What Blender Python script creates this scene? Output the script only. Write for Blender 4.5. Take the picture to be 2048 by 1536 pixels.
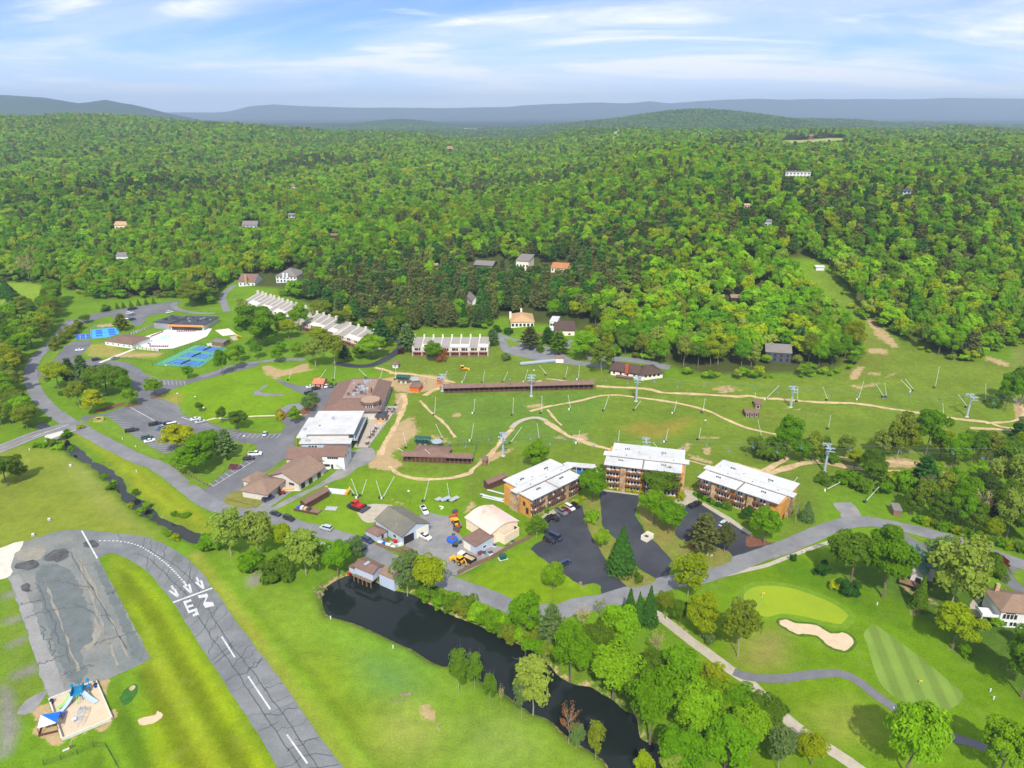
import bpy, math, random
import numpy as np
from mathutils import Vector, geometry
R = math.radians
for _o in list(bpy.data.objects): bpy.data.objects.remove(_o)
SC = bpy.context.scene
COL = SC.collection
CH, PITCH, FPX = 140.0, R(21.1), 1420.0
CX, CY = 1024.0, 768.0
cam_d = bpy.data.cameras.new('camera'); cam = bpy.data.objects.new('camera', cam_d); COL.objects.link(cam)
cam.location = (0, 0, CH); cam.rotation_euler = (R(90) - PITCH, 0, 0)
cam_d.sensor_width = 36; cam_d.lens = FPX / 2048 * 36
cam_d.clip_start = 1; cam_d.clip_end = 90000
SC.camera = cam
SUN_EL = R(47)
world = bpy.data.worlds.new('World'); SC.world = world; world.use_nodes = True
nt = world.node_tree; nt.nodes.clear()
def N(nt, typ, **kw):
 n = nt.nodes.new(typ)
 for k, v in kw.items():
  if k.startswith('i_'):
   n.inputs[k[2:].replace('_', ' ')].default_value = v
  else: setattr(n, k, v)
 return n
def L(nt, a, b): nt.links.new(a, b)
def build_world():
 out = N(nt, 'ShaderNodeOutputWorld'); bg = N(nt, 'ShaderNodeBackground')
 bg.inputs['Strength'].default_value = 0.15
 sky = N(nt, 'ShaderNodeTexSky', sky_type='NISHITA', sun_disc=False)
 sky.sun_elevation = SUN_EL; sky.sun_rotation = R(180); sky.altitude = 2500
 sky.air_density = 0.8; sky.dust_density = 0.0; sky.ozone_density = 3.0
 tc = N(nt, 'ShaderNodeTexCoord'); sep = N(nt, 'ShaderNodeSeparateXYZ'); L(nt, tc.outputs['Generated'], sep.inputs[0])
 zc = N(nt, 'ShaderNodeMath', operation='MAXIMUM'); L(nt, sep.outputs[2], zc.inputs[0]); zc.inputs[1].default_value = 0.0
 za = N(nt, 'ShaderNodeMath', operation='ADD'); L(nt, zc.outputs[0], za.inputs[0]); za.inputs[1].default_value = 0.16
 dx = N(nt, 'ShaderNodeMath', operation='DIVIDE'); L(nt, sep.outputs[0], dx.inputs[0]); L(nt, za.outputs[0], dx.inputs[1])
 dy = N(nt, 'ShaderNodeMath', operation='DIVIDE'); L(nt, sep.outputs[1], dy.inputs[0]); L(nt, za.outputs[0], dy.inputs[1])
 cmb = N(nt, 'ShaderNodeCombineXYZ'); L(nt, dx.outputs[0], cmb.inputs[0]); L(nt, dy.outputs[0], cmb.inputs[1])
 def layer(scale, rot, sx, sy, loc, det, lo, hi, dist=0.6, rough=0.6):
  mp = N(nt, 'ShaderNodeMapping'); L(nt, cmb.outputs[0], mp.inputs[0])
  mp.inputs['Location'].default_value = loc; mp.inputs['Rotation'].default_value = (0, 0, R(rot)); mp.inputs['Scale'].default_value = (sx, sy, 1)
  ns = N(nt, 'ShaderNodeTexNoise', noise_dimensions='3D'); L(nt, mp.outputs[0], ns.inputs['Vector'])
  ns.inputs['Scale'].default_value = scale; ns.inputs['Detail'].default_value = det
  ns.inputs['Roughness'].default_value = rough; ns.inputs['Distortion'].default_value = dist
  mr = N(nt, 'ShaderNodeMapRange', interpolation_type='SMOOTHSTEP'); L(nt, ns.outputs[0], mr.inputs['Value'])
  mr.inputs['From Min'].default_value = lo; mr.inputs['From Max'].default_value = hi
  return mr.outputs[0]
 def mth(op, a, b):
  m = N(nt, 'ShaderNodeMath', operation=op)
  for k, v in enumerate((a, b)):
   if isinstance(v, (int, float)): m.inputs[k].default_value = v
   else: L(nt, v, m.inputs[k])
  return m.outputs[0]
 wisp = layer(1.25, 24, 0.42, 1.0, (2.7, 6.9, 0), 10, 0.40, 0.72, 1.2, 0.62)      # streaky cirrus
 bank = layer(0.50, -14, 0.6, 1.0, (1.3, 2.4, 1.3), 6, 0.38, 0.60, 0.8, 0.58)     # larger banks
 puff = layer(2.1, 5, 0.6, 1.0, (5.1, 0.4, 3.1), 9, 0.58, 0.72, 0.4, 0.58)       # small bright puffs
 cl = mth('MULTIPLY', wisp, bank); cl = mth('MULTIPLY_ADD', cl, 1.0) if False else cl
 cl = mth('ADD', mth('MULTIPLY', cl, 1.05), mth('MULTIPLY', bank, 0.42)); cl = mth('ADD', cl, mth('MULTIPLY', puff, 0.5)); cl = mth('ADD', cl, mth('MULTIPLY', wisp, 0.08))
 cl = mth('MINIMUM', cl, 0.97)
 hz = N(nt, 'ShaderNodeMapRange', interpolation_type='SMOOTHSTEP'); L(nt, zc.outputs[0], hz.inputs[0]); hz.inputs['From Min'].default_value = 0.0; hz.inputs['From Max'].default_value = 0.085; hz.inputs['To Min'].default_value = 0.80; hz.inputs['To Max'].default_value = 0.0
 ti = N(nt, 'ShaderNodeMix', data_type='RGBA', blend_type='MULTIPLY'); ti.inputs[0].default_value = 1; L(nt, sky.outputs[0], ti.inputs[6]); ti.inputs[7].default_value = SKY_TINT
 lo = N(nt, 'ShaderNodeMapRange', interpolation_type='SMOOTHSTEP'); L(nt, zc.outputs[0], lo.inputs[0]); lo.inputs['From Min'].default_value = 0.15; lo.inputs['From Max'].default_value = 0.6; lo.inputs['To Min'].default_value = 1.0; lo.inputs['To Max'].default_value = 0.0; L(nt, lo.outputs[0], ti.inputs[0])
 ve = N(nt, 'ShaderNodeMix', data_type='RGBA'); L(nt, hz.outputs[0], ve.inputs[0]); L(nt, ti.outputs[2], ve.inputs[6]); ve.inputs[7].default_value = (3.1, 3.4, 4.0, 1)
 mix = N(nt, 'ShaderNodeMix', data_type='RGBA'); L(nt, cl, mix.inputs[0]); L(nt, ve.outputs[2], mix.inputs[6]); mix.inputs[7].default_value = (4.5, 4.6, 4.8, 1)
 L(nt, mix.outputs[2], bg.inputs[0]); L(nt, bg.outputs[0], out.inputs[0])
SKY_TINT = (0.37, 0.47, 0.66, 1)
build_world()
sun_d = bpy.data.lights.new('sun', 'SUN'); sun = bpy.data.objects.new('sun', sun_d); COL.objects.link(sun)
sun_d.energy = 3.0; sun_d.angle = R(1.5); sun_d.color = (1.0, 0.955, 0.88)
sun.rotation_euler = (R(90) - SUN_EL, 0, R(-1.0)); sun.location = (0, -60, 400)
SC.view_settings.view_transform = 'Standard'; SC.view_settings.look = 'None'
SC.view_settings.exposure = 0.74; SC.view_settings.gamma = 1; SC.view_settings.use_curve_mapping = False
SC.render.engine = 'CYCLES'
cy = SC.cycles
cy.max_bounces = 6; cy.diffuse_bounces = 2; cy.glossy_bounces = 3; cy.transmission_bounces = 3
cy.volume_bounces = 0; cy.transparent_max_bounces = 6; cy.caustics_reflective = False; cy.caustics_refractive = False
cy.use_adaptive_sampling = True; cy.adaptive_threshold = 0.02; cy.use_denoising = True
cy.sample_clamp_indirect = 4
def sm(t):
 t = np.clip(t, 0, 1); return t * t * (3 - 2 * t)
FAR = np.array([(-700, 222), (330, 224), (420, 224), (455, 222), (480, 216), (500, 211), (550, 207), (600, 210), (700, 214), (830, 215), (1000, 213), (1100, 208),
    (1200, 204), (1250, 207), (1300, 201), (1340, 207), (1400, 201), (1510, 196), (1570, 199), (1700, 197), (1800, 198), (1900, 195), (2048, 196), (2700, 205)], float)
LEFTM = np.array([(-900, 214), (-300, 196), (0, 192), (60, 195), (100, 197), (160, 207), (215, 202), (270, 212), (330, 227), (370, 236), (420, 250)], float)
CPF = math.cos(PITCH)
def prof(P, X, Y, dist):
 px = CX + X / np.maximum(Y, 1.0) * FPX / CPF
 py = np.interp(px, P[:, 0], P[:, 1])
 el = np.arctan((CY - py) / FPX) - PITCH
 return CH + dist * np.tan(el)
def gauss(X, Y, x0, y0, sx, sy): return np.exp(-((X - x0) / sx) ** 2 - ((Y - y0) / sy) ** 2)
def vnoise(X, Y, s, seed):
 r = np.random.RandomState(seed); out = 0
 for k in range(4):
  a = r.uniform(0, 6.28); ph = r.uniform(0, 6.28); w = r.uniform(0.7, 1.5) / s
  out = out + np.sin((X * math.cos(a) + Y * math.sin(a)) * w + ph + 1.3 * np.sin((X * math.sin(a) - Y * math.cos(a)) * w * 0.6 + ph * 2))
 return out / 4
def hbase(X, Y):
 X = np.asarray(X, float); Y = np.asarray(Y, float)
 w = sm((X + 60) / 160)                                   # ski hill side
 h = 9 * w * sm((Y - 300) / 220) + 17 * sm((X - 40) / 170) * sm((Y - 425) / 190)
 y0 = 640 - 160 * sm((X + 330) / 160) - 60 * sm((X - 120) / 150)
 h = h + (28 + 12 * sm((X - 100) / 200)) * sm((Y - y0) / 360)
 h = h + 11 * gauss(X, Y, 185, 570, 120, 95)
 hill = sm((Y - 620) / 500)
 h = h + hill * (13 * vnoise(X, Y, 105, 3) + 7 * vnoise(X, Y, 46, 8))
 h = h + 70 * np.exp(-((Y - 2350) / 720) ** 2) * sm((250 - X) / 1900) * 1.2
 h = h * (1 - 0.75 * sm((Y - 2450) / 900))
 if Y.size == 0 or Y.max() < 2650: return h
 far = sm((Y - 2600) / 1500)
 h = h + far * 10 * vnoise(X, Y, 400, 5)
 h = h + 104 * gauss(X, Y, 1180, 4400, 560, 620) + 54 * gauss(X, Y, 2050, 5200, 700, 500) + 26 * gauss(X, Y, 700, 4700, 500, 500) + 20 * gauss(X, Y, 3100, 5600, 500, 400)
 h = h + 62 * gauss(X, Y, -880, 6000, 420, 400)
 h = h + np.maximum(prof(LEFTM, X, Y, 7200.0) + 4, 0) * (1 + .07 * vnoise(X, Y, 160, 41)) * np.exp(-((Y - 7200) / 1300) ** 2) * (X < 0)
 h = h + np.maximum(prof(FAR, X, Y, 14000.0) - 6, 0) * np.exp(-(np.minimum(Y - 14600, 0) / 1500) ** 2) * sm((Y - 9000) / 1000) * (1 + (.025 + .16 * sm((14200 - Y) / 1500)) * vnoise(X, Y, 210, 42)) * (1 - 0.9 * sm((Y - 15500) / 2000))
 return h
LAKE_Z, CREEK_Z = -1.3, -0.9
WATER = []          # (polygon Nx2, bbox, depth) carved into the ground
def pdist(X, Y, poly, closed=True):
 d = np.full(X.shape, 1e9); n = len(poly)
 for i in range(n if closed else n - 1):
  ax, ay = poly[i]; bx, by = poly[(i + 1) % n]
  vx, vy = bx - ax, by - ay; l2 = vx * vx + vy * vy + 1e-9
  t = np.clip(((X - ax) * vx + (Y - ay) * vy) / l2, 0, 1)
  d = np.minimum(d, (X - ax - t * vx) ** 2 + (Y - ay - t * vy) ** 2)
 return np.sqrt(d)
def inside(X, Y, poly):
 c = np.zeros(X.shape, bool); n = len(poly)
 for i in range(n):
  ax, ay = poly[i]; bx, by = poly[(i + 1) % n]
  if ay == by: continue
  m = ((ay > Y) != (by > Y)) & (X < (bx - ax) * (Y - ay) / (by - ay) + ax)
  c ^= m
 return c
def carve(X, Y, h):
 for poly, bb, depth in WATER:
  m = (X > bb[0] - 6) & (X < bb[2] + 6) & (Y > bb[1] - 6) & (Y < bb[3] + 6)
  if not m.any(): continue
  xs, ys = X[m], Y[m]
  d = pdist(xs, ys, poly); d = np.where(inside(xs, ys, poly), -d, d)
  h[m] = h[m] - depth * sm((1.6 - d) / 3.6)
 return h
def H1(x, y): return float(hbase(np.array([x]), np.array([y]))[0])
SP, CP = math.sin(PITCH), math.cos(PITCH)
_T = np.geomspace(60, 30000, 700); _TN = np.geomspace(60, 2700, 320)
def ray(px, py):
 a = (px - CX) / FPX; b = (CY - py) / FPX
 return np.array([a, b * SP + CP, b * CP - SP])
def P(px, py, dz=0.0):
 d = ray(px, py); lo, hi = 60, 30000; T = _TN
 if (CH + d[2] * T - hbase(d[0] * T, d[1] * T) - dz)[-1] > 0: T = _T
 for _ in range(3):
  f = CH + d[2] * T - hbase(d[0] * T, d[1] * T) - dz
  k = np.argmax(f < 0)
  if f[k] >= 0: k = len(T) - 1
  lo, hi = T[max(k - 1, 0)], T[k]
  T = np.linspace(lo, hi, 40)
 t = 0.5 * (lo + hi)
 return np.array([d[0] * t, d[1] * t, CH + d[2] * t])
def PP(pts, dz=0.0): return np.array([P(x, y, dz)[:2] for x, y in pts])
def top_z(base, py):
 k = (CY - py) / FPX
 return CH + base[1] * (k * CP - SP) / (CP + k * SP)
def depth(p): return p[1] * CP - (p[2] - CH) * SP
def mpp(p): return depth(p) / FPX            # metres per photo pixel at p
def x_at(px, p): return (px - CX) * mpp(p)
def conv(ox, oy, s):
 def f(*a):
  if len(a) == 2: return (ox + a[0] / s, oy + a[1] / s)
  return [(ox + x / s, oy + y / s) for x, y in a[0]]
 return f
cA, cB, cC, cD, cE = conv(0, 560, 4), conv(400, 540, 4), conv(780, 560, 4), conv(1200, 600, 4), conv(1536, 600, 4)
cF, cG, cH, cI, cJ = conv(400, 780, 4), conv(700, 900, 4), conv(1150, 860, 4), conv(0, 1020, 2.977), conv(30, 1300, 6.51)
cK, cL, cM, cN = conv(600, 1100, 3.522), conv(1050, 1150, 3.979), conv(1536, 1000, 4), conv(1536, 1152, 4)
cQ, cR, cS, cT, cU = conv(440, 480, 5.487), conv(1700, 850, 5.885), conv(1700, 1050, 5.885), conv(860, 500, 6.024), conv(0, 780, 4.876)
cV, cW = conv(540, 940, 5.689), conv(840, 940, 7.585)
def spline(pts, n=6, closed=True):
 p = np.array(pts, float); m = len(p); out = []
 for i in range(m if closed else m - 1):
  a, b, c, d = (p[(i - 1) % m], p[i], p[(i + 1) % m], p[(i + 2) % m]) if closed else (p[max(i - 1, 0)], p[i], p[i + 1], p[min(i + 2, m - 1)])
  for k in range(n):
   t = k / n
   out.append(0.5 * ((2 * b) + (c - a) * t + (2 * a - 5 * b + 4 * c - d) * t * t + (3 * b - a - 3 * c + d) * t ** 3))
 if not closed: out.append(p[-1])
 return np.array(out)
MATS = {}
def pm(name, rgb, rough=0.85, var=0.12, scale=0.6, metal=0.0, spec=0.3, bump=0.0, fine=None, rgb2=None, coat=0.0, stripe=None, coord='world', island=0.0):
 if name in MATS: return MATS[name]
 m = bpy.data.materials.new(name); m.use_nodes = True; t = m.node_tree
 b = t.nodes['Principled BSDF']
 b.inputs['Roughness'].default_value = rough; b.inputs['Metallic'].default_value = metal
 b.inputs['Specular IOR Level'].default_value = spec
 if coat: b.inputs['Coat Weight'].default_value = coat; b.inputs['Coat Roughness'].default_value = 0.05
 if coord == 'world':
  v = N(t, 'ShaderNodeNewGeometry').outputs['Position']
 else:
  v = N(t, 'ShaderNodeTexCoord').outputs['Object']
 n1 = N(t, 'ShaderNodeTexNoise'); n1.inputs['Scale'].default_value = scale; n1.inputs['Detail'].default_value = 6; L(t, v, n1.inputs['Vector'])
 r1 = N(t, 'ShaderNodeMapRange'); L(t, n1.outputs[0], r1.inputs[0])
 r1.inputs['From Min'].default_value = 0.3; r1.inputs['From Max'].default_value = 0.7
 r1.inputs['To Min'].default_value = 1 - var; r1.inputs['To Max'].default_value = 1 + var
 mu = N(t, 'ShaderNodeMix', data_type='RGBA', blend_type='MULTIPLY'); mu.inputs[0].default_value = 1
 mu.inputs[6].default_value = (*rgb, 1); L(t, r1.outputs[0], mu.inputs[7]); colr = mu.outputs[2]
 if rgb2:
  n2 = N(t, 'ShaderNodeTexNoise'); n2.inputs['Scale'].default_value = scale * 0.35; n2.inputs['Detail'].default_value = 8; n2.inputs['Roughness'].default_value = 0.65; L(t, v, n2.inputs['Vector'])
  r2 = N(t, 'ShaderNodeMapRange'); r2.inputs['From Min'].default_value = 0.45; r2.inputs['From Max'].default_value = 0.68; L(t, n2.outputs[0], r2.inputs[0])
  mx = N(t, 'ShaderNodeMix', data_type='RGBA'); L(t, r2.outputs[0], mx.inputs[0]); L(t, colr, mx.inputs[6]); mx.inputs[7].default_value = (*rgb2, 1); colr = mx.outputs[2]
 if stripe:      # (direction angle, width, amount, colour multiplier)
  ang, wid, amt = stripe
  mp = N(t, 'ShaderNodeMapping', vector_type='POINT'); mp.inputs['Rotation'].default_value = (0, 0, ang); L(t, v, mp.inputs[0])
  wv = N(t, 'ShaderNodeTexWave', wave_type='BANDS', bands_direction='X', wave_profile='SIN'); wv.inputs['Scale'].default_value = 0.314 / wid; wv.inputs['Distortion'].default_value = 0.4; wv.inputs['Detail'].default_value = 1; wv.inputs['Detail Scale'].default_value = 0.3
  L(t, mp.outputs[0], wv.inputs[0])
  r3 = N(t, 'ShaderNodeMapRange'); L(t, wv.outputs[1], r3.inputs[0]); r3.inputs['From Min'].default_value = 0.25; r3.inputs['From Max'].default_value = 0.75; r3.inputs['To Min'].default_value = 1 - amt; r3.inputs['To Max'].default_value = 1 + amt
  m4 = N(t, 'ShaderNodeMix', data_type='RGBA', blend_type='MULTIPLY'); m4.inputs[0].default_value = 1; L(t, colr, m4.inputs[6]); L(t, r3.outputs[0], m4.inputs[7]); colr = m4.outputs[2]
 if fine:
  n5 = N(t, 'ShaderNodeTexNoise'); n5.inputs['Scale'].default_value = fine[0]; n5.inputs['Detail'].default_value = 3; L(t, v, n5.inputs['Vector'])
  r5 = N(t, 'ShaderNodeMapRange'); L(t, n5.outputs[0], r5.inputs[0]); r5.inputs['From Min'].default_value = 0.3; r5.inputs['From Max'].default_value = 0.7; r5.inputs['To Min'].default_value = 1 - fine[1]; r5.inputs['To Max'].default_value = 1 + fine[1]
  m5 = N(t, 'ShaderNodeMix', data_type='RGBA', blend_type='MULTIPLY'); m5.inputs[0].default_value = 1; L(t, colr, m5.inputs[6]); L(t, r5.outputs[0], m5.inputs[7]); colr = m5.outputs[2]
  if bump:
   bp = N(t, 'ShaderNodeBump'); bp.inputs['Strength'].default_value = bump; bp.inputs['Distance'].default_value = 0.2; L(t, n5.outputs[0], bp.inputs['Height']); L(t, bp.outputs[0], b.inputs['Normal'])
 L(t, colr, b.inputs['Base Color'])
 MATS[name] = m; return m
def S(r, g, b):
 f = lambda c: (c / 255 / 12.92) if c / 255 <= 0.04045 else ((c / 255 + 0.055) / 1.055) ** 2.4
 return (f(r), f(g), f(b))
def ground_mat():
 m = bpy.data.materials.new('ground'); m.use_nodes = True; t = m.node_tree; b = t.nodes['Principled BSDF']
 b.inputs['Roughness'].default_value = 0.95; b.inputs['Specular IOR Level'].default_value = 0.05
 v = N(t, 'ShaderNodeNewGeometry').outputs['Position']
 ca = N(t, 'ShaderNodeAttribute', attribute_name='col'); da = N(t, 'ShaderNodeAttribute', attribute_name='dirt')
 def noise(scale, det=5, rough=0.55):
  n = N(t, 'ShaderNodeTexNoise'); n.inputs['Scale'].default_value = scale; n.inputs['Detail'].default_value = det; n.inputs['Roughness'].default_value = rough; L(t, v, n.inputs['Vector']); return n.outputs[0]
 def rng(s, a, b_, c, d):
  r = N(t, 'ShaderNodeMapRange'); L(t, s, r.inputs[0]); r.inputs['From Min'].default_value = a; r.inputs['From Max'].default_value = b_; r.inputs['To Min'].default_value = c; r.inputs['To Max'].default_value = d; return r.outputs[0]
 def mul(c, f):
  x = N(t, 'ShaderNodeMix', data_type='RGBA', blend_type='MULTIPLY'); x.inputs[0].default_value = 1; L(t, c, x.inputs[6]); L(t, f, x.inputs[7]); return x.outputs[2]
 nb = noise(0.06, 6); nm = noise(0.35, 5, 0.6); nf = noise(1.9, 3, 0.7)
 c = mul(ca.outputs['Color'], rng(nb, 0.3, 0.7, 0.86, 1.14)); c = mul(c, rng(nm, 0.3, 0.7, 0.86, 1.14)); c = mul(c, rng(nf, 0.25, 0.75, 0.72, 1.28))
 yl = rng(noise(0.022, 5, 0.6), 0.44, 0.66, 0.0, 0.5); x = N(t, 'ShaderNodeMix', data_type='RGBA', blend_type='MULTIPLY'); L(t, yl, x.inputs[0]); L(t, c, x.inputs[6]); x.inputs[7].default_value = (1.28, 1.08, 1.0, 1); c = x.outputs[2]
 kp = rng(da.outputs['Fac'], -1, 0, 0, 1); fm = N(t, 'ShaderNodeMath', operation='MULTIPLY'); L(t, rng(noise(0.16, 7, 0.7), 0.54, 0.74, 0.0, 0.48), fm.inputs[0]); L(t, kp, fm.inputs[1]); fl = fm.outputs[0]
 x = N(t, 'ShaderNodeMix', data_type='RGBA'); L(t, fl, x.inputs[0]); L(t, c, x.inputs[6]); x.inputs[7].default_value = (0.22, 0.26, 0.05, 1); c = x.outputs[2]
 ad = N(t, 'ShaderNodeMath', operation='ADD'); L(t, da.outputs['Fac'], ad.inputs[0]); L(t, rng(noise(0.45, 7, 0.72), 0.25, 0.75, -0.42, 0.42), ad.inputs[1])
 df = rng(ad.outputs[0], 0.38, 0.62, 0, 1)
 d1 = N(t, 'ShaderNodeMix', data_type='RGBA'); L(t, nm, d1.inputs[0]); d1.inputs[6].default_value = (0.33, 0.225, 0.105, 1); d1.inputs[7].default_value = (0.52, 0.38, 0.20, 1)
 dd = mul(d1.outputs[2], rng(nf, 0.25, 0.75, 0.8, 1.2))
 x = N(t, 'ShaderNodeMix', data_type='RGBA'); L(t, df, x.inputs[0]); L(t, c, x.inputs[6]); L(t, dd, x.inputs[7])
 L(t, x.outputs[2], b.inputs['Base Color'])
 bp = N(t, 'ShaderNodeBump'); bp.inputs['Strength'].default_value = 0.5; bp.inputs['Distance'].default_value = 0.25; L(t, nf, bp.inputs['Height']); L(t, bp.outputs[0], b.inputs['Normal'])
 return m
def link(o, parent=None):
 COL.objects.link(o)
 if parent is not None: o.parent = parent
 return o
def tag(o, label=None, cat=None, group=None, kind=None):
 if label: o['label'] = label
 if cat: o['category'] = cat
 if group: o['group'] = group
 if kind: o['kind'] = kind
 return o
def empty(name, loc, rz=0.0, label=None, cat=None, group=None):
 o = bpy.data.objects.new(name, None); COL.objects.link(o); o.empty_display_size = 0.5
 o.location = tuple(float(c) for c in loc); o.rotation_euler = (0, 0, rz)
 return tag(o, label, cat, group)
class MB:
 def __init__(s): s.v = []; s.f = []; s.mi = []; s.m = 0
 def add(s, vs, fs):
  o = len(s.v); s.v += [tuple(float(c) for c in q) for q in vs]
  s.f += [tuple(o + i for i in f) for f in fs]; s.mi += [s.m] * len(fs); return s
 def box(s, x0, x1, y0, y1, z0, z1):
  return s.add([(x0, y0, z0), (x1, y0, z0), (x1, y1, z0), (x0, y1, z0), (x0, y0, z1), (x1, y0, z1), (x1, y1, z1), (x0, y1, z1)],
      [(3, 2, 1, 0), (4, 5, 6, 7), (0, 1, 5, 4), (1, 2, 6, 5), (2, 3, 7, 6), (3, 0, 4, 7)])
 def cbox(s, c, d, rz=0.0):
  a, b = math.cos(rz), math.sin(rz); vs = []
  for z in (-.5, .5):
   for x, y in ((-.5, -.5), (.5, -.5), (.5, .5), (-.5, .5)):
    vs.append((c[0] + x * d[0] * a - y * d[1] * b, c[1] + x * d[0] * b + y * d[1] * a, c[2] + z * d[2]))
  return s.add(vs, [(3, 2, 1, 0), (4, 5, 6, 7), (0, 1, 5, 4), (1, 2, 6, 5), (2, 3, 7, 6), (3, 0, 4, 7)])
 def prism(s, poly, z0, z1):
  n = len(poly); vs = [(x, y, z0) for x, y in poly] + [(x, y, z1) for x, y in poly]
  return s.add(vs, [tuple(range(n - 1, -1, -1)), tuple(range(n, 2 * n))] + [(i, (i + 1) % n, n + (i + 1) % n, n + i) for i in range(n)])
 def tube(s, a, b, r0, r1=None, n=6, cap=True):
  a, b = Vector(a), Vector(b); r1 = r0 if r1 is None else r1; d = (b - a)
  if d.length < 1e-6: return s
  d.normalize(); u = d.orthogonal().normalized(); w = d.cross(u); vs = []
  for q, r in ((a, r0), (b, r1)):
   for i in range(n):
    t = 6.28318 * i / n; vs.append(q + u * (math.cos(t) * r) + w * (math.sin(t) * r))
  fs = [(i, (i + 1) % n, n + (i + 1) % n, n + i) for i in range(n)]
  if cap: fs += [tuple(range(n - 1, -1, -1)), tuple(range(n, 2 * n))]
  return s.add(vs, fs)
 def path(s, pts, r, n=5):
  for i in range(len(pts) - 1): s.tube(pts[i], pts[i + 1], r, r, n)
  return s
 def lathe(s, prof_, n=12, c=(0, 0, 0)):
  vs = []
  for r, z in prof_:
   for i in range(n): vs.append((c[0] + r * math.cos(6.28318 * i / n), c[1] + r * math.sin(6.28318 * i / n), c[2] + z))
  m = len(prof_)
  fs = [(j * n + i, j * n + (i + 1) % n, (j + 1) * n + (i + 1) % n, (j + 1) * n + i) for j in range(m - 1) for i in range(n)]
  fs += [tuple(range(n - 1, -1, -1)), tuple((m - 1) * n + i for i in range(n))]
  return s.add(vs, fs)
 def blob(s, c, r, seed=0, n=8, m=5, j=0.18):
  rr = random.Random(seed); vs = [];
  for k in range(m + 1):
   a = math.pi * k / m - math.pi / 2
   for i in range(n):
    b = 6.28318 * i / n; q = 1 + rr.uniform(-j, j)
    vs.append((c[0] + r[0] * q * math.cos(a) * math.cos(b), c[1] + r[1] * q * math.cos(a) * math.sin(b), c[2] + r[2] * q * math.sin(a)))
  return s.add(vs, [(k * n + i, k * n + (i + 1) % n, (k + 1) * n + (i + 1) % n, (k + 1) * n + i) for k in range(m) for i in range(n)])
 def mesh(s, name, mats, smooth=False):
  me = bpy.data.meshes.new(name); me.from_pydata(s.v, [], s.f)
  for m in (mats if isinstance(mats, (list, tuple)) else [mats]): me.materials.append(m)
  if s.m or any(s.mi): me.polygons.foreach_set('material_index', s.mi)
  if smooth: me.polygons.foreach_set('use_smooth', [True] * len(s.f))
  me.update(); return me
 def build(s, name, mat, parent=None, smooth=False):
  return link(bpy.data.objects.new(name, s.mesh(name, mat, smooth)), parent)
def copy_tree(o, parent=None):
 c = o.copy(); COL.objects.link(c)
 if parent is not None: c.parent = parent
 for ch in o.children: copy_tree(ch, c)
 return c
RNG = random.Random(11); NPR = np.random.RandomState(7)
def jitter_outline(w, step, amt, seed=0):
 """resample a closed outline and roughen it a little so edges are not ruler-straight"""
 r = np.random.RandomState(seed); out = []
 for i in range(len(w)):
  a, b = w[i], w[(i + 1) % len(w)]; n = max(1, int(np.hypot(*(b - a)) / step))
  for k in range(n): out.append(a + (b - a) * k / n)
 out = np.array(out); ph = r.uniform(0, 6.28, 4); s = np.cumsum(np.r_[0, np.hypot(*np.diff(out, axis=0).T)])
 d = np.c_[np.sin(s * 0.9 + ph[0]) + np.sin(s * 2.3 + ph[1]), np.sin(s * 1.1 + ph[2]) + np.sin(s * 2.7 + ph[3])] * amt * 0.5
 return out + d + r.uniform(-amt, amt, out.shape) * 0.5
def sheet(name, w, dz, mat, parent=None, grid=7.0, flat=None, **kw):
 """a polygon (world xy) draped over the ground"""
 w = np.asarray(w, float); keep = [0]
 for i in range(1, len(w)):
  if np.hypot(*(w[i] - w[keep[-1]])) > 0.02: keep.append(i)
 w = w[keep]; n = len(w); lo, hi = w.min(0), w.max(0)
 xs, ys = np.meshgrid(np.arange(lo[0] + grid / 2, hi[0], grid), np.arange(lo[1] + grid / 2, hi[1], grid))
 xs, ys = xs.ravel(), ys.ravel()
 if len(xs):
  ok = inside(xs, ys, w); xs, ys = xs[ok], ys[ok]
  if len(xs): ok = pdist(xs, ys, w) > grid * 0.3; xs, ys = xs[ok], ys[ok]
 pts = [Vector(p) for p in w] + [Vector((x, y)) for x, y in zip(xs, ys)]
 vv, ee, ff, *_ = geometry.delaunay_2d_cdt(pts, [], [list(range(n))], 1, 1e-5)
 a = np.array([(v.x, v.y) for v in vv])
 z = (hbase(a[:, 0], a[:, 1]) if flat is None else np.full(len(a), flat)) + dz
 ff = [tuple(f) for f in ff]; out = []
 for f in ff:
  p, q, r_ = a[f[0]], a[f[1]], a[f[2]]
  cr = (q[0] - p[0]) * (r_[1] - p[1]) - (q[1] - p[1]) * (r_[0] - p[0])
  out.append(f if cr > 0 else tuple(reversed(f)))
 me = bpy.data.meshes.new(name); me.from_pydata([(x, y, zz) for (x, y), zz in zip(a, z)], [], out); me.materials.append(mat); me.update()
 o = link(bpy.data.objects.new(name, me), parent)
 if parent is None: tag(o, kw.get('label'), kw.get('cat'), kw.get('group'), kw.get('kind', 'structure'))
 return o
def strip_outline(line, width, jit=0.0, seed=0):
 l = np.asarray(line, float); d = np.gradient(l, axis=0); d /= np.maximum(np.hypot(d[:, 0], d[:, 1])[:, None], 1e-6)
 nrm = np.c_[-d[:, 1], d[:, 0]]; wd = (np.asarray(width, float) * np.ones(len(l)))[:, None] / 2
 r = np.random.RandomState(seed)
 ja = r.uniform(-jit, jit, (len(l), 1)); jb = r.uniform(-jit, jit, (len(l), 1))
 return l + nrm * (wd + ja), l - nrm * (wd + jb)
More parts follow.
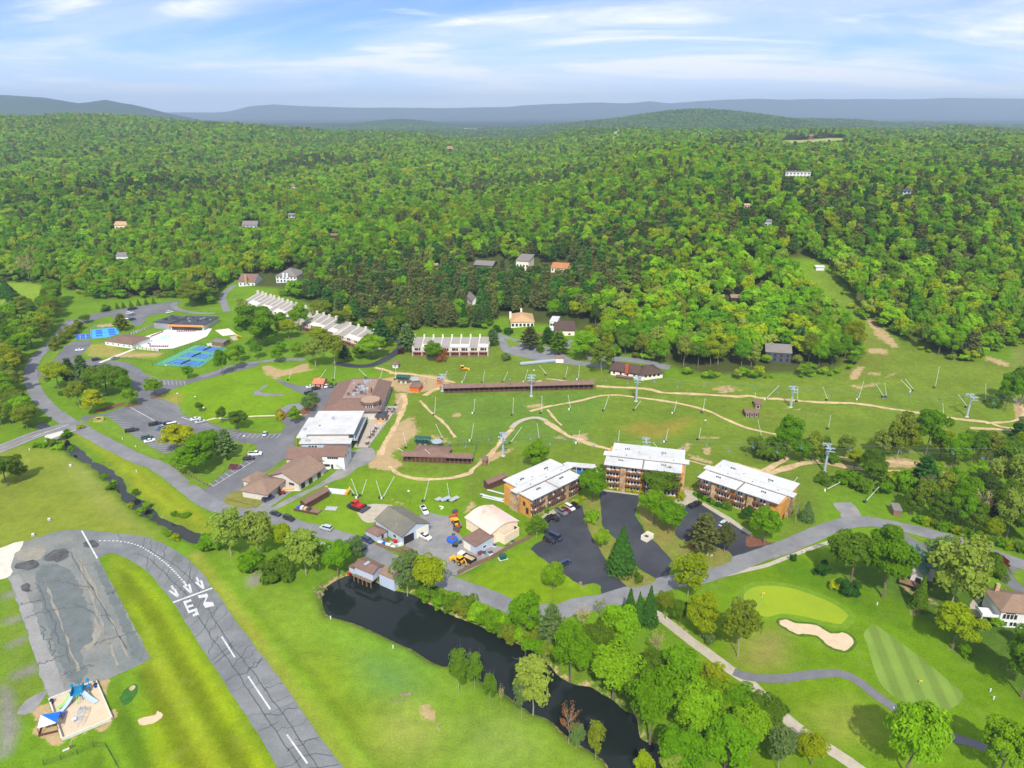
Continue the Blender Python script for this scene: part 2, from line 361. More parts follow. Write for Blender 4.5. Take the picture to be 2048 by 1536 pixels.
def strip(name, line, width, dz, mat, parent=None, jit=0.0, seed=0, cross=2, **kw):
 """a road or path: a ribbon draped over the ground"""
 a, b = strip_outline(line, width, jit, seed); n = len(a); vs = [];
 for k in range(cross + 1):
  t = k / cross; q = a * (1 - t) + b * t; z = hbase(q[:, 0], q[:, 1]) + dz
  vs += [(x, y, zz) for (x, y), zz in zip(q, z)]
 fs = [(k * n + i + 1, k * n + i, (k + 1) * n + i, (k + 1) * n + i + 1) for k in range(cross) for i in range(n - 1)]
 me = bpy.data.meshes.new(name); me.from_pydata(vs, [], fs); me.materials.append(mat); me.update()
 o = link(bpy.data.objects.new(name, me), parent)
 if parent is None: tag(o, kw.get('label'), kw.get('cat'), kw.get('group'), kw.get('kind', 'structure'))
 return o
def resample(l, step):
 l = np.asarray(l, float); s = np.r_[0, np.cumsum(np.hypot(*np.diff(l, axis=0).T))]; n = max(2, int(s[-1] / step) + 1)
 q = np.linspace(0, s[-1], n); return np.c_[np.interp(q, s, l[:, 0]), np.interp(q, s, l[:, 1])]
def wline(px, n=5, step=2.5): return resample(spline(PP(px), n, False), step)
                # = WATER OUTLINES (carved into the ground)
lake_px = cK([(215, 235), (300, 190), (360, 178), (450, 195), (560, 235), (680, 285), (800, 312), (900, 372), (1000, 420), (1100, 470), (1250, 525), (1400, 595), (1550, 665), (1700, 745)]) + \
 cL([(180, 690), (270, 800), (400, 868), (520, 885), (600, 935), (700, 990), (800, 1080), (890, 1120), (920, 1290), (1000, 1330), (1100, 1345), (1180, 1425), (1250, 1540), (1290, 1660), (1000, 1700), (720, 1640)]) + \
 cL([(640, 1500), (560, 1435), (400, 1335), (300, 1262), (220, 1182), (130, 1130), (30, 1105)]) + \
 cK([(1660, 1172), (1560, 1110), (1480, 1050), (1400, 990), (1270, 930), (1100, 842), (1000, 822), (900, 780), (800, 712), (700, 668), (560, 600), (400, 530), (280, 492), (200, 468), (165, 420), (150, 345), (172, 275)])
lake_w = spline(np.array([P(x, y, LAKE_Z)[:2] for x, y in lake_px]), 3)
creek_px = cU([(380, 330), (480, 405), (560, 460), (600, 490), (650, 535), (720, 585), (800, 655), (870, 700), (950, 742), (1025, 795), (1060, 840), (1130, 872), (1180, 930), (1195, 990), (1260, 1060), (1350, 1112), (1440, 1190), (1540, 1268), (1650, 1312), (1760, 1380), (1900, 1450), (1990, 1490)]) + cI([(1240, 205), (1290, 225)])
creek_l = resample(spline(np.array([P(x, y, CREEK_Z)[:2] for x, y in creek_px]), 4, False), 2.5)
_a, _b = strip_outline(creek_l, 4.6 + 1.1 * np.sin(np.arange(len(creek_l)) * 0.45) + 0.6 * np.sin(np.arange(len(creek_l)) * 1.7), 0.35, 4)
creek_w = np.r_[_a, _b[::-1]]
for w, dp in ((lake_w, 2.6), (creek_w, 1.7)):
 WATER.append((w, (*w.min(0), *w.max(0)), dp))
                # = FOREST BOUNDARY
fb_px = [(-700, 566), (0, 566), (60, 566), (120, 572), (180, 600), (240, 598), (330, 596), (395, 604), (425, 612), (440, 575), (470, 560), (490, 578), (540, 582), (600, 612), (660, 640), (700, 648), (790, 672), (830, 660), (900, 655), (975, 658), (1000, 640), (1030, 650), (1075, 655), (1140, 668), (1150, 700), (1185, 712), (1225, 714), (1300, 722), (1345, 745), (1400, 758), (1480, 760), (1600, 757), (1680, 752), (1712, 735), (1722, 712), (1704, 686), (1670, 646), (1628, 606), (1588, 574), (1580, 541),
   (1592, 527), (1655, 529), (1676, 575), (1694, 612), (1725, 642), (1790, 668), (1840, 700), (1900, 724), (1950, 724), (1975, 708), (2048, 690), (2800, 660)]
fb_w = PP(fb_px)
forest_poly = np.vstack([fb_w, [(60000, 40000), (-60000, 40000)]])
CLEAR = []          # (x, y, r) holes in the forest for houses, yards and drives
def clear(px, py, r, dz=0):
 p = P(px, py, dz); CLEAR.append((p[0], p[1], r)); return p
field_w = PP([(1545, 287), (1575, 280), (1625, 279), (1690, 277), (1694, 288), (1650, 298), (1600, 301), (1552, 299)])
                # = GROUND
rw_r = cI([(490, 118), (640, 133), (810, 150), (900, 170), (1050, 243), (1180, 352), (1265, 462), (1400, 652), (1550, 852), (1700, 1052), (1850, 1272), (2048, 1545), (2250, 1830)])
rw_l = cI([(1850, 1830), (1650, 1536), (1560, 1372), (1430, 1172), (1280, 942), (1150, 742), (1040, 562), (950, 452), (870, 362), (760, 292), (660, 258), (585, 288)])
def build_ground():
 rows = [-45.0]
 while rows[-1] < 22000: rows.append(rows[-1] + 0.0052 * (rows[-1] + 130) + (0.004 * rows[-1] if rows[-1] > 900 else 0))
 Yr = np.array(rows); ncol = 440; t = np.linspace(-1, 1, ncol)
 X = (0.92 * (Yr[:, None] + 145)) * t[None, :]; Y = np.repeat(Yr[:, None], ncol, 1)
 h = hbase(X, Y); x, y = X.ravel(), Y.ravel(); h = carve(x, y, h.ravel().copy())
 h -= (np.hypot(x, y) ** 2) / (2 * 6371000.0) * (y > 3000) * 0.6
 n = len(x); nr = len(Yr)
 idx = np.arange(nr * ncol).reshape(nr, ncol)
 q = np.stack([idx[:-1, :-1], idx[:-1, 1:], idx[1:, 1:], idx[1:, :-1]], -1).reshape(-1, 4)
 me = bpy.data.meshes.new('ground'); me.vertices.add(n); me.vertices.foreach_set('co', np.c_[x, y, h].ravel())
 me.loops.add(q.size); me.loops.foreach_set('vertex_index', q.ravel())
 me.polygons.add(len(q)); me.polygons.foreach_set('loop_start', np.arange(len(q)) * 4); me.polygons.foreach_set('use_smooth', np.ones(len(q), bool))
 me.update()
 G = lambda r, g, b: np.array(S(r, g, b)) * np.array([1.09, 0.98, 1.12]) / 1.45
 col = np.tile(G(112, 158, 30), (n, 1)); dirt = np.zeros(n)
 def paint(pts, rgb=None, feather=6.0, amt=1.0, d=None, line=None, world=False):
  w = pts if world else PP(pts); pad = feather + (line or 0)
  m = (x > w[:, 0].min() - pad) & (x < w[:, 0].max() + pad) & (y > w[:, 1].min() - pad) & (y < w[:, 1].max() + pad)
  i = np.where(m)[0]
  if not len(i): return
  if line: k = sm((line / 2 + feather / 2 - pdist(x[i], y[i], w, False)) / feather)
  else:
   ds = pdist(x[i], y[i], w); ds = np.where(inside(x[i], y[i], w), -ds, ds); k = sm((feather / 2 - ds) / feather)
  k = k * amt
  if rgb is not None: col[i] = col[i] * (1 - k[:, None]) + G(*rgb) * k[:, None]
  if d is not None: dirt[i] = np.maximum(dirt[i], k * d)
 paint([(760, 690), (1010, 690), (1200, 720), (1340, 760), (1690, 750), (1720, 640), (1610, 545), (1660, 545), (1760, 650), (1960, 720), (2300, 700), (2300, 900), (1500, 1000), (1200, 960), (1000, 1000), (720, 1010), (780, 860)], (116, 148, 42), 14, d=.2)
 paint(cC([(350, 960), (700, 900), (1500, 880), (1750, 950), (1500, 1300), (700, 1350), (350, 1200)]), (102, 146, 50), 14, 0.7)
 paint(cE([(780, 280), (1060, 420), (1300, 480), (1950, 520), (1700, 700), (900, 700), (760, 500)]), (118, 146, 44), 14, 0.8)
 paint(cE([(560, 480), (760, 240), (900, 280), (1000, 420), (800, 620), (600, 640)]), (130, 146, 52), 8, 0.6)
 paint([(-200, 905), (60, 890), (130, 905), (190, 950), (260, 1030), (330, 1085), (200, 1070), (90, 1080), (0, 1100), (-300, 1140)], (136, 158, 50), 10)
 paint(cU([(620, 640), (860, 720), (1000, 900), (1150, 1080), (1300, 1250), (1500, 1400), (1200, 1300), (900, 1100), (700, 850)]), (160, 170, 88), 8, 0.4)
 paint(cU([(720, 430), (1000, 640), (1250, 920), (1600, 1240), (1750, 1290), (2100, 1480), (2100, 1300), (1600, 900), (1200, 600), (850, 420)]), (142, 168, 34), 5)
 paint([(430, 1100), (520, 1150), (640, 1200), (690, 1240), (900, 1340), (1000, 1420), (1250, 1536), (1300, 1700), (800, 1700), (690, 1536), (560, 1320), (470, 1180)], (128, 170, 44), 8)
 for q, c in ((cK([(340, 740), (560, 720), (800, 800), (860, 960), (700, 1060), (520, 1000), (420, 900)]), (104, 152, 72)), (cK([(480, 1150), (800, 1100), (1000, 1250), (900, 1450), (560, 1400)]), (158, 172, 78)),
     (cK([(1150, 1250), (1500, 1150), (1700, 1400), (1500, 1560), (1200, 1500)]), (140, 170, 72)), (cK([(0, 800), (300, 700), (400, 1000), (560, 1100), (500, 1300), (300, 1300)]), (132, 166, 30)), (cK([(200, 560), (380, 540), (800, 740), (900, 830), (700, 760), (300, 640)]), (122, 178, 44))):
  paint(q, c, 16, 0.75)
 paint(cI([(640, 250), (860, 360), (1000, 560), (1300, 1000), (1650, 1560), (1200, 1700), (900, 1600), (860, 1000), (900, 880), (700, 500)]), (132, 164, 22), 6)
 for k, c in ((0, (150, 172, 40)), (2, (112, 146, 16)), (4, (148, 172, 42)), (6, (116, 150, 18))):
  off = k * 22
  paint(cI([(700 + off * .3, 300), (900 - 60 + off * .2 - 120, 640), (1000 + off - 120, 900), (1200 + off - 150, 1200), (1450 + off - 180, 1560)]), c, 4, 0.75, line=3.6)
 paint(cI([(1170, 270), (1300, 440), (1460, 650), (1640, 900), (1800, 1120), (2000, 1380), (2150, 1600)]), (168, 176, 70), 2.5, 0.8, line=4.5)
 paint(cI([(1230, 300), (1420, 520), (1640, 830), (1880, 1180), (2150, 1560)]), (104, 160, 20), 7, 0.7, line=4)
 paint(cI([(0, 420), (60, 420), (250, 1000), (260, 1120), (100, 1250), (0, 1300)]), (122, 150, 52), 6, 0.7)
 paint([(1420, 1190), (1500, 1130), (1620, 1100), (1640, 1150), (1780, 1190), (1850, 1230), (1960, 1320), (2100, 1420), (2200, 1700), (1500, 1700), (1430, 1330), (1310, 1235), (1380, 1200)], (112, 156, 20), 8)
 paint([(1640, 1130), (1760, 1180), (1830, 1220), (1900, 1290), (2000, 1350), (2100, 1450), (2200, 1300), (2100, 1200), (1900, 1150), (1700, 1110)], (82, 118, 38), 10, 0.85)
 paint(cL([(1700, 450), (2100, 420), (2100, 720), (1800, 780), (1650, 680)]), (158, 154, 84), 10, 0.5)
 paint(cL([(1900, 480), (2040, 520), (2000, 700), (1850, 690)]), (164, 146, 92), 7, 0.3)
 paint([(1530, 1125), (1600, 1110), (1650, 1160), (1720, 1195), (1800, 1240), (1860, 1290), (1790, 1250), (1700, 1210), (1560, 1150)], (92, 140, 18), 5, 0.8)
 paint(cN([(300, 1100), (600, 980), (900, 1100), (900, 1300), (500, 1350)]), (150, 166, 66), 12, 0.7)
 paint([(920, 1160), (1060, 1100), (1200, 1190), (1110, 1220), (1000, 1195)], (128, 168, 22), 4)
 paint(cF([(560, 950), (800, 850), (1000, 780), (1250, 870), (1340, 1180), (1000, 1120), (700, 1000)]), (124, 166, 30), 4)
 paint(cF([(1180, 680), (1480, 640), (2100, 720), (2100, 940), (1600, 960), (1250, 860)]), (118, 162, 30), 5)
 paint(cH([(1050, 400), (1700, 350), (2000, 560), (1900, 800), (1650, 900), (1750, 550)]), (112, 140, 48), 8, 0.8)
 paint([(330, 780), (400, 762), (520, 730), (640, 735), (640, 770), (600, 800), (520, 830), (420, 845), (360, 810)], (122, 168, 22), 6)
 paint(cA([(1300, 920), (1450, 900), (1440, 990), (1360, 980)]), (170, 160, 70), 6, 0.8)
 paint(cA([(700, 520), (860, 500), (1000, 570), (1300, 580), (1250, 620), (900, 620), (700, 610)]), (168, 168, 84), 5, 0.9)
 paint(cD([(160, 1020), (330, 960), (480, 990), (720, 930), (740, 970), (620, 1060), (480, 1110), (300, 1090)]), (152, 148, 56), 8, 0.85)
 paint([(0, 566), (60, 566), (100, 575), (100, 600), (0, 615)], (140, 178, 50), 4)
 paint(cE([(1950, 380), (2300, 300), (2300, 500), (1960, 530)]), (130, 148, 70), 8, 0.8)
 for q, d, f in ((cB([(1440, 870), (1580, 850), (1700, 848), (1800, 835), (1970, 855), (1990, 905), (1850, 965), (1700, 985), (1560, 965)]), 0.95, 5), (cB([(1560, 980), (1660, 985), (1660, 1080), (1600, 1200), (1560, 1150)]), 0.8, 4),
     (cB([(1560, 1230), (1700, 1160), (1760, 1290), (1650, 1400), (1480, 1520), (1400, 1480)]), 0.75, 8), (cF([(1340, 560), (1560, 540), (1640, 600), (1520, 650), (1340, 620)]), 0.9, 4), (cF([(1420, 480), (1520, 470), (1560, 560), (1360, 590)]), 0.8, 4),
     (cD([(890, 690), (1050, 680), (1150, 720), (1000, 750), (900, 730)]), 0.62, 5), (cE([(790, 380), (960, 390), (960, 440), (800, 430)]), 0.7, 4), (cE([(650, 590), (720, 520), (780, 540), (720, 640), (650, 640)]), 0.75, 4), (cE([(640, 0), (720, 60), (800, 200), (860, 290), (1000, 390), (1060, 380), (960, 250), (820, 130), (730, 30)]), 0.7, 5),
     (cE([(780, 570), (920, 580), (900, 610), (780, 600)]), 0.62, 4), (cE([(640, 680), (880, 650), (900, 690), (700, 720)]), 0.55, 4), (cE([(1030, 560), (1070, 560), (1060, 590), (930, 640), (920, 600)]), 0.5, 4), (cE([(1750, 440), (1900, 490), (1960, 520), (1900, 540), (1720, 470)]), 0.75, 4), (cE([(1240, 960), (1420, 980), (1460, 1100), (1420, 1150), (1400, 1040)]), 0.5, 6), (cE([(1950, 820), (2060, 830), (2060, 950), (1980, 950)]), 0.8, 5), (cE([(880, 1300), (1000, 1250), (1250, 1290), (1250, 1350), (900, 1340)]), 0.75, 4),
     (cC([(1070, 1000), (1230, 985), (1240, 1020), (1090, 1030)]), 0.7, 4), (cC([(500, 1070), (570, 1060), (560, 1095), (510, 1100)]), 0.8, 2.5), (cC([(1300, 1240), (1420, 1240), (1420, 1290), (1310, 1275)]), 0.52, 4), (cC([(1440, 1230), (1580, 1230), (1580, 1310), (1500, 1300)]), 0.8, 4), (cC([(270, 1230), (420, 1240), (500, 1300), (380, 1310)]), 0.6, 5), (cC([(700, 1440), (820, 1390), (960, 1340), (1000, 1350), (860, 1430), (740, 1490)]), 0.85, 4),
     (cD([(620, 1180), (720, 1120), (740, 1170), (700, 1230), (640, 1230)]), 0.62, 4), (cD([(820, 1180), (890, 1175), (890, 1250), (820, 1240)]), 0.72, 4), (cD([(700, 1230), (900, 1290), (900, 1320), (720, 1270)]), 0.8, 3), (cD([(770, 1090), (960, 1095), (960, 1110), (780, 1110)]), 0.65, 3), (cD([(1490, 850), (1610, 870), (1600, 890), (1490, 870)]), 0.65, 3),
     (cB([(480, 770), (560, 760), (660, 800), (720, 790), (830, 745), (870, 750), (880, 790), (980, 795), (860, 810), (620, 860), (520, 830)]), 0.78, 4), (cB([(470, 815), (560, 840), (640, 870), (600, 880)]), 0.75, 3), (cA([(740, 360), (900, 345), (950, 365), (800, 385)]), 0.7, 3), (cA([(900, 590), (1010, 590), (1320, 580), (1290, 610), (1000, 620), (850, 640)]), 0.62, 4), (cA([(1640, 320), (1720, 300), (1700, 340), (1640, 345)]), 0.8, 3),
     (cJ([(190, 800), (330, 720), (450, 680), (530, 900), (610, 1150), (620, 1200), (540, 1280), (470, 1250), (380, 1150), (250, 1130), (220, 1050), (280, 990), (240, 870)]), 0.9, 2.2), (cJ([(620, 1180), (1270, 920), (1350, 860), (1330, 780), (1250, 760), (1200, 600), (1220, 440), (1250, 370), (1100, 400), (1080, 440), (1260, 900), (1230, 1020), (900, 1090), (620, 1230)]), 0.85, 2.0),
     (cK([(830, 1080), (900, 1070), (970, 1140), (960, 1190), (900, 1220), (850, 1180)]), 0.75, 3), (cK([(960, 1200), (1030, 1260), (1020, 1300), (940, 1250)]), 0.6, 3), (cH([(550, 740), (640, 730), (620, 800), (560, 790)]), 0.65, 4), (cH([(880, 420), (960, 480), (900, 520), (850, 480)]), 0.6, 3), (cH([(340, 1130), (460, 1110), (560, 1220), (430, 1250)]), 0.65, 3), (cG([(920, 480), (980, 400), (1020, 430), (980, 480), (900, 520)]), 0.8, 3), (cM([(440, 620), (560, 720), (730, 770), (740, 740), (600, 680)]), 0.7, 2.5),
     (cM([(1040, 650), (1180, 700), (1400, 840), (1360, 860), (1150, 760), (1030, 700)]), 0.6, 4), (cM([(1110, 870), (1250, 860), (1250, 910), (1150, 920)]), 0.75, 2.5), (cM([(1340, 1120), (1420, 1170), (1580, 1260), (1440, 1210)]), 0.75, 2.5), (cM([(1790, 1300), (1960, 1400), (1980, 1390), (1860, 1310)]), 0.7, 3), (cM([(1380, 870), (1500, 850), (1480, 900)]), 0.7, 3), (cL([(430, 0), (520, 10), (540, 60), (440, 60)]), 0.5, 4), (cV([(1350, 300), (1480, 430), (1520, 400), (1380, 290)]), 0.7, 2.5),
     (cL([(1100, 330), (1300, 440), (1340, 490), (1260, 460)]), 0.7, 2.5), (cG([(580, 1240), (640, 1210), (700, 1230), (620, 1260)]), 0.8, 2.5), (cI([(640, 1000), (660, 1010), (640, 1060), (620, 1050)]), 0.6, 2)):
  paint(q, None, f, 1.0, d=d)
 paint(np.vstack([lake_w, lake_w[:1]]), None, 2.2, 1.0, d=.62, line=1.6, world=True); paint(np.vstack([lake_w, lake_w[:1]]), (92, 104, 50), 5, .5, line=4, world=True); paint(np.vstack([creek_w, creek_w[:1]]), (96, 122, 46), 4, .6, line=2, world=True); paint(np.vstack([creek_w, creek_w[:1]]), None, 2, 1.0, d=.42, line=1, world=True)
 for q in (cC([(370, 955), (700, 1010), (1000, 1075)]), cE([(560, 905), (330, 925), (150, 915)]), cD([(1330, 925), (1600, 915), (1850, 900)]), cC([(300, 600), (700, 640), (1000, 690)])): paint(q, (142, 156, 70), 2.0, .6, line=1.0)
 paint(cI([(1470, 400), (1560, 380), (1550, 440), (1480, 460)]), (150, 150, 140), 3, 0.8)
 paint(cI([(0, 1040), (60, 1080), (110, 1300), (60, 1450), (0, 1480)]), (150, 150, 145), 4, 0.85)
 for q in (cI([(10, 500), (100, 480), (100, 510), (20, 530)]), cI([(30, 650), (130, 630), (130, 660), (30, 680)]), cI([(40, 800), (150, 750), (160, 780), (60, 820)]), cI([(60, 980), (220, 910), (240, 960), (90, 1010)])):
  paint(q, (150, 148, 142), 3.5, 0.75)
 paint(cU([(660, 300), (860, 300), (880, 420), (720, 420)]), (150, 150, 120), 4, 0.4)
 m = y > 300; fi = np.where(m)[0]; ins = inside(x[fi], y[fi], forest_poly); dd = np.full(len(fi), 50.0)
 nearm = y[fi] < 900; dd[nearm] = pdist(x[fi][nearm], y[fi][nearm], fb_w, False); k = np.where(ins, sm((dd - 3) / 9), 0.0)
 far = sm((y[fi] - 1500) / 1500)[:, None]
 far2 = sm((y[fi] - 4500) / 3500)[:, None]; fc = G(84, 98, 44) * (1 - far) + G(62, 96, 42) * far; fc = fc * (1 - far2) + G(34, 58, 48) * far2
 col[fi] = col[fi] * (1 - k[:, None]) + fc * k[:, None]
 paint(field_w, (176, 190, 110), 20, 1.0, world=True)
 paint([(1420, 262), (1480, 266), (1470, 270), (1420, 268)], (150, 170, 90), 40, 0.8)
 nf_ = 1 - sm((y - 300) / 200); dirt[fi] = np.where(k > .5, -1, dirt[fi])
 for q, lw, per, am in ((cI([(640, 262), (860, 362), (1035, 562), (1300, 970), (1650, 1540), (1800, 1830), (1000, 1800), (500, 1600), (700, 1010), (895, 890), (740, 580)]), PP(rw_l), 8.5, .24), (cI([(1000, 200), (1200, 340), (1420, 640), (1720, 1050), (2060, 1540), (2260, 1830), (2700, 1830), (2200, 1300), (1700, 700), (1300, 330)]), PP(rw_r), 11.0, .15), (cU([(640, 420), (1000, 640), (1600, 1240), (2100, 1500), (2100, 1290), (1600, 900), (850, 400)]), creek_l, 5.5, .08)):
  w = PP(q); i = np.where((x > w[:, 0].min()) & (x < w[:, 0].max()) & (y > w[:, 1].min()) & (y < w[:, 1].max()))[0]; i = i[inside(x[i], y[i], w)]; ds = pdist(x[i], y[i], lw, False); ed = sm(pdist(x[i], y[i], w) / 3)
  col[i] *= (1 + am * ed * np.tanh(2.2 * np.sin(ds * 6.283 / per)))[:, None] * np.array([1.04, 1.0, 1.0])
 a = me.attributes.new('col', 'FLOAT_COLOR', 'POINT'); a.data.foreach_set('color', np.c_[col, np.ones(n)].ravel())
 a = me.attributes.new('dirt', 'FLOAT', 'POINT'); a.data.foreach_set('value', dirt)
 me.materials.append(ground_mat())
 return tag(link(bpy.data.objects.new('ground', me)), kind='structure')
build_ground()
                # = WATER
def water_mat():
 m = bpy.data.materials.new('pond_water'); m.use_nodes = True; t = m.node_tree; b = t.nodes['Principled BSDF']
 b.inputs['Base Color'].default_value = (0.013, 0.018, 0.016, 1); b.inputs['Roughness'].default_value = 0.03; b.inputs['IOR'].default_value = 1.33
 v = N(t, 'ShaderNodeNewGeometry').outputs['Position']
 n = N(t, 'ShaderNodeTexNoise'); n.inputs['Scale'].default_value = 1.1; n.inputs['Detail'].default_value = 4; L(t, v, n.inputs['Vector'])
 bp = N(t, 'ShaderNodeBump'); bp.inputs['Strength'].default_value = 0.10; bp.inputs['Distance'].default_value = 0.06; L(t, n.outputs[0], bp.inputs['Height']); L(t, bp.outputs[0], b.inputs['Normal'])
 return m
M_WATER = water_mat()
def grow(w, d):
 t = np.roll(w, -1, 0) - np.roll(w, 1, 0); t /= np.maximum(np.hypot(t[:, 0], t[:, 1])[:, None], 1e-6)
 area = 0.5 * np.sum(w[:, 0] * np.roll(w[:, 1], -1) - np.roll(w[:, 0], -1) * w[:, 1]); s = 1 if area > 0 else -1
 return w + np.c_[t[:, 1], -t[:, 0]] * d * s
sheet('pond_water', grow(lake_w, 0.6), LAKE_Z, M_WATER, flat=0.0)
sheet('creek_water', grow(creek_w, 0.15), CREEK_Z, M_WATER, flat=0.0)
                # = PAVED SURFACES
M_ROAD = pm('worn_grey_asphalt', S(130, 130, 131), 0.9, 0.12, 0.25, rgb2=S(114, 114, 117), fine=(2.2, 0.08))
M_LOT = pm('parking_asphalt', S(106, 106, 109), 0.9, 0.14, 0.15, rgb2=S(122, 121, 122), fine=(2.0, 0.08))
M_BLACK = pm('fresh_black_asphalt', S(58, 60, 66), 0.85, 0.15, 0.12, rgb2=S(74, 75, 80), fine=(1.8, 0.10))
M_GRAVEL = pm('crushed_gravel', S(130, 129, 128), 0.95, 0.14, 0.3, rgb2=S(152, 146, 138), fine=(3.0, 0.14))
M_RUN = pm('runway_asphalt', S(124, 126, 126), 0.92, 0.14, 0.2, rgb2=S(106, 109, 110), fine=(2.0, 0.10))
M_APRON = pm('weathered_apron', S(116, 121, 117), 0.92, 0.14, 0.16, rgb2=S(140, 136, 126), fine=(1.6, 0.12))
M_APRON2 = pm('pale_apron_strip', S(144, 142, 138), 0.92, 0.10, 0.2, fine=(1.6, 0.10))
M_CONC = pm('pale_concrete', S(206, 200, 186), 0.85, 0.08, 0.6, fine=(3, 0.06))
M_PATH = pm('cart_path_concrete', S(176, 166, 146), 0.9, 0.10, 0.5, fine=(3, 0.10))
M_CART = pm('cart_path_asphalt', S(112, 112, 113), 0.9, 0.10, 0.4, fine=(3, 0.10))
M_DIRT = pm('sandy_trail_dirt', S(198, 172, 130), 0.95, 0.18, 0.5, rgb2=S(172, 144, 102), fine=(2.2, 0.14))
M_SAND = pm('bunker_sand', S(206, 180, 148), 0.95, 0.08, 0.6, fine=(2.5, 0.07), bump=0.3)
M_WHITE = pm('white_road_paint', (0.62, 0.62, 0.61), 0.7, 0.22, 1.2, rgb2=(.42, .43, .44))
M_FADED = pm('faded_white_paint', (0.52, 0.53, 0.54), 0.8, 0.18, 1.0)
M_ORANGE = pm('orange_road_paint', S(206, 150, 70), 0.7, 0.1, 1.0)
M_TAR = pm('tar_crack_filler', S(84, 88, 91), 0.6, 0.15, 0.8)
_d = PP(cN([(1000, 560), (1180, 1000)])); _d = _d[1] - _d[0]; FAIR_A = math.atan2(-_d[0], -_d[1])
M_GREEN = pm('putting_green_turf', np.array(S(164, 184, 26)) / 1.35, 0.9, 0.06, 0.1, fine=(2, 0.06), rgb2=tuple(np.array(S(150, 176, 34)) / 1.35))
M_FAIR = pm('fairway_turf', tuple(np.array(S(136, 165, 66)) / 1.5), 0.9, 0.07, 0.15, fine=(2, 0.08), stripe=(FAIR_A, 5.2, 0.13))
M_MULCH = pm('bark_mulch', S(118, 78, 58), 0.95, 0.2, 0.8, fine=(3, 0.2))
M_LAWN = pm('island_lawn', tuple(np.array(S(126, 160, 26)) / 1.5), 0.95, 0.16, 0.3, fine=(1.9, 0.18))
M_LAWN2 = pm('dry_island_lawn', tuple(np.array(S(146, 154, 60)) / 1.6), 0.95, 0.18, 0.35, fine=(1.9, 0.18), rgb2=tuple(np.array(S(168, 150, 80)) / 1.6))
M_WOODP = pm('weathered_boardwalk', S(176, 166, 144), 0.9, 0.14, 1.2, fine=(4, 0.12))
def lot(name, px, dz, mat, n=3, amt=0.25, closed_spline=True, **kw):
 w = PP(px)
 if closed_spline: w = spline(w, n)
 return sheet(name, jitter_outline(w, 2.0, amt, len(px)), dz, mat, **kw)
main_px = [(395, 560), (300, 600)]
main_road = strip('main_road', wline(cA([(640, 330), (545, 350), (480, 430), (430, 490), (370, 545), (300, 612), (255, 680), (243, 750), (268, 860), (330, 960), (420, 1050), (520, 1120), (640, 1190), (780, 1265), (900, 1330), (1100, 1430), (1280, 1500)]) + cF([(0, 860), (150, 935), (330, 975), (480, 985), (620, 1030), (800, 1095), (1000, 1145), (1230, 1215), (1400, 1300), (1550, 1370)]) + cG([(560, 960), (750, 1050), (900, 1100), (1100, 1175), (1300, 1255), (1480, 1298), (1700, 1288)]) + cH([(0, 1410), (200, 1375), (450, 1310), (700, 1235), (1000, 1175), (1200, 1110), (1400, 1032), (1700, 930)]) + cM([(230, 340), (400, 262), (600, 192), (800, 172), (1000, 205), (1300, 272), (1600, 365), (1800, 435), (2048, 525), (2400, 660)])), 6.8, 0.092, M_ROAD, jit=0.25, seed=1, cross=4)
west = wline(cU([(-500, 780), (-200, 660), (0, 575), (150, 515), (300, 455), (450, 405), (560, 375), (650, 350)]))
west_road = strip('west_road', west, 8.6, 0.105, M_ROAD, cross=4)
def offset(l, d):
 t = np.gradient(l, axis=0); t /= np.hypot(t[:, 0], t[:, 1])[:, None]; return l + np.c_[-t[:, 1], t[:, 0]] * d
for d, m, w in ((3.7, M_WHITE, .22), (-3.7, M_WHITE, .22), (.16, M_ORANGE, .16), (-.16, M_ORANGE, .16)):
 strip('edge_line' if m is M_WHITE else 'centre_line', offset(west, d)[:-3], w, 0.125, m, west_road, cross=1)
lot('rear_parking_lot', cA([(690, 285), (800, 262), (1000, 225), (1250, 188), (1430, 168), (1450, 180), (1385, 200), (1420, 235), (1380, 250), (1250, 275), (1165, 300), (1165, 335), (1070, 372), (1030, 310), (920, 318), (890, 285), (780, 312), (660, 345), (540, 340), (525, 320), (600, 312)]), 0.05, M_LOT, 2)
strip('pool_service_road', wline(cA([(1400, 180), (1392, 210), (1450, 243), (1560, 263), (1715, 268)])), 4.6, 0.07, M_ROAD, cross=2)
strip('hill_road', wline(cA([(1880, 40), (1850, 62), (1795, 108), (1783, 160), (1800, 210), (1815, 252)])), 5.2, 0.07, M_ROAD, cross=2)
lot('upper_parking_lot', cA([(300, 722), (400, 680), (470, 590), (545, 512), (620, 490), (735, 490), (690, 560), (625, 625), (770, 640), (1000, 655), (1090, 695), (1160, 745), (1228, 800), (1240, 880), (1235, 960), (1120, 1000), (1060, 900), (1050, 800), (960, 720), (620, 700), (420, 770), (310, 786)]), 0.05, M_LOT, 2)
main_lot = lot('main_parking_lot', cA([(640, 1095), (840, 1070), (1000, 1010), (1130, 980), (1180, 930), (1250, 935), (1300, 960), (1425, 1000), (1440, 1060), (1530, 1105), (1640, 1132), (1800, 1190), (1960, 1228), (2060, 1232)]) + cF([(120, 300), (280, 345), (480, 350), (650, 350), (740, 345), (745, 440), (560, 470), (455, 440), (300, 405), (200, 420), (0, 470)]) + cA([(1500, 1330), (1310, 1390), (1150, 1300), (1000, 1200), (850, 1085), (690, 1130)]), 0.065, M_LOT, 2)
lot('middle_drive', cA([(1225, 800), (1330, 795), (1480, 802), (1750, 735), (1900, 690), (2060, 655), (2060, 690), (1900, 728), (1760, 765), (1500, 832), (1340, 890), (1240, 920)]), 0.055, M_LOT, 2)
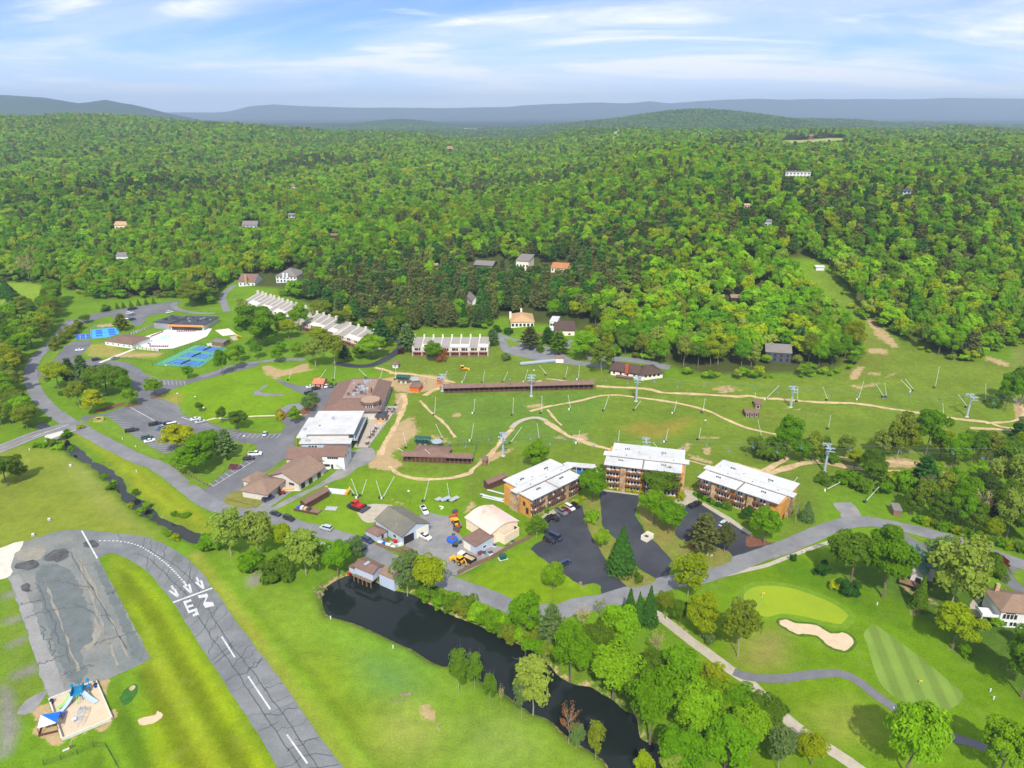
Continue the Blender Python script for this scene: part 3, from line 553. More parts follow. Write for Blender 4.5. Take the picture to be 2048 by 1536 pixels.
strip('middle_path', wline(cB([(0, 855), (120, 820), (230, 780), (340, 755), (480, 735), (620, 720), (760, 715), (840, 722)])), 4.4, 0.07, M_ROAD, cross=2)
strip('townhouse_drive', wline(cB([(1080, 745), (1200, 765), (1300, 770), (1400, 755), (1500, 705), (1580, 650), (1620, 590), (1570, 555), (1400, 500), (1250, 465), (1050, 395), (880, 360), (700, 290), (560, 240)]), step=2.5), 5.8, 0.06, M_BLACK, cross=2)
front_lot = lot('front_parking_lot', cF([(250, 400), (560, 440), (745, 430), (745, 460), (690, 540), (620, 590), (530, 655), (430, 660), (340, 770), (330, 800), (230, 830), (190, 890), (215, 935), (150, 950), (0, 880), (-40, 790), (60, 790), (90, 750), (230, 640), (385, 555), (460, 470)]), 0.055, M_LOT, 2)
lot('entrance_drive', cF([(640, 345), (690, 290), (640, 240), (680, 220), (730, 225), (800, 230), (870, 170), (950, 100), (900, 50), (830, 30)]) + cB([(760, 970), (620, 890), (620, 870), (760, 920), (880, 930), (1000, 935), (1150, 915), (1090, 985), (1020, 1065), (940, 1170), (745, 1340)]), 0.05, M_LOT, 2)
lot('small_side_lot', cB([(640, 1125), (700, 1080), (800, 1065), (830, 1090), (790, 1130), (700, 1150)]), 0.058, M_ROAD, 2)
lot('old_paved_square', cB([(420, 1000), (480, 950), (530, 915), (540, 930), (470, 975), (560, 985), (680, 1000), (620, 1012)]), 0.05, M_ROAD, 2)
lot('service_yard_drive', cF([(560, 940), (700, 870), (900, 780), (1040, 690), (1100, 640), (1180, 590), (1200, 500), (1330, 460), (1400, 490), (1380, 570), (1260, 620), (1180, 690), (1040, 740), (860, 830), (600, 960), (490, 1010), (440, 960), (500, 900), (560, 830), (660, 800), (800, 790), (1000, 640), (960, 600), (1080, 560)]), 0.045, M_GRAVEL, 2)
lot('works_yard', cG([(440, 740), (560, 520), (640, 500), (720, 520), (830, 545), (900, 600), (860, 660), (900, 700), (1010, 810), (1150, 770), (1250, 790), (1080, 900), (870, 1000), (760, 970), (740, 890), (640, 860), (480, 810)]), 0.045, M_GRAVEL, 2)
lot('concrete_pad', cV([(990, 470), (1060, 400), (1300, 390), (1420, 420), (1300, 470), (1250, 560), (1170, 600), (1060, 580)]), 0.05, M_PATH, 2)
lodge_lot_a = lot('first_condo_lot', cG([(1440, 790), (1560, 710), (1540, 600), (1560, 520), (1780, 430), (1880, 470), (1890, 560), (1960, 740), (2060, 900), (2110, 960)]) + cH([(330, 1130), (430, 1270), (330, 1310), (220, 1310), (200, 1250), (150, 1222), (60, 1240), (0, 1170)]) + cG([(1840, 1080), (1700, 990), (1600, 910)]), 0.06, M_BLACK, 2)
lot('second_condo_lot', cH([(215, 485), (500, 520), (500, 600), (480, 680), (540, 770), (560, 830), (620, 880), (780, 1050), (760, 1130), (740, 1220), (640, 1230), (600, 1160), (500, 1100), (380, 930), (290, 840), (220, 770), (205, 600)]), 0.062, M_BLACK, 2)
lot('third_condo_lot', cH([(790, 590), (860, 612), (1000, 580), (1100, 660), (1240, 740), (1400, 830), (1370, 900), (1400, 940), (1600, 900), (1640, 940), (1450, 1010), (1330, 1060), (1250, 1050), (1220, 980), (1080, 930), (900, 900), (800, 830), (830, 720)]), 0.063, M_BLACK, 2)
lot('hillside_drive', cT([(820, 990), (900, 1030), (1090, 1090), (1280, 1140), (1480, 1180), (1600, 1240), (1700, 1320), (1900, 1350), (2100, 1390), (2100, 1420), (1600, 1370), (1400, 1345), (1100, 1290), (930, 1240), (850, 1190)]), 0.05, M_ROAD, 2)
strip('chalet_driveway', wline(cD([(-100, 460), (100, 470), (250, 478), (400, 500), (500, 530), (560, 540)])), 7.0, 0.05, M_ROAD, cross=2)
lot('triangular_lawn', cT([(890, 1065), (1085, 1115), (1060, 1150), (960, 1170)]), 0.07, M_LAWN, 1)
lot('house_driveway', cT([(1590, 1090), (1720, 1080), (1680, 1200), (1620, 1190)]), 0.055, M_ROAD, 1)
strip('lake_house_drive', wline(cM([(1000, 215), (1080, 290), (1200, 360), (1340, 400), (1460, 420)])), 4.2, 0.05, M_CART, cross=2)
strip('white_house_drive', wline(cM([(1760, 440), (1880, 510), (1920, 580), (1960, 660), (2100, 740)])), 6.5, 0.05, M_CART, cross=2)
strip('gravel_turnout', wline(cM([(590, 20), (650, 90), (680, 170)])), 7.0, 0.05, M_GRAVEL, jit=.8, cross=2)
runway = sheet('runway', jitter_outline(np.r_[spline(PP(rw_r), 4, False), spline(PP(rw_l), 4, False)], 2, .18, 5), 0.055, M_RUN)
apron = lot('apron', cI([(490, 119), (585, 288), (740, 580), (900, 885), (815, 930), (660, 1000), (580, 1030), (300, 1122), (265, 1060), (160, 720), (45, 395), (60, 260), (130, 195), (330, 130), (400, 120)]), 0.05, M_APRON, 1, 0.2, False)
lot('pale_apron_strip', cI([(60, 400), (110, 380), (170, 520), (260, 760), (400, 1085), (300, 1118), (266, 1060), (160, 720)]), 0.06, M_APRON2, 1, 0.35, False)
lot('gravel_ramp', cI([(-200, 260), (0, 226), (140, 180), (110, 250), (75, 300), (60, 390), (0, 416), (-200, 480)]), 0.065, pm('white_gravel', S(206, 198, 182), .95, .12, .5, fine=(2.5, .1)), 2, 0.4)
M_STAIN = pm('dark_oil_stain', S(72, 72, 72), .8, .2, .6, rgb2=S(100, 100, 100)); M_BUFF = pm('buff_silt_stain', S(144, 138, 124), .95, .12, .5)
M_PATCH = pm('asphalt_patch', S(104, 110, 108), .9, .12, .3, fine=(2, .1))
for q, m in ((cI([(265, 280), (330, 235), (400, 240), (405, 280), (340, 310), (270, 300)]), M_STAIN), (cI([(100, 250), (200, 225), (270, 240), (240, 290), (150, 305), (95, 290)]), M_BUFF), (cI([(95, 320), (200, 300), (240, 330), (180, 355), (100, 350)]), M_STAIN), (cI([(125, 450), (170, 440), (185, 490), (140, 480)]), M_STAIN), (cI([(470, 800), (520, 740), (560, 690), (610, 700), (600, 740), (540, 830), (500, 830)]), M_BUFF),
    (cI([(210, 380), (420, 360), (560, 720), (480, 840), (520, 960), (400, 1000)]), M_PATCH), (cI([(560, 330), (600, 340), (740, 600), (860, 860), (800, 880), (700, 640)]), M_PATCH), (cI([(495, 195), (560, 180), (590, 215), (520, 225)]), M_STAIN), (cI([(1030, 280), (1070, 270), (1090, 310), (1040, 310)]), M_PATCH)):
 w = PP(q); sheet('surface_patch', jitter_outline(spline(w, 3), 1.0, 0.45, len(w)), 0.02, m, None, grid=6).parent = apron
for i, o in enumerate([o for o in apron.children]): o.location.z = 0.045 + 0.004 * i
for a_, b_ in (((415, 165), (700, 930)), ((480, 300), (770, 880)), ((260, 400), (470, 960)), ((560, 640), (660, 800))):   # pale wear streaks along the apron
 strip('wear_streak', resample(PP(cI([a_, b_])), 3), 0.5, 0.122, M_BUFF, apron, jit=.4, seed=a_[0], cross=1)
def mark(px, dz=0.075, mat=None, name='painted_mark', par=None): return sheet(name, PP(px), dz, mat or M_WHITE, par or runway)
mark(cI([(1028, 548), (1262, 462), (1266, 469), (1032, 556)]), name='threshold_line')
mark(cI([(1178, 510), (1232, 497), (1240, 512), (1222, 548), (1268, 548), (1276, 572), (1222, 584), (1210, 562), (1226, 520), (1184, 526)]), name='painted_digit_two')
mark(cI([(1090, 546), (1136, 532), (1142, 544), (1108, 555), (1114, 572), (1148, 562), (1152, 574), (1120, 584), (1126, 600), (1172, 584), (1185, 624), (1150, 636), (1146, 622), (1164, 616), (1160, 604), (1122, 616)]), name='painted_digit_three')
for tip, a_, b_ in (((1063, 520), (1008, 480), (1040, 470)), ((1140, 497), (1092, 452), (1126, 442)), ((1213, 470), (1166, 430), (1196, 418))):
 for e in (a_, b_):
  l = resample(PP(cI([e, tip])), 1.5); strip('arrow_stroke', l, 0.62, 0.075, M_WHITE, runway, cross=1)
for a_, b_ in (((1022, 452), (1036, 478)), ((1094, 425), (1112, 455)), ((1170, 402), (1184, 430))): strip('arrow_stem', resample(PP(cI([a_, b_])), 1.5), 0.6, 0.075, M_WHITE, runway, cross=1)
arc = resample(spline(PP(cI([(590, 184), (680, 184), (760, 194), (840, 220), (930, 275), (1000, 330), (1060, 390), (1108, 450)])), 5, False), 0.75)
for i in range(0, len(arc) - 1, 2): strip('taxi_line_dash', arc[i:i + 2], 0.55, 0.075, M_WHITE, runway, cross=1)
strip('hold_line', resample(PP(cI([(487, 125), (580, 290)])), 2), 0.5, 0.128, M_WHITE, apron, cross=1)
for a_, b_ in (((1320, 755), (1398, 878)), ((1478, 992), (1610, 1188)), ((1708, 1338), (1830, 1510)), ((1900, 1600), (1990, 1730))): strip('centre_dash', resample(PP(cI([a_, b_])), 2), 0.42, 0.075, M_WHITE, runway, cross=1)
def cracks():
 rr = random.Random(5); verts = []; fs = []
 Lw, Rw = PP(rw_l)[::-1], PP(rw_r); Lw, Rw = resample(Lw, 1.0), resample(Rw, 1.0); n = 220
 la = Lw[(np.linspace(0, 1, n) * (len(Lw) - 1)).astype(int)]; ra = Rw[(np.linspace(0, 1, n) * (len(Rw) - 1)).astype(int)]
 at = lambda u, v: la[min(n - 1, max(0, int(u * (n - 1))))] * (1 - v) + ra[min(n - 1, max(0, int(u * (n - 1))))] * v
 def seg(pts, w):
  for i in range(len(pts) - 1):
   a, b = pts[i], pts[i + 1]; d = b - a; l = np.hypot(*d)
   if l < 1e-3: continue
   p = np.array([-d[1], d[0]]) / l * w / 2; o = len(verts)
   for q in (a + p, a - p, b - p, b + p): verts.append((q[0], q[1], H1(*q) + 0.068))
   fs.append((o, o + 1, o + 2, o + 3))
 for v0 in (0.33, 0.62):
  v = v0; pts = []
  for k in range(150):
   u = 0.12 + 0.88 * k / 149; v = min(.9, max(.1, v + rr.uniform(-.014, .014) + (v0 - v) * .04)); pts.append(at(u, v))
  seg(pts, 0.28)
 u = 0.10
 while u < 1:
  a, b = rr.choice(((0.02, 0.98), (0.02, 0.65), (0.3, 0.97), (0.05, 0.45), (0.55, 0.98))); k = 9; off = 0; pts = []
  for j in range(k):
   off += rr.uniform(-.005, .005); pts.append(at(u + off, a + (b - a) * j / (k - 1)))
  seg(pts, rr.uniform(.12, .32)); u += rr.uniform(.012, .030)
 me = bpy.data.meshes.new('tar_cracks'); me.from_pydata(verts, [], fs); me.materials.append(M_TAR)
 o = link(bpy.data.objects.new('tar_cracks', me), runway); o['kind'] = 'stuff'
cracks()
def acracks():
 rr = random.Random(9)
 for (a_, b_) in (((230, 920), (390, 865)), ((220, 430), (420, 900)), ((330, 420), (560, 470)), ((420, 250), (760, 840)), ((300, 600), (560, 560)), ((150, 640), (300, 600)), ((640, 500), (700, 480)), ((240, 700), (330, 860)), ((560, 800), (820, 720)), ((380, 980), (560, 920)), ((130, 560), (250, 540)), ((440, 560), (640, 640))):
  A_, B_ = PP(cI([a_, b_])); pts = np.array([A_ + (B_ - A_) * k / 14 + np.array([rr.uniform(-.7, .7), rr.uniform(-.7, .7)]) for k in range(15)])
  strip('pavement_crack', pts, 0.22, 0.132, M_TAR, apron, cross=1)
acracks()
gw = PP(cM([(-190, 760), (-120, 700), (0, 686), (150, 700), (330, 750), (500, 820), (610, 890), (638, 930), (600, 980), (560, 992), (400, 960), (250, 925), (100, 912), (0, 935), (-100, 910), (-180, 830)]))
sheet('green_fringe', grow(spline(gw, 4), 2.2), 0.03, pm('fringe_turf', tuple(np.array(S(124, 162, 26)) / 1.45), .95, .14, .4, fine=(2, .12)))
sheet('putting_green', spline(gw, 4), 0.042, M_GREEN)
sheet('bunker_lip', grow(spline(PP(cM([(90, 970), (150, 960), (250, 990), (380, 1000), (500, 1065), (620, 1065), (675, 1110), (680, 1150), (630, 1200), (570, 1200), (480, 1160), (400, 1090), (320, 1075), (230, 1070), (120, 1010)])), 4), .9), 0.033, pm('lip_turf', tuple(np.array(S(86, 122, 24)) / 1.45), .95, .2, .6, fine=(2, .2)))
bunker = lot('sand_bunker', cM([(90, 970), (150, 960), (250, 990), (380, 1000), (500, 1065), (620, 1065), (675, 1110), (680, 1150), (630, 1200), (570, 1200), (480, 1160), (400, 1090), (320, 1075), (230, 1070), (120, 1010)]), 0.045, M_SAND, 4, 0.2)
sheet('fairway', spline(PP(cN([(765, 460), (840, 390), (920, 430), (1100, 560), (1330, 740), (1480, 870), (1555, 930), (1550, 1000), (1450, 1070), (1330, 1110), (1220, 1105), (1000, 960), (890, 850), (840, 720), (790, 540)])), 3), 0.042, M_FAIR)
strip('cart_path', wline(cL([(1030, 300), (1150, 390), (1300, 510), (1480, 640), (1640, 760), (1780, 850), (1880, 950), (2040, 1110)]) + cN([(240, 1220), (400, 1330), (560, 1430), (760, 1570), (900, 1680)])), 3.3, 0.05, M_PATH, jit=.1, cross=2)
cart = strip('cart_path_branch', wline(cL([(1660, 770), (1750, 805), (1900, 825)]) + cN([(0, 824), (150, 818), (300, 795), (480, 780), (600, 785), (700, 830), (800, 900), (900, 980), (1040, 1075), (1150, 1140), (1280, 1210), (1450, 1285), (1700, 1360), (1960, 1470), (2200, 1580)])), 3.0, 0.06, M_CART, jit=.1, cross=2)
for a_, b_ in (((1006, 1062), (1016, 1048)), ((1016, 1050), (1020, 1070)), ((1020, 1068), (1032, 1054))): strip('painted_stroke', PP(cN([a_, b_])), .35, 0.085, M_WHITE, cart, cross=1)
strip('golf_wall_path', wline(cM([(-560, 640), (-300, 590), (-100, 545), (0, 520), (150, 460), (280, 410), (420, 362), (500, 335)])), 1.7, 0.05, M_PATH, jit=.1, cross=1)
strip('garden_path', wline(cM([(1690, 790), (1650, 830), (1640, 880), (1680, 930), (1750, 945)])), 1.8, 0.05, M_PATH, cross=1)
for i, (px, w, j) in enumerate((
  (cC([(1650, 850), (1750, 855)]) + cD([(160, 700), (300, 706), (400, 716), (500, 740), (700, 751), (870, 758), (1100, 772), (1200, 766), (1300, 786), (1500, 797), (1700, 816)]) + cE([(700, 828), (900, 857), (1100, 887), (1240, 907), (1450, 943), (1600, 962), (1750, 975), (1870, 1015), (2060, 1038), (2300, 1050)]), 2.4, .55),
  (cE([(1620, 1025), (1720, 1028), (1850, 1034), (1950, 1040)]), 2.4, .5), (cE([(1740, 985), (1850, 980), (1980, 965), (2060, 900), (2000, 830), (1960, 760)]), 2.0, .5),
  (cC([(1120, 1052), (1250, 1016), (1500, 970), (1600, 945), (1700, 925)]) + cD([(150, 762), (280, 777), (500, 806), (700, 842), (860, 886), (1000, 950), (1150, 1015), (1300, 1052), (1410, 1075), (1600, 1100)]), 1.9, .4),
  (cC([(1240, 1130), (1330, 1185), (1420, 1245), (1510, 1272), (1570, 1302), (1680, 1335), (1780, 1360)]), 2.7, .6),
  (cC([(985, 1185), (920, 1250), (860, 1330), (800, 1400), (720, 1465), (640, 1530)]) + cG([(960, 185), (850, 217), (740, 232), (620, 236), (500, 225), (410, 200), (355, 170), (320, 130)]), 2.1, .5),
  (cD([(1000, 1300), (1200, 1345), (1350, 1385), (1500, 1342), (1650, 1306), (1800, 1300), (1950, 1330)]) + cE([(700, 1345), (900, 1372), (1050, 1378), (1200, 1402), (1400, 1470)]), 3.2, .8), (cD([(1290, 1380), (1400, 1322), (1510, 1258)]), 2.6, .6), (cE([(530, 1255), (700, 1288), (900, 1290), (1200, 1312), (1450, 1330), (1650, 1420)]), 3.0, .8), (cE([(1400, 1380), (1600, 1410), (1720, 1425)]), 2.2, .5),
  (cC([(240, 965), (330, 1060), (400, 1115), (450, 1165), (520, 1260)]), 1.4, .5), (cC([(1262, 1035), (1310, 1100), (1372, 1165)]), 1.2, .35), (cC([(750, 848), (950, 850), (1090, 838), (1210, 805)]), 1.3, .35), (cC([(1250, 790), (1340, 800), (1440, 815), (1530, 832)]), 1.3, .2), (cC([(430, 800), (520, 822)]), 2.0, .5), (cC([(280, 925), (330, 890), (400, 862)]), 3.0, .7),
  (cB([(1610, 985), (1645, 1050), (1610, 1150), (1545, 1280), (1480, 1390), (1440, 1480)]), 2.6, .6), (cC([(0, 742), (150, 752), (300, 775), (400, 790)]), 3.0, .8), (cB([(1400, 780), (1480, 800), (1560, 830), (1640, 850)]), 2.2, .6), (cD([(700, 1282), (860, 1325)]), .8, .2))):
 strip('dirt_trail', wline(px), w * (1 + 0.15 * np.sin(np.arange(len(wline(px))) * .7)), 0.05 + 0.004 * (i % 5), M_DIRT, jit=j * .6, seed=i, cross=2)
strip('boardwalk_arch', wline(cC([(972, 1190), (1000, 1160), (1050, 1130), (1110, 1112), (1180, 1106), (1250, 1130)])), 2.7, 0.35, M_WOODP, cross=1)
strip('pool_walk', wline(cA([(1075, 552), (980, 590), (880, 630), (795, 662)])), 2.6, 0.07, M_CONC, cross=1)
strip('lodge_walk', wline(cB([(50, 1205), (130, 1185), (240, 1190), (400, 1172), (600, 1165), (860, 1155)])), 1.5, 0.065, pm('tan_concrete', S(206, 188, 154), .9), cross=1)
lot('lodge_terrace', cB([(1360, 1180), (1480, 1090), (1590, 1090), (1580, 1120), (1460, 1250), (1340, 1420), (1230, 1420)]), 0.05, pm('paver_terrace', S(180, 168, 152), .9, .08, .6, fine=(3, .1)), 1, .05, False)
lot('front_plaza', cF([(530, 850), (640, 810), (800, 810), (1040, 630), (1000, 620), (780, 770), (650, 760), (560, 830)]), 0.07, M_CONC, 1, .05, False)
lot('condo_walk', cH([(1000, 590), (1030, 580), (1240, 700), (1420, 830), (1390, 840), (1210, 720)]), 0.09, M_PATH, 1, .05, False)
lot('condo_walk_apron', cH([(790, 575), (880, 480), (960, 490), (985, 560), (860, 612)]), 0.08, M_PATH, 1, .05, False)
for i, q in enumerate((cG([(1500, 570), (1540, 560), (1830, 410), (1790, 395), (1560, 510)]), cH([(215, 475), (510, 512), (505, 525), (212, 488)]))): lot('condo_sidewalk', q, 0.085, M_PATH, 1, .03, False)
for nm, q, m in (('road_verge', cA([(710, 1125), (760, 1095), (840, 1090), (1000, 1200), (1150, 1305), (1310, 1392), (1310, 1425), (1200, 1420), (1000, 1310), (850, 1210)]), M_LAWN), ('tree_island', cF([(-90, 760), (-60, 700), (0, 610), (0, 480), (180, 430), (330, 425), (455, 440), (400, 500), (230, 620), (90, 740)]), M_LAWN), ('corner_lawn', cF([(190, 885), (230, 835), (340, 810), (500, 850), (520, 880), (430, 945), (330, 945), (220, 920)]), M_LAWN2),
     ('lot_island', cA([(335, 690), (350, 640), (470, 540), (480, 570), (400, 670)]), M_LAWN), ('planting_island', cF([(600, 190), (640, 150), (700, 200), (690, 222), (620, 240)]), M_MULCH), ('planting_island', cB([(800, 1150), (840, 1090), (930, 1060), (930, 1090), (860, 1155)]), M_MULCH), ('mulch_bed', cA([(1005, 1005), (1120, 990), (1120, 1000), (1010, 1020)]), M_MULCH), ('mulch_bed', cA([(1210, 935), (1320, 915), (1320, 930), (1220, 950)]), M_MULCH), ('mulch_bed', cA([(770, 1040), (980, 980), (985, 1000), (790, 1060)]), M_MULCH),
     ('first_condo_island', cH([(60, 560), (200, 560), (205, 760), (290, 850), (380, 940), (430, 1090), (620, 1170), (635, 1220), (430, 1265), (330, 1140), (160, 900), (90, 740)]), M_LAWN2), ('second_condo_island', cH([(500, 600), (790, 600), (835, 720), (790, 830), (900, 905), (1080, 930), (1230, 970), (1250, 1050), (1060, 1110), (860, 1090), (780, 1045), (620, 870), (545, 760)]), M_LAWN2), ('third_condo_bed', cH([(1365, 900), (1400, 840), (1560, 900), (1600, 905), (1400, 940)]), M_MULCH), ('drive_island', cM([(1165, 290), (1200, 285), (1330, 330), (1400, 350), (1370, 370), (1200, 320)]), M_LAWN), ('turn_island', cM([(1955, 590), (2010, 565), (2100, 580), (2100, 700), (2000, 660)]), M_LAWN)):
 lot(nm, q, 0.11, m, 2, .2)
def bays(par, a0, a1, n, depth_px, mat=M_FADED, w=.16):
 A0, A1, D = PP([a0])[0], PP([a1])[0], PP([depth_px])[0] - PP([a0])[0]
 for k in range(n):
  p = A0 + (A1 - A0) * k / (n - 1); strip('parking_line', np.array([p, p + D * .5, p + D]), w, 0.022 + 0.075, mat, par, cross=1)
bays(main_lot, cA(835, 1097), cA(1290, 1385), 22, cA(935, 1090)); bays(main_lot, cA(1000, 1050), cA(1240, 1180), 13, cA(1080, 1030), w=.13); bays(main_lot, cA(1100, 1025), cA(1400, 1160), 14, cA(1180, 1005), w=.13)
strip('bay_divider', resample(PP(cA([(1045, 1020), (1330, 1180)])), 3), .3, .1, M_WHITE, main_lot, cross=1)
bays(main_lot, cA(1250, 955), cA(1440, 1075), 11, cA(1330, 945)); bays(main_lot, cA(1450, 1100), cA(1860, 1245), 13, cA(1530, 1085)); bays(main_lot, cF(290, 385), cF(610, 385), 9, cF(330, 350), M_WHITE)
strip('bay_divider', resample(PP(cA([(1450, 1098), (1540, 1130)])), 2), .35, .1, M_WHITE, main_lot, cross=1)
bays(main_lot, cA(860, 655), cA(1180, 790), 13, cA(950, 650)) ; bays(main_lot, cA(1310, 800), cA(1470, 805), 6, cA(1320, 840))
bays(front_lot, cF(110, 770), cF(400, 590), 8, cF(70, 745), M_WHITE); strip('bay_divider', resample(PP(cF([(105, 772), (430, 570)])), 3), .25, .1, M_WHITE, front_lot, cross=1)
bays(lodge_lot_a, cG(1580, 590), cG(1800, 460), 8, cG(1550, 560), w=.12)
                # = TREES
def leaf_mat(name, trans=0.28):
 m = bpy.data.materials.new(name); m.use_nodes = True; t = m.node_tree; t.nodes.remove(t.nodes['Principled BSDF']); out = t.nodes['Material Output']
 ti = N(t, 'ShaderNodeAttribute', attribute_name='tint', attribute_type='INSTANCER'); lv = N(t, 'ShaderNodeAttribute', attribute_name='lv')
 mu = N(t, 'ShaderNodeMix', data_type='RGBA', blend_type='MULTIPLY'); mu.inputs[0].default_value = 1; L(t, ti.outputs['Color'], mu.inputs[6]); L(t, lv.outputs['Fac'], mu.inputs[7])
 d = N(t, 'ShaderNodeBsdfDiffuse'); d.inputs['Roughness'].default_value = 0.6; L(t, mu.outputs[2], d.inputs[0])
 tr = N(t, 'ShaderNodeBsdfTranslucent'); br = N(t, 'ShaderNodeMix', data_type='RGBA', blend_type='MULTIPLY'); br.inputs[0].default_value = 1; L(t, mu.outputs[2], br.inputs[6]); br.inputs[7].default_value = (1.25, 1.15, 0.5, 1); L(t, br.outputs[2], tr.inputs[0])
 mx = N(t, 'ShaderNodeMixShader'); mx.inputs[0].default_value = trans; L(t, d.outputs[0], mx.inputs[1]); L(t, tr.outputs[0], mx.inputs[2]); L(t, mx.outputs[0], out.inputs[0])
 return m
M_LEAF = leaf_mat('broad_leaf', .45); M_NEEDLE = leaf_mat('needle_leaf', 0.28)
M_BARK = pm('grey_bark', S(120, 106, 92), .95, .2, 2.0, coord='obj'); M_PALEBARK = pm('pale_bark', S(158, 148, 130), .95, .15, 2.0, coord='obj'); M_DARKBARK = pm('dark_bark', S(88, 70, 58), .95, .2, 2.0, coord='obj')
def leaves(name, pos, nrm, size, mat, seed, aspect=1.0, lvr=(0.72, 1.22), axis=None):
 r = np.random.RandomState(seed); n = len(pos)
 nrm = nrm / np.maximum(np.linalg.norm(nrm, axis=1)[:, None], 1e-6)
 a = r.normal(size=(n, 3)) if axis is None else axis
 u = np.cross(nrm, a); u /= np.maximum(np.linalg.norm(u, axis=1)[:, None], 1e-6); v = np.cross(nrm, u)
 s = size[:, None] / 2
 q = np.stack([pos - u * s - v * s * aspect, pos + u * s - v * s * aspect, pos + u * s * .8 + v * s * aspect, pos - u * s * .8 + v * s * aspect], 1).reshape(-1, 3)
 me = bpy.data.meshes.new(name); me.vertices.add(4 * n); me.vertices.foreach_set('co', q.ravel()); me.loops.add(4 * n); me.loops.foreach_set('vertex_index', np.arange(4 * n))
 me.polygons.add(n); me.polygons.foreach_set('loop_start', np.arange(n) * 4); me.update()
 at = me.attributes.new('lv', 'FLOAT', 'FACE'); at.data.foreach_set('value', r.uniform(*lvr, n)); me.materials.append(mat); return me
def crown_decid(seed, n=3000, rx=5.0, rz=5.2, zc=8.4, lobes=24, size=(.42, .78), coh=.34, lob=(1.35, 2.3)):
 r = np.random.RandomState(seed); per = n // lobes; ps, ns, sz = [], [], []
 C = np.array([0, 0, zc])
 for k in range(lobes):
  a = r.uniform(0, 6.283); ct = r.uniform(-0.75, 1.0); st = math.sqrt(1 - ct * ct)
  d = np.array([st * math.cos(a), st * math.sin(a), ct]); u = r.uniform(.5, .86) if k > 3 else r.uniform(0, .4)
  c = C + d * np.array([rx, rx, rz]) * u * r.uniform(.85, 1.08); lr = r.uniform(*lob)
  e = r.normal(size=(per, 3)); e /= np.linalg.norm(e, axis=1)[:, None]; e[:, 2] = np.abs(e[:, 2]) * r.choice([1, 1, 1, -1], per)
  rad = lr * r.uniform(.55, 1.08, per) ** .6
  ps.append(c + e * rad[:, None] * np.array([1, 1, .8])); ns.append(e * .55 + r.normal(size=(per, 3)) * coh + np.array([0, 0, .25]) + (c - C) * .09); sz.append(r.uniform(*size, per))
 return np.vstack(ps), np.vstack(ns), np.concatenate(sz)
def branches(seed, H, r0, zc, rx, rz, n=7, depth=2, spread=.8, sides=5, crowny=.35):
 rr = random.Random(seed); mb = MB()
 top = Vector((rr.uniform(-.3, .3), rr.uniform(-.3, .3), zc + rz * .4)); pts = [Vector((0, 0, -.3))]
 for k in range(1, 6):
  t = k / 5; pts.append(Vector((rr.uniform(-.12, .12) * k, rr.uniform(-.12, .12) * k, top.z * t)))
 for i in range(5): mb.tube(pts[i], pts[i + 1], r0 * (1 - .16 * i), r0 * (1 - .16 * (i + 1)), sides)
 def limb(p, d, l, r, dep):
  q = p
  for s_ in range(3):
   d2 = (d + Vector((rr.uniform(-.25, .25), rr.uniform(-.25, .25), rr.uniform(0, .25)))).normalized(); e = q + d2 * l / 3
   mb.tube(q, e, r * (1 - .25 * s_), r * (1 - .25 * (s_ + 1)), max(3, sides - 2), False); q = e; d = d2
   if dep > 0:
    for _ in range(2 if dep > 1 else 1):
     sd = (d + Vector((rr.uniform(-1, 1), rr.uniform(-1, 1), rr.uniform(-.1, .7))) * spread).normalized(); limb(q, sd, l * .5, r * .45, dep - 1)
 for k in range(n):
  z = zc - rz * crowny + (rz * 1.1) * k / n; i = min(4, int(z / top.z * 5)); p = pts[i].lerp(pts[i + 1], max(0, min(1, z / top.z * 5 - i)))
  a = k * 2.4 + rr.uniform(-.4, .4); d = Vector((math.cos(a), math.sin(a), rr.uniform(.35, .9))).normalized(); limb(p, d, rx * rr.uniform(.75, 1.0), r0 * .38, depth)
 return mb
SPEC = {}            # kind -> list of (trunk mesh, crown mesh, nominal height, nominal radius)
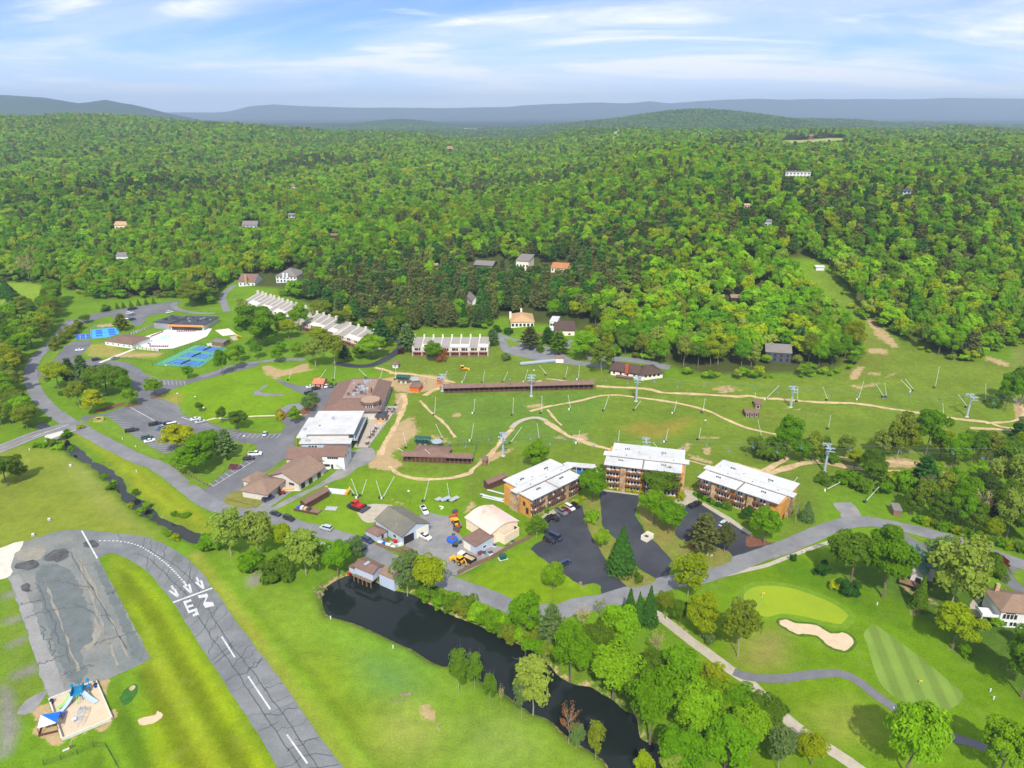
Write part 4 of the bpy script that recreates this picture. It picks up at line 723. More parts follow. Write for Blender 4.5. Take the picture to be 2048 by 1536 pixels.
def mk_species():
 for k in range(7):
  lob = [34, 40, 30, 46, 36, 32, 42][k]; rx = [5, 5.2, 4.6, 5.4, 5, 4.4, 5.3][k]; rz = [5.0, 4.6, 5.6, 4.4, 5.2, 5.8, 4.8][k]
  p, n_, s = crown_decid(100 + k, 8200, rx, rz, 8.2, lob, (.25, .47), lob=(1.0, 2.0)); cm = leaves('broadleaf_crown', p, n_, s, M_LEAF, k)
  tm = branches(200 + k, 14, .28, 7.2, rx * .8, 4.2, 5, 0).mesh('broadleaf_trunk', M_BARK); SPEC.setdefault('D', []).append((tm, cm, p[:, 2].max(), 5.0))
 for k in range(3):     # thin spring foliage, limbs showing
  p, n_, s = crown_decid(300 + k, 2900, 4.8, 5.6, 8.4, 36, (.34, .60), lob=(1.1, 1.9)); cm = leaves('open_crown', p, n_, s, M_LEAF, 30 + k, lvr=(.8, 1.25))
  tm = branches(320 + k, 15, .17, 8.0, 4.6, 5.0, 9, 1).mesh('open_trunk', M_PALEBARK); SPEC.setdefault('S', []).append((tm, cm, p[:, 2].max(), 5.0))
 for k in range(2):     # bare tree with a scatter of buds at the twig ends
  mb = branches(340 + k, 13, .17, 6.6, 3.6, 5.2, 14, 2, .8, 5, .5); v = np.array(mb.v); far = v[(np.hypot(v[:, 0], v[:, 1]) > 1.8) & (v[:, 2] > 4)]
  r = np.random.RandomState(k); q = far[r.randint(0, len(far), 700)] + r.normal(size=(700, 3)) * .25
  cm = leaves('bud_crown', q, r.normal(size=(700, 3)), r.uniform(.16, .34, 700), M_LEAF, 40 + k); SPEC.setdefault('B', []).append((mb.mesh('bare_trunk', M_PALEBARK), cm, v[:, 2].max(), 5.0))
 for k in range(3):     # white pine: irregular whorled plates
  r = np.random.RandomState(400 + k); ps, ns, sz = [], [], []
  for w in range(13):
   z = 3.2 + w * .85; rad = 4.6 * (1 - (w / 13) ** 1.5) + .5
   for a in np.arange(6) * 1.047 + r.uniform(0, 6):
    ln = rad * r.uniform(.6, 1.1); m = int(18 + ln * 9); t = r.uniform(.2, 1, m)
    ps.append(np.c_[np.cos(a) * ln * t + r.normal(size=m) * .4, np.sin(a) * ln * t + r.normal(size=m) * .4, z + t * .5 + r.normal(size=m) * .16]); ns.append(np.c_[r.normal(size=m) * .5, r.normal(size=m) * .5, np.ones(m)]); sz.append(r.uniform(.35, .7, m))
  p, n_, s = np.vstack(ps), np.vstack(ns), np.concatenate(sz); cm = leaves('pine_crown', p, n_, s, M_NEEDLE, 50 + k, 1.3, (.6, 1.25)); mb = MB()
  mb.tube((0, 0, -.3), (0, 0, 7), .26, .17, 6); mb.tube((0, 0, 7), (.1, 0, 14.2), .17, .04, 6); SPEC.setdefault('P', []).append((mb.mesh('pine_trunk', M_DARKBARK), cm, 14.4, 5.0))
 for k in range(2):     # dense spruce cone
  r = np.random.RandomState(450 + k); m = 3400; t = r.uniform(0, 1, m) ** .75; a = r.uniform(0, 6.283, m); lay = np.sin(t * 60 + np.sin(a * 5) * 1.2) * .14
  rad = (1 - t) * 4.6 * (1 + lay + r.normal(size=m) * .07) + .12; p = np.c_[np.cos(a) * rad, np.sin(a) * rad, .5 + t * 13.2]
  n_ = np.c_[np.cos(a), np.sin(a), np.full(m, .55)] + r.normal(size=(m, 3)) * .4; cm = leaves('spruce_crown', p, n_, r.uniform(.35, .7, m), M_NEEDLE, 60 + k, 1.2, (.6, 1.25)); mb = MB().tube((0, 0, -.3), (0, 0, 13), .25, .05, 6); SPEC.setdefault('C', []).append((mb.mesh('spruce_trunk', M_DARKBARK), cm, 13.8, 5.0))
 for k in range(2):     # shrub
  p, n_, s = crown_decid(500 + k, 1500, 5, 3.6, 3.6, 18, (.5, .95), lob=(1.2, 2.2)); p[:, 2] = np.maximum(p[:, 2], .1); cm = leaves('shrub_crown', p, n_, s, M_LEAF, 70 + k)
  SPEC.setdefault('H', []).append((branches(520 + k, 6, .2, 3, 3, 2.5, 5, 0).mesh('shrub_stems', M_DARKBARK), cm, p[:, 2].max(), 5.0))
mk_species()
T = lambda r, g, b: tuple(np.array(S(r, g, b)) * np.array([1.52, 1.14, .55]) + .004)
TP = lambda r, g, b: tuple(np.array(S(r, g, b)) * np.array([1.3, 1.12, .8]) + .003)
TINT = {'g': T(96, 156, 22), 'y': T(128, 164, 24), 'm': T(88, 134, 44), 'l': T(116, 172, 34), 'o': T(110, 142, 52), 'p': T(124, 160, 86), 'k': TP(74, 106, 54), 'd': TP(60, 110, 44), 's': TP(98, 132, 82), 'r': TP(94, 48, 44), 'b': TP(150, 104, 72), 'w': TP(186, 178, 150), 'u': T(150, 178, 26), 'n': TP(92, 106, 62)}
NAME = {'D': 'broadleaf_tree', 'S': 'open_crowned_tree', 'B': 'bare_tree', 'P': 'pine_tree', 'C': 'spruce_tree', 'H': 'shrub'}
tree_xy = []
def plant(kind, pos, H, rad, tint, label, group=None, rz=None, var=None, cat=None):
 v = SPEC[kind][RNG.randrange(len(SPEC[kind])) if var is None else var % len(SPEC[kind])]
 root = empty(NAME[kind], (pos[0], pos[1], pos[2] - .05), RNG.uniform(0, 6.28) if rz is None else rz, label, cat or ('shrub' if kind == 'H' else 'tree'), group)
 root.scale = (rad / v[3], rad / v[3], H / v[2])
 tr = link(bpy.data.objects.new('stem' if kind == 'H' else 'trunk', v[0]), root); cr = link(bpy.data.objects.new('crown', v[1]), root)
 t = TINT[tint] if isinstance(tint, str) else tint; j = RNG.uniform(.78, 1.02); cr['tint'] = [float(c) * j * RNG.uniform(.95, 1.05) for c in t]
 tree_xy.append((pos[0], pos[1], rad)); return root
def tree(kind, bx, by, ty, wpx, tint, label, group=None):
 p = P(bx, by); H = max(1.2, top_z(p, ty) - p[2]); return plant(kind, p, H * 1.04, max(.6, wpx / 2 * mpp(p)), tint, label, group)
TW = {'g': 'bright green', 'l': 'lime green', 'm': 'mid-green', 'y': 'yellow-green', 'o': 'olive', 'p': 'pale', 'k': 'blackish', 'd': 'deep green', 's': 'grey-green'}
def trees():
 t = tree
 t('D', 118, 778, 728, 50, 'y', 'golden-green round tree at the left end of the parking lot tree island'); t('P', 145, 772, 718, 36, 'k', 'dark pine behind the golden-green tree on the parking lot island'); t('P', 172, 778, 712, 44, 's', 'tall grey-green pine in the middle of the parking lot tree island')
 t('D', 214, 790, 735, 74, 'm', 'wide mid-green tree at the back of the parking lot island'); t('D', 246, 792, 748, 42, 'g', 'green tree on the right shoulder of the parking lot island'); t('S', 160, 815, 765, 46, 'o', 'olive thin-leaved tree beside the yellow tree near the lot entrance'); t('D', 188, 826, 782, 50, 'u', 'yellow-leaved tree by the lot entrance next to the main road')
 t('D', 263, 812, 778, 34, 'l', 'small round tree in the mulch bed beside the lot aisle'); t('D', 311, 793, 757, 36, 'l', 'small round tree in the mulch bed across the lot aisle'); t('P', 245, 661, 628, 34, 'o', 'olive pine between the blue courts and the restaurant'); t('D', 172, 646, 630, 20, 'm', 'small tree beside the road behind the blue courts')
 for i, q in enumerate([(440, 530), (480, 485), (530, 445), (580, 405), (620, 372)]):
  t('H', *cA(q[0], q[1] + 30), cA(0, q[1] - 45)[1], 24, 'o', ('lowest', 'second lowest', 'middle', 'second highest', 'topmost')[i] + ' shrub of the hedge between main road and upper lot', 'roadside hedge shrubs')
 for i, q in enumerate([(940, 232), (990, 226), (1050, 216), (1110, 206), (1170, 198), (1230, 190)]): t('C', *cA(q[0], q[1]), cA(0, q[1] - 52)[1], 9, 'm', ('first', 'second', 'third', 'fourth', 'fifth', 'sixth')[i] + ' small conifer from the left behind the rear lot', 'conifers behind the rear lot')
 t('D', 385, 614, 567, 50, 'o', 'large olive tree inside the loop of the pool service road'); t('H', 210, 622, 611, 24, 'm', 'dark shrub at the left end of the rear lot'); t('H', 124, 790, 783, 14, 'm', 'small shrub on the lawn beside the main road bend')
 t('D', 400, 824, 804, 18, 'm', 'small dark tree on the lodge lawn beside the lot lamp'); t('D', 445, 846, 814, 24, 'm', 'left of two young trees on the lodge lawn by the walk'); t('D', 478, 858, 824, 40, 'm', 'right, wider of two young trees on the lodge lawn by the walk'); t('D', 377, 758, 733, 24, 'g', 'small green tree on the lawn below the tennis courts')
 t('D', 446, 752, 700, 28, 'g', 'green tree at the lower corner of the tennis courts'); t('D', 470, 742, 690, 28, 'l', 'bright tree right of the tennis courts lower corner'); t('D', 515, 718, 682, 24, 'g', 'tree beside the middle path below the dark clump'); t('D', 480, 724, 690, 26, 'g', 'tree between the tennis courts and the middle path'); t('D', 555, 726, 697, 28, 'g', 'left tree of the pair along the middle path'); t('D', 562, 706, 684, 24, 'g', 'tree up slope of the pair on the middle path'); t('D', 595, 716, 686, 26, 'l', 'right tree of the pair along the middle path')
 t('D', 515, 694, 614, 80, 'g', 'very large dense green tree right of the volleyball sand'); t('D', 560, 658, 626, 40, 'g', 'green tree between the big dense tree and the townhouses'); t('D', 578, 678, 640, 44, 'y', 'yellow-green tree below the first townhouse row'); t('S', 490, 652, 600, 36, 'p', 'pale open tree left of the first townhouse row'); t('D', 535, 690, 655, 46, 'g', 'green tree on the right flank of the big dense tree')
 t('S', 632, 735, 680, 54, 'p', 'pale wide tree with a clear trunk below the second townhouse row'); t('S', 670, 731, 670, 48, 'o', 'olive tree beside the pale wide tree below the townhouses'); t('P', 690, 724, 690, 32, 'k', 'dark pine below the third townhouse row'); t('D', 742, 718, 672, 60, 'l', 'bright round tree in front of the third townhouse row'); t('D', 718, 717, 695, 30, 'm', 'smaller tree left of the bright round tree by the townhouses')
 t('D', 640, 684, 655, 52, 'y', 'yellow-green tree in front of the second townhouse row'); t('D', 600, 664, 608, 40, 'l', 'tall light tree between the first and second townhouse rows'); t('D', 640, 642, 602, 46, 'o', 'olive tree behind the second townhouse row'); t('D', 690, 657, 620, 42, 'o', 'olive tree behind the gap of the second and third townhouse rows'); t('P', 685, 668, 630, 32, 'k', 'dark pine in the gap of the second and third townhouse rows')
 t('P', 765, 694, 640, 46, 'd', 'dark pine at the bend of the black drive'); t('S', 780, 682, 636, 38, 'o', 'olive tree behind the pine at the black drive bend'); t('P', 815, 705, 650, 42, 's', 'grey-green pine at the left end of the white townhouse row'); t('D', 868, 724, 684, 36, 'g', 'young green tree in front of the white townhouse row'); t('H', 884, 724, 700, 22, 'b', 'reddish shrub beside the young tree at the white townhouse row'); t('H', 802, 708, 698, 14, 'r', 'dark red shrub beside the black drive')
 t('P', 985, 692, 658, 32, 's', 'pine at the right end of the white townhouse row'); t('H', 1012, 720, 706, 22, 's', 'blue-green shrub on the slope below the hillside drive'); t('P', 1060, 698, 655, 46, 'n', 'brown-olive pine between the hillside drives'); t('P', 1095, 688, 655, 32, 'd', 'dark pine left of the white and brown house'); t('P', 1117, 709, 664, 46, 'm', 'green pine in front of the white and brown house'); t('D', 1172, 720, 663, 60, 'l', 'bright tree right of the white and brown house'); t('S', 1202, 746, 688, 54, 'o', 'tall tree with pale trunks at the left end of the chalet')
 t('H', 1018, 668, 656, 24, 'd', 'round clipped shrub by the octagonal house drive'); t('H', 994, 665, 650, 20, 'd', 'dark clipped shrub left of the octagonal house drive'); t('H', 1100, 682, 664, 30, 'm', 'shrub mound beside the brown and white house deck'); t('H', 1082, 703, 690, 20, 'm', 'low shrub beside the hillside drive')
 t('D', 1073, 938, 884, 56, 'g', 'bright round tree on the ski slope behind the first condominium')
 band = [('D', 1570, 920, 836, 54, 'g'), ('H', 1525, 914, 874, 62, 'm'), ('H', 1548, 922, 886, 44, 'm'), ('D', 1600, 925, 880, 40, 'g'), ('S', 1625, 922, 868, 48, 'o'), ('D', 1640, 915, 872, 40, 'm'), ('D', 1708, 937, 900, 38, 'y'), ('S', 1690, 915, 870, 40, 'o'), ('D', 1736, 964, 898, 42, 'm'), ('P', 1752, 960, 905, 36, 'd'), ('S', 1793, 919, 828, 62, 'o'), ('D', 1850, 917, 820, 64, 'g'), ('D', 1815, 917, 848, 42, 'y'), ('S', 1770, 912, 870, 44, 'm'), ('P', 1843, 977, 914, 62, 'd'), ('D', 1870, 947, 922, 34, 'l'), ('D', 1905, 937, 868, 54, 'g'), ('D', 1940, 932, 860, 58, 'm'), ('S', 1972, 937, 868, 54, 'o'), ('D', 2010, 942, 880, 62, 'm'), ('P', 2025, 907, 848, 46, 'd'), ('D', 2045, 940, 870, 60, 'y'), ('D', 2010, 820, 750, 44, 'g'), ('D', 2040, 812, 730, 56, 'm'), ('H', 1990, 816, 790, 28, 'm'), ('D', 1880, 915, 862, 44, 'y'), ('S', 1760, 915, 860, 40, 'p'), ('H', 1660, 925, 905, 40, 'm'), ('D', 2042, 878, 838, 44, 's'), ('H', 1785, 975, 945, 44, 'y'), ('H', 1765, 985, 962, 40, 'g'), ('H', 1650, 965, 950, 40, 'm'), ('H', 1695, 968, 945, 50, 'g'), ('H', 1722, 982, 955, 40, 'm')]
 for b in band: t(*b, TW[b[5]] + ' ' + {'D': 'leafy tree in the wooded band along the lower ski trails', 'S': 'thin-leaved tree with visible trunk in the wooded band along the ski trails', 'P': 'pine in the wooded band along the lower ski trails', 'H': 'shrub in the wooded band along the lower ski trails'}[b[0]], 'wooded band on the lower ski slope')
 wood = [('D', 1742, 969, 915, 46, 'm'), ('H', 1810, 984, 945, 54, 'g'), ('S', 1840, 1034, 960, 50, 'o'), ('D', 1870, 1048, 985, 50, 'm'), ('D', 1917, 1058, 985, 54, 'g'), ('D', 1930, 1022, 955, 56, 'g'), ('S', 1890, 1010, 950, 54, 'o'), ('D', 1855, 1000, 955, 46, 's'), ('S', 1990, 985, 920, 56, 'p'), ('D', 1965, 1000, 945, 50, 'k'), ('S', 2012, 1078, 985, 60, 'p'), ('D', 1982, 1082, 1040, 36, 'y'), ('S', 2031, 1005, 912, 66, 'p'), ('D', 2045, 1090, 1000, 56, 'm'), ('D', 1945, 1068, 1005, 50, 'm'), ('D', 1895, 1052, 1005, 44, 'k'), ('D', 1820, 1030, 990, 40, 'm'), ('D', 2000, 1040, 965, 56, 'm'), ('P', 1975, 1040, 985, 46, 'k'), ('D', 2080, 1060, 960, 70, 'g'), ('D', 1905, 980, 935, 46, 'l'), ('D', 1950, 975, 925, 48, 'l')]
 for b in wood: t(*b, TW[b[5]] + ' ' + {'D': 'leafy tree in the dense wood right of the ski slope above the road', 'S': 'tree with a tall bare trunk in the wood above the right road', 'P': 'pine in the dense wood above the right road', 'H': 'shrub at the left edge of the wood above the right road'}[b[0]], 'dense wood above the right-hand road')
 t('B', 1957, 1048, 978, 44, 'w', 'bare silver-grey dead tree in the wood above the right road')
 for i in range(13): t('H', 1838 + i * 18, 1046 + i * 5.2, 1030 + i * 5.2, 26, 'gym'[i % 3], 'low green shrub along the wood edge beside the right-hand road', 'roadside shrubs below the right wood')
 t('D', 1184, 1005, 943, 54, 'g', 'dense round tree between the first and second condominium'); t('S', 1073, 1075, 1036, 46, 'm', 'weeping olive-green tree at the corner of the first condo lot'); t('D', 1105, 1178, 1128, 48, 'l', 'bright round tree on the lawn beside the first condo lot'); t('H', 1183, 1046, 1022, 30, 'l', 'upper bright shrub on the island between the first two condo lots'); t('D', 1203, 1095, 1062, 36, 'l', 'small bright tree on the island between the first two condo lots')
 t('C', 1242, 1143, 1056, 62, 'd', 'large dark spruce on the island between the first two condo lots'); t('D', 1318, 993, 940, 72, 'm', 'mid-green tree against the front of the second condominium'); t('D', 1308, 1048, 985, 62, 'g', 'bright green tree on the island beside the white dumpster enclosure'); t('D', 1337, 1068, 1008, 54, 'g', 'bright green tree right of the dumpster enclosure tree'); t('P', 1405, 1108, 1030, 68, 'n', 'grey-brown pine over the parked red car'); t('S', 1448, 1105, 1052, 44, 'n', 'thin half-bare tree beside the third condo lot')
 t('D', 1527, 1088, 1020, 60, 'g', 'dense green tree at the right end of the third condo lot'); t('D', 1493, 1043, 1013, 26, 'd', 'small dark tree against the front of the third condominium'); t('B', 1590, 1044, 998, 40, 'p', 'bare tree at the right end of the third condominium'); t('C', 1612, 1040, 1004, 32, 's', 'blue-green spruce right of the third condominium'); t('S', 1375, 1193, 1110, 76, 'y', 'tall yellow-green tree where the condo lots meet the road'); t('H', 1276, 1165, 1150, 22, 'm', 'low shrub on the tip of the condo island'); t('H', 1243, 980, 970, 14, 'g', 'round shrub at the stone pillar of the second condominium'); t('H', 1093, 1025, 1014, 16, 'g', 'round shrub at the stone pillar of the first condominium'); t('H', 1455, 1016, 1003, 26, 'm', 'round shrub in front of the third condominium entrance'); t('H', 1362, 1002, 984, 18, 'u', 'yellow shrub on the walk between second and third condominium')
 for i in range(5): t('H', 1117 + i * 12, 1022 - i * 5.5, 1014 - i * 5.5, 12, 'u', 'yellow-green low shrub in the bed along the first condominium', 'bed along the first condominium')
 for i in range(6): t('H', 1216 + i * 13, 977 + i * 2, 970 + i * 2, 12, 'u', 'yellow-green low shrub in the bed along the second condominium', 'bed along the second condominium')
 for i in range(6): t('H', 1392 + i * 8.5, 992 + i * 4.2, 982 + i * 4.2, 13, 'gd'[i % 2], 'clipped green shrub in the bed along the third condominium', 'bed along the third condominium')
 for b, l in ((('S', 462, 1112, 1020, 76, 'p'), 'tall pale tree at the left end of the creek grove'), (('S', 520, 1113, 1028, 76, 'p'), 'tall pale tree in the middle of the creek grove'), (('D', 568, 1102, 1048, 40, 'y'), 'yellow-green tree behind the creek grove beside the road'), (('S', 612, 1150, 1064, 80, 'p'), 'broad pale tree at the right of the creek grove'), (('D', 676, 1150, 1088, 58, 'g'), 'dense dark green tree left of the pump house'), (('S', 710, 1122, 1075, 44, 's'), 'thin grey-green tree beside the road above the pump house'), (('H', 420, 1096, 1068, 60, 'g'), 'green shrubs on the creek bank left of the grove'), (('H', 560, 1160, 1120, 70, 'm'), 'shrub mass at the foot of the creek grove'), (('H', 500, 1140, 1108, 60, 'g'), 'bright shrub at the lower edge of the creek grove'), (('S', 488, 1100, 1040, 50, 'o'), 'olive tree at the back of the creek grove'), (('S', 640, 1140, 1090, 46, 'm'), 'tree between the broad pale tree and the pump house'),
     (('S', 815, 1190, 1106, 66, 's'), 'grey-green open tree on the pond bank right of the grey shed'), (('D', 857, 1195, 1120, 70, 'y'), 'yellow-green tree on the pond bank beside the road'), (('D', 1050, 1280, 1186, 62, 'g'), 'bright green tree on the pond bank below the road bend'), (('P', 1103, 1290, 1212, 62, 's'), 'blue-grey pine on the pond bank below the road'), (('D', 1140, 1362, 1250, 70, 'g'), 'tall green tree leaning over the pond'), (('D', 1235, 1315, 1212, 92, 'l'), 'tall broken-limbed tree below the arborvitaes'), (('D', 1160, 1345, 1280, 80, 'g'), 'dense green tree over the middle of the pond bank'), (('D', 1225, 1395, 1308, 104, 'l'), 'broad light green tree over the lower pond bank'), (('D', 1300, 1485, 1343, 88, 'g'), 'tall green tree at the lower end of the pond'), (('D', 1355, 1395, 1303, 94, 'g'), 'dense green tree beside the cart path at mid slope'), (('S', 1420, 1404, 1333, 66, 'y'), 'yellow-flowered tree beside the cart path'), (('D', 1390, 1480, 1383, 96, 'l'), 'light green tree in the pond wood near the frame bottom'), (('D', 1475, 1455, 1385, 84, 'g'), 'green tree nearest the cart path in the pond wood'), (('D', 1450, 1540, 1448, 114, 'g'), 'big green tree at the bottom edge of the pond wood'), (('D', 1360, 1550, 1463, 94, 'g'), 'green tree at the bottom edge right of the pond'), (('D', 1525, 1465, 1400, 74, 'm'), 'mid-green tree between the pond wood and the cart path'), (('S', 1555, 1540, 1463, 66, 's'), 'silvery thin tree at the bottom edge beside the cart path'), (('D', 1622, 1530, 1474, 64, 'y'), 'yellow-green tree at the bottom edge beside the cart path'), (('D', 1275, 1420, 1350, 80, 'm'), 'shaded tree in the middle of the pond wood'), (('D', 1430, 1440, 1370, 70, 'l'), 'light tree in the middle of the pond wood'), (('D', 1500, 1510, 1425, 80, 'l'), 'light green tree at lower right of the pond wood'), (('D', 1190, 1330, 1255, 70, 'm'), 'shaded tree behind the leaning pond tree'), (('D', 1310, 1370, 1310, 70, 'm'), 'shaded tree behind the cart path trees'),
     (('B', 1165, 1258, 1212, 44, 'w'), 'bare white-limbed tree by the road above the pond'), (('B', 1200, 1238, 1195, 40, 'o'), 'grey half-bare tree by the road above the pond'), (('B', 1312, 1312, 1265, 44, 'w'), 'bare grey tree on the lawn beside the cart path'), (('C', 1258, 1242, 1180, 36, 'd'), 'left of the three dark arborvitaes by the road'), (('C', 1276, 1248, 1186, 26, 'd'), 'middle, slimmest of the three dark arborvitaes by the road'), (('C', 1297, 1250, 1175, 38, 'd'), 'right of the three dark arborvitaes by the road'), (('D', 1330, 1237, 1188, 40, 'o'), 'olive tree right of the arborvitaes'), (('D', 1357, 1248, 1204, 34, 'm'), 'small tree between the olive tree and the cart path'), (('D', 1400, 1275, 1193, 74, 'y'), 'round yellow-green tree beside the upper cart path'), (('S', 1475, 1314, 1208, 86, 'o'), 'large olive spring tree beside the putting green'), (('H', 1418, 1285, 1265, 28, 's'), 'blue-green shrub at the foot of the cart path trees'),
     (('S', 918, 1386, 1304, 48, 'm'), 'left young tree on the south pond bank'), (('S', 950, 1378, 1304, 40, 'm'), 'right young tree on the south pond bank'), (('S', 980, 1417, 1348, 30, 'm'), 'small young tree on the south pond bank'), (('B', 1003, 1415, 1368, 14, 'w'), 'thin bare sapling on the south pond bank'), (('S', 1043, 1437, 1360, 42, 's'), 'leaning half-bare tree on the south pond bank'), (('S', 1066, 1430, 1320, 86, 'p'), 'large pale yellow tree leaning over the pond from the south bank'), (('B', 1137, 1487, 1410, 56, 'b'), 'reddish-brown bare tree on the south pond bank'), (('S', 1152, 1497, 1448, 38, 's'), 'thin grey tree right of the reddish bare tree'), (('S', 1190, 1523, 1446, 40, 'o'), 'slim olive tree at the lower south pond bank'), (('S', 1285, 1552, 1510, 44, 'y'), 'small yellow-green tree at the bottom edge by the pond'), (('S', 1340, 1565, 1503, 64, 'p'), 'pale tree at the bottom edge by the pond')):
  t(*b, l)
 for i, q in enumerate([(980, 400), (1060, 415), (1140, 450), (1220, 480), (1290, 520), (1350, 560), (1420, 600), (1490, 620), (1560, 650), (1620, 690), (1690, 720), (1200, 440), (1330, 500), (1440, 540), (1540, 600), (900, 330), (960, 360), (1750, 740), (1080, 380), (1390, 520), (1480, 570), (860, 300), (1640, 650), (1270, 470)]): t('H', *cK(q[0], q[1]), cK(0, q[1] - 62 - (i % 3) * 16)[1], 32 + (i % 4) * 5, 'gmolg'[i % 5], 'leafy shrub on the north bank of the pond below the road', 'shrubs on the north pond bank')
 for i, q in enumerate([(440, 300), (470, 330), (520, 330), (590, 320), (650, 560), (1000, 600), (1090, 690)]): pass
 for i, q in enumerate([(340, 560), (420, 560), (500, 540), (560, 570), (610, 540), (700, 600), (1020, 860), (1080, 960), (1120, 930), (1280, 1140), (1380, 1200), (640, 460), (1480, 1250), (1640, 1420), (1720, 1460), (1800, 1230), (1700, 1230), (1320, 1020), (1440, 1130)]): t('H', *cU(q[0], q[1]), cU(0, q[1] - 36 - (i % 3) * 10)[1], 13 + (i % 4) * 4, 'ggmly'[i % 5], 'low bright shrub on the creek bank', 'creek bank shrubs')
 for b, l in ((('D', 1700, 1168, 1072, 94, 'm'), 'big mid-green tree left of the bright tree by the green-roofed house'), (('D', 1765, 1195, 1054, 100, 'g'), 'very large bright green tree beside the green-roofed house'), (('H', 1640, 1150, 1125, 34, 'd'), 'dark shrub bed left of the big trees by the putting green'), (('H', 1670, 1178, 1160, 26, 'u'), 'yellow shrub at the bed edge by the putting green'), (('H', 1695, 1188, 1160, 44, 'd'), 'dark shrub under the big mid-green tree'), (('C', 1835, 1218, 1152, 36, 'm'), 'columnar evergreen in the round bed below the green-roofed house'), (('S', 1900, 1218, 1078, 116, 'p'), 'huge pale silver-green tree beside the green-roofed house'), (('S', 1880, 1160, 1082, 80, 's'), 'silvery tree behind the huge pale tree'), (('D', 1962, 1185, 1112, 64, 'm'), 'green tree between the huge pale tree and the white house'), (('D', 1985, 1142, 1110, 48, 'r'), 'dark red plum tree by the right-hand road'), (('D', 1905, 1298, 1216, 90, 'y'), 'round yellow-green tree on the lawn below the white house'), (('H', 1930, 1312, 1292, 28, 'g'), 'round green shrub beside the yellow-green lawn tree'), (('D', 2042, 1395, 1265, 84, 'm'), 'open green tree at the right edge below the white house'), (('D', 1812, 1550, 1412, 112, 'l'), 'bright lime tree at the bottom beside the cart path'), (('D', 2000, 1550, 1448, 96, 'l'), 'bright lime tree at the bottom right corner'), (('H', 1585, 1122, 1108, 14, 'd'), 'small dark shrub beside the golf wall path'), (('H', 1990, 1250, 1235, 30, 'l'), 'low flowering shrub below the white house'), (('H', 1845, 1222, 1212, 14, 'u'), 'pale shrub in the round bed below the green-roofed house'), (('H', 1866, 1113, 1106, 12, 'u'), 'yellow shrub beside the green-roofed house'),
     (('D', 15, 972, 912, 66, 'm'), 'green bushy tree at the left edge of the meadow'), (('S', 40, 960, 925, 40, 'o'), 'thin olive tree right of the bushy meadow tree'), (('C', 15, 594, 562, 40, 'd'), 'dark spruce on the far left golf fairway'), (('D', 30, 627, 596, 34, 'd'), 'dark round tree below the far left fairway'), (('B', 60, 565, 508, 46, 'w'), 'bare white sycamore at the far left forest edge'), (('H', 162, 857, 850, 18, 'y'), 'yellow planting around the entrance sign'), (('D', 590, 847, 814, 30, 'l'), 'round light tree at the lodge turnaround'), (('S', 618, 824, 794, 32, 's'), 'grey-green tree beside the lodge entrance drive'), (('S', 628, 806, 785, 26, 's'), 'smaller grey-green tree beside the lodge entrance drive'), (('H', 562, 838, 824, 20, 'u'), 'yellow shrub at the lodge walk bed'),
     (('D', 360, 907, 853, 68, 'u'), 'golden-yellow tree on the tree island beside the main road'), (('D', 390, 948, 880, 84, 'g'), 'large green tree on the tree island beside the main road'), (('D', 420, 918, 863, 46, 'g'), 'green tree behind the large tree on the island'), (('P', 455, 918, 860, 44, 's'), 'grey-green pine at the right end of the tree island')):
  t(*b, l)
 left = [(60, 560), (160, 480), (260, 470), (330, 540), (80, 700), (200, 640), (60, 850), (150, 900), (60, 1000), (180, 1050), (290, 1110), (80, 1150), (220, 1190), (330, 1170), (380, 440), (450, 400), (120, 420), (40, 640), (300, 400), (430, 310), (370, 280), (560, 235), (470, 220), (250, 330), (120, 780), (20, 930), (130, 1130), (20, 1160), (400, 1130), (160, 740), (20, 780), (240, 560), (330, 470), (60, 470), (390, 360), (520, 300), (20, 400), (180, 330), (90, 350), (210, 280), (-40, 700), (-40, 900), (-40, 1080), (620, 215), (680, 175), (590, 180)]
 for i, q in enumerate(left):
  hh = 165 * (1.15 if q[1] > 500 else 1.0); rl = min(np.interp(yy, [330, 430, 490, 545, 612, 680, 750, 860, 960, 1050, 1120, 1200], [520, 455, 400, 335, 262, 215, 200, 222, 285, 375, 470, 560]) for yy in np.linspace(q[1] - hh, q[1], 8)); q = (min(q[0], rl - 84), q[1])
  sz = 1.25 if q[1] > 500 else 1.0; t('DDSD'[i % 4], *cA(*q), cA(0, q[1] - 165 * min(sz, 1.15) * RNG.uniform(.85, 1.05))[1], 36 * sz * RNG.uniform(.85, 1.15), 'glomygmplo'[i % 10], TW['glomygmplo'[i % 10]] + {'D': ' leafy tree', 'S': ' thin-leaved tree'}['DDSD'[i % 4]] + ' in the wood left of the main road, ' + ('near the west road' if q[1] > 800 else 'at the road bend' if q[1] > 500 else 'toward the golf fairway'), 'wood left of the main road')
trees()
FORCED_CLEAR = len(tree_xy)
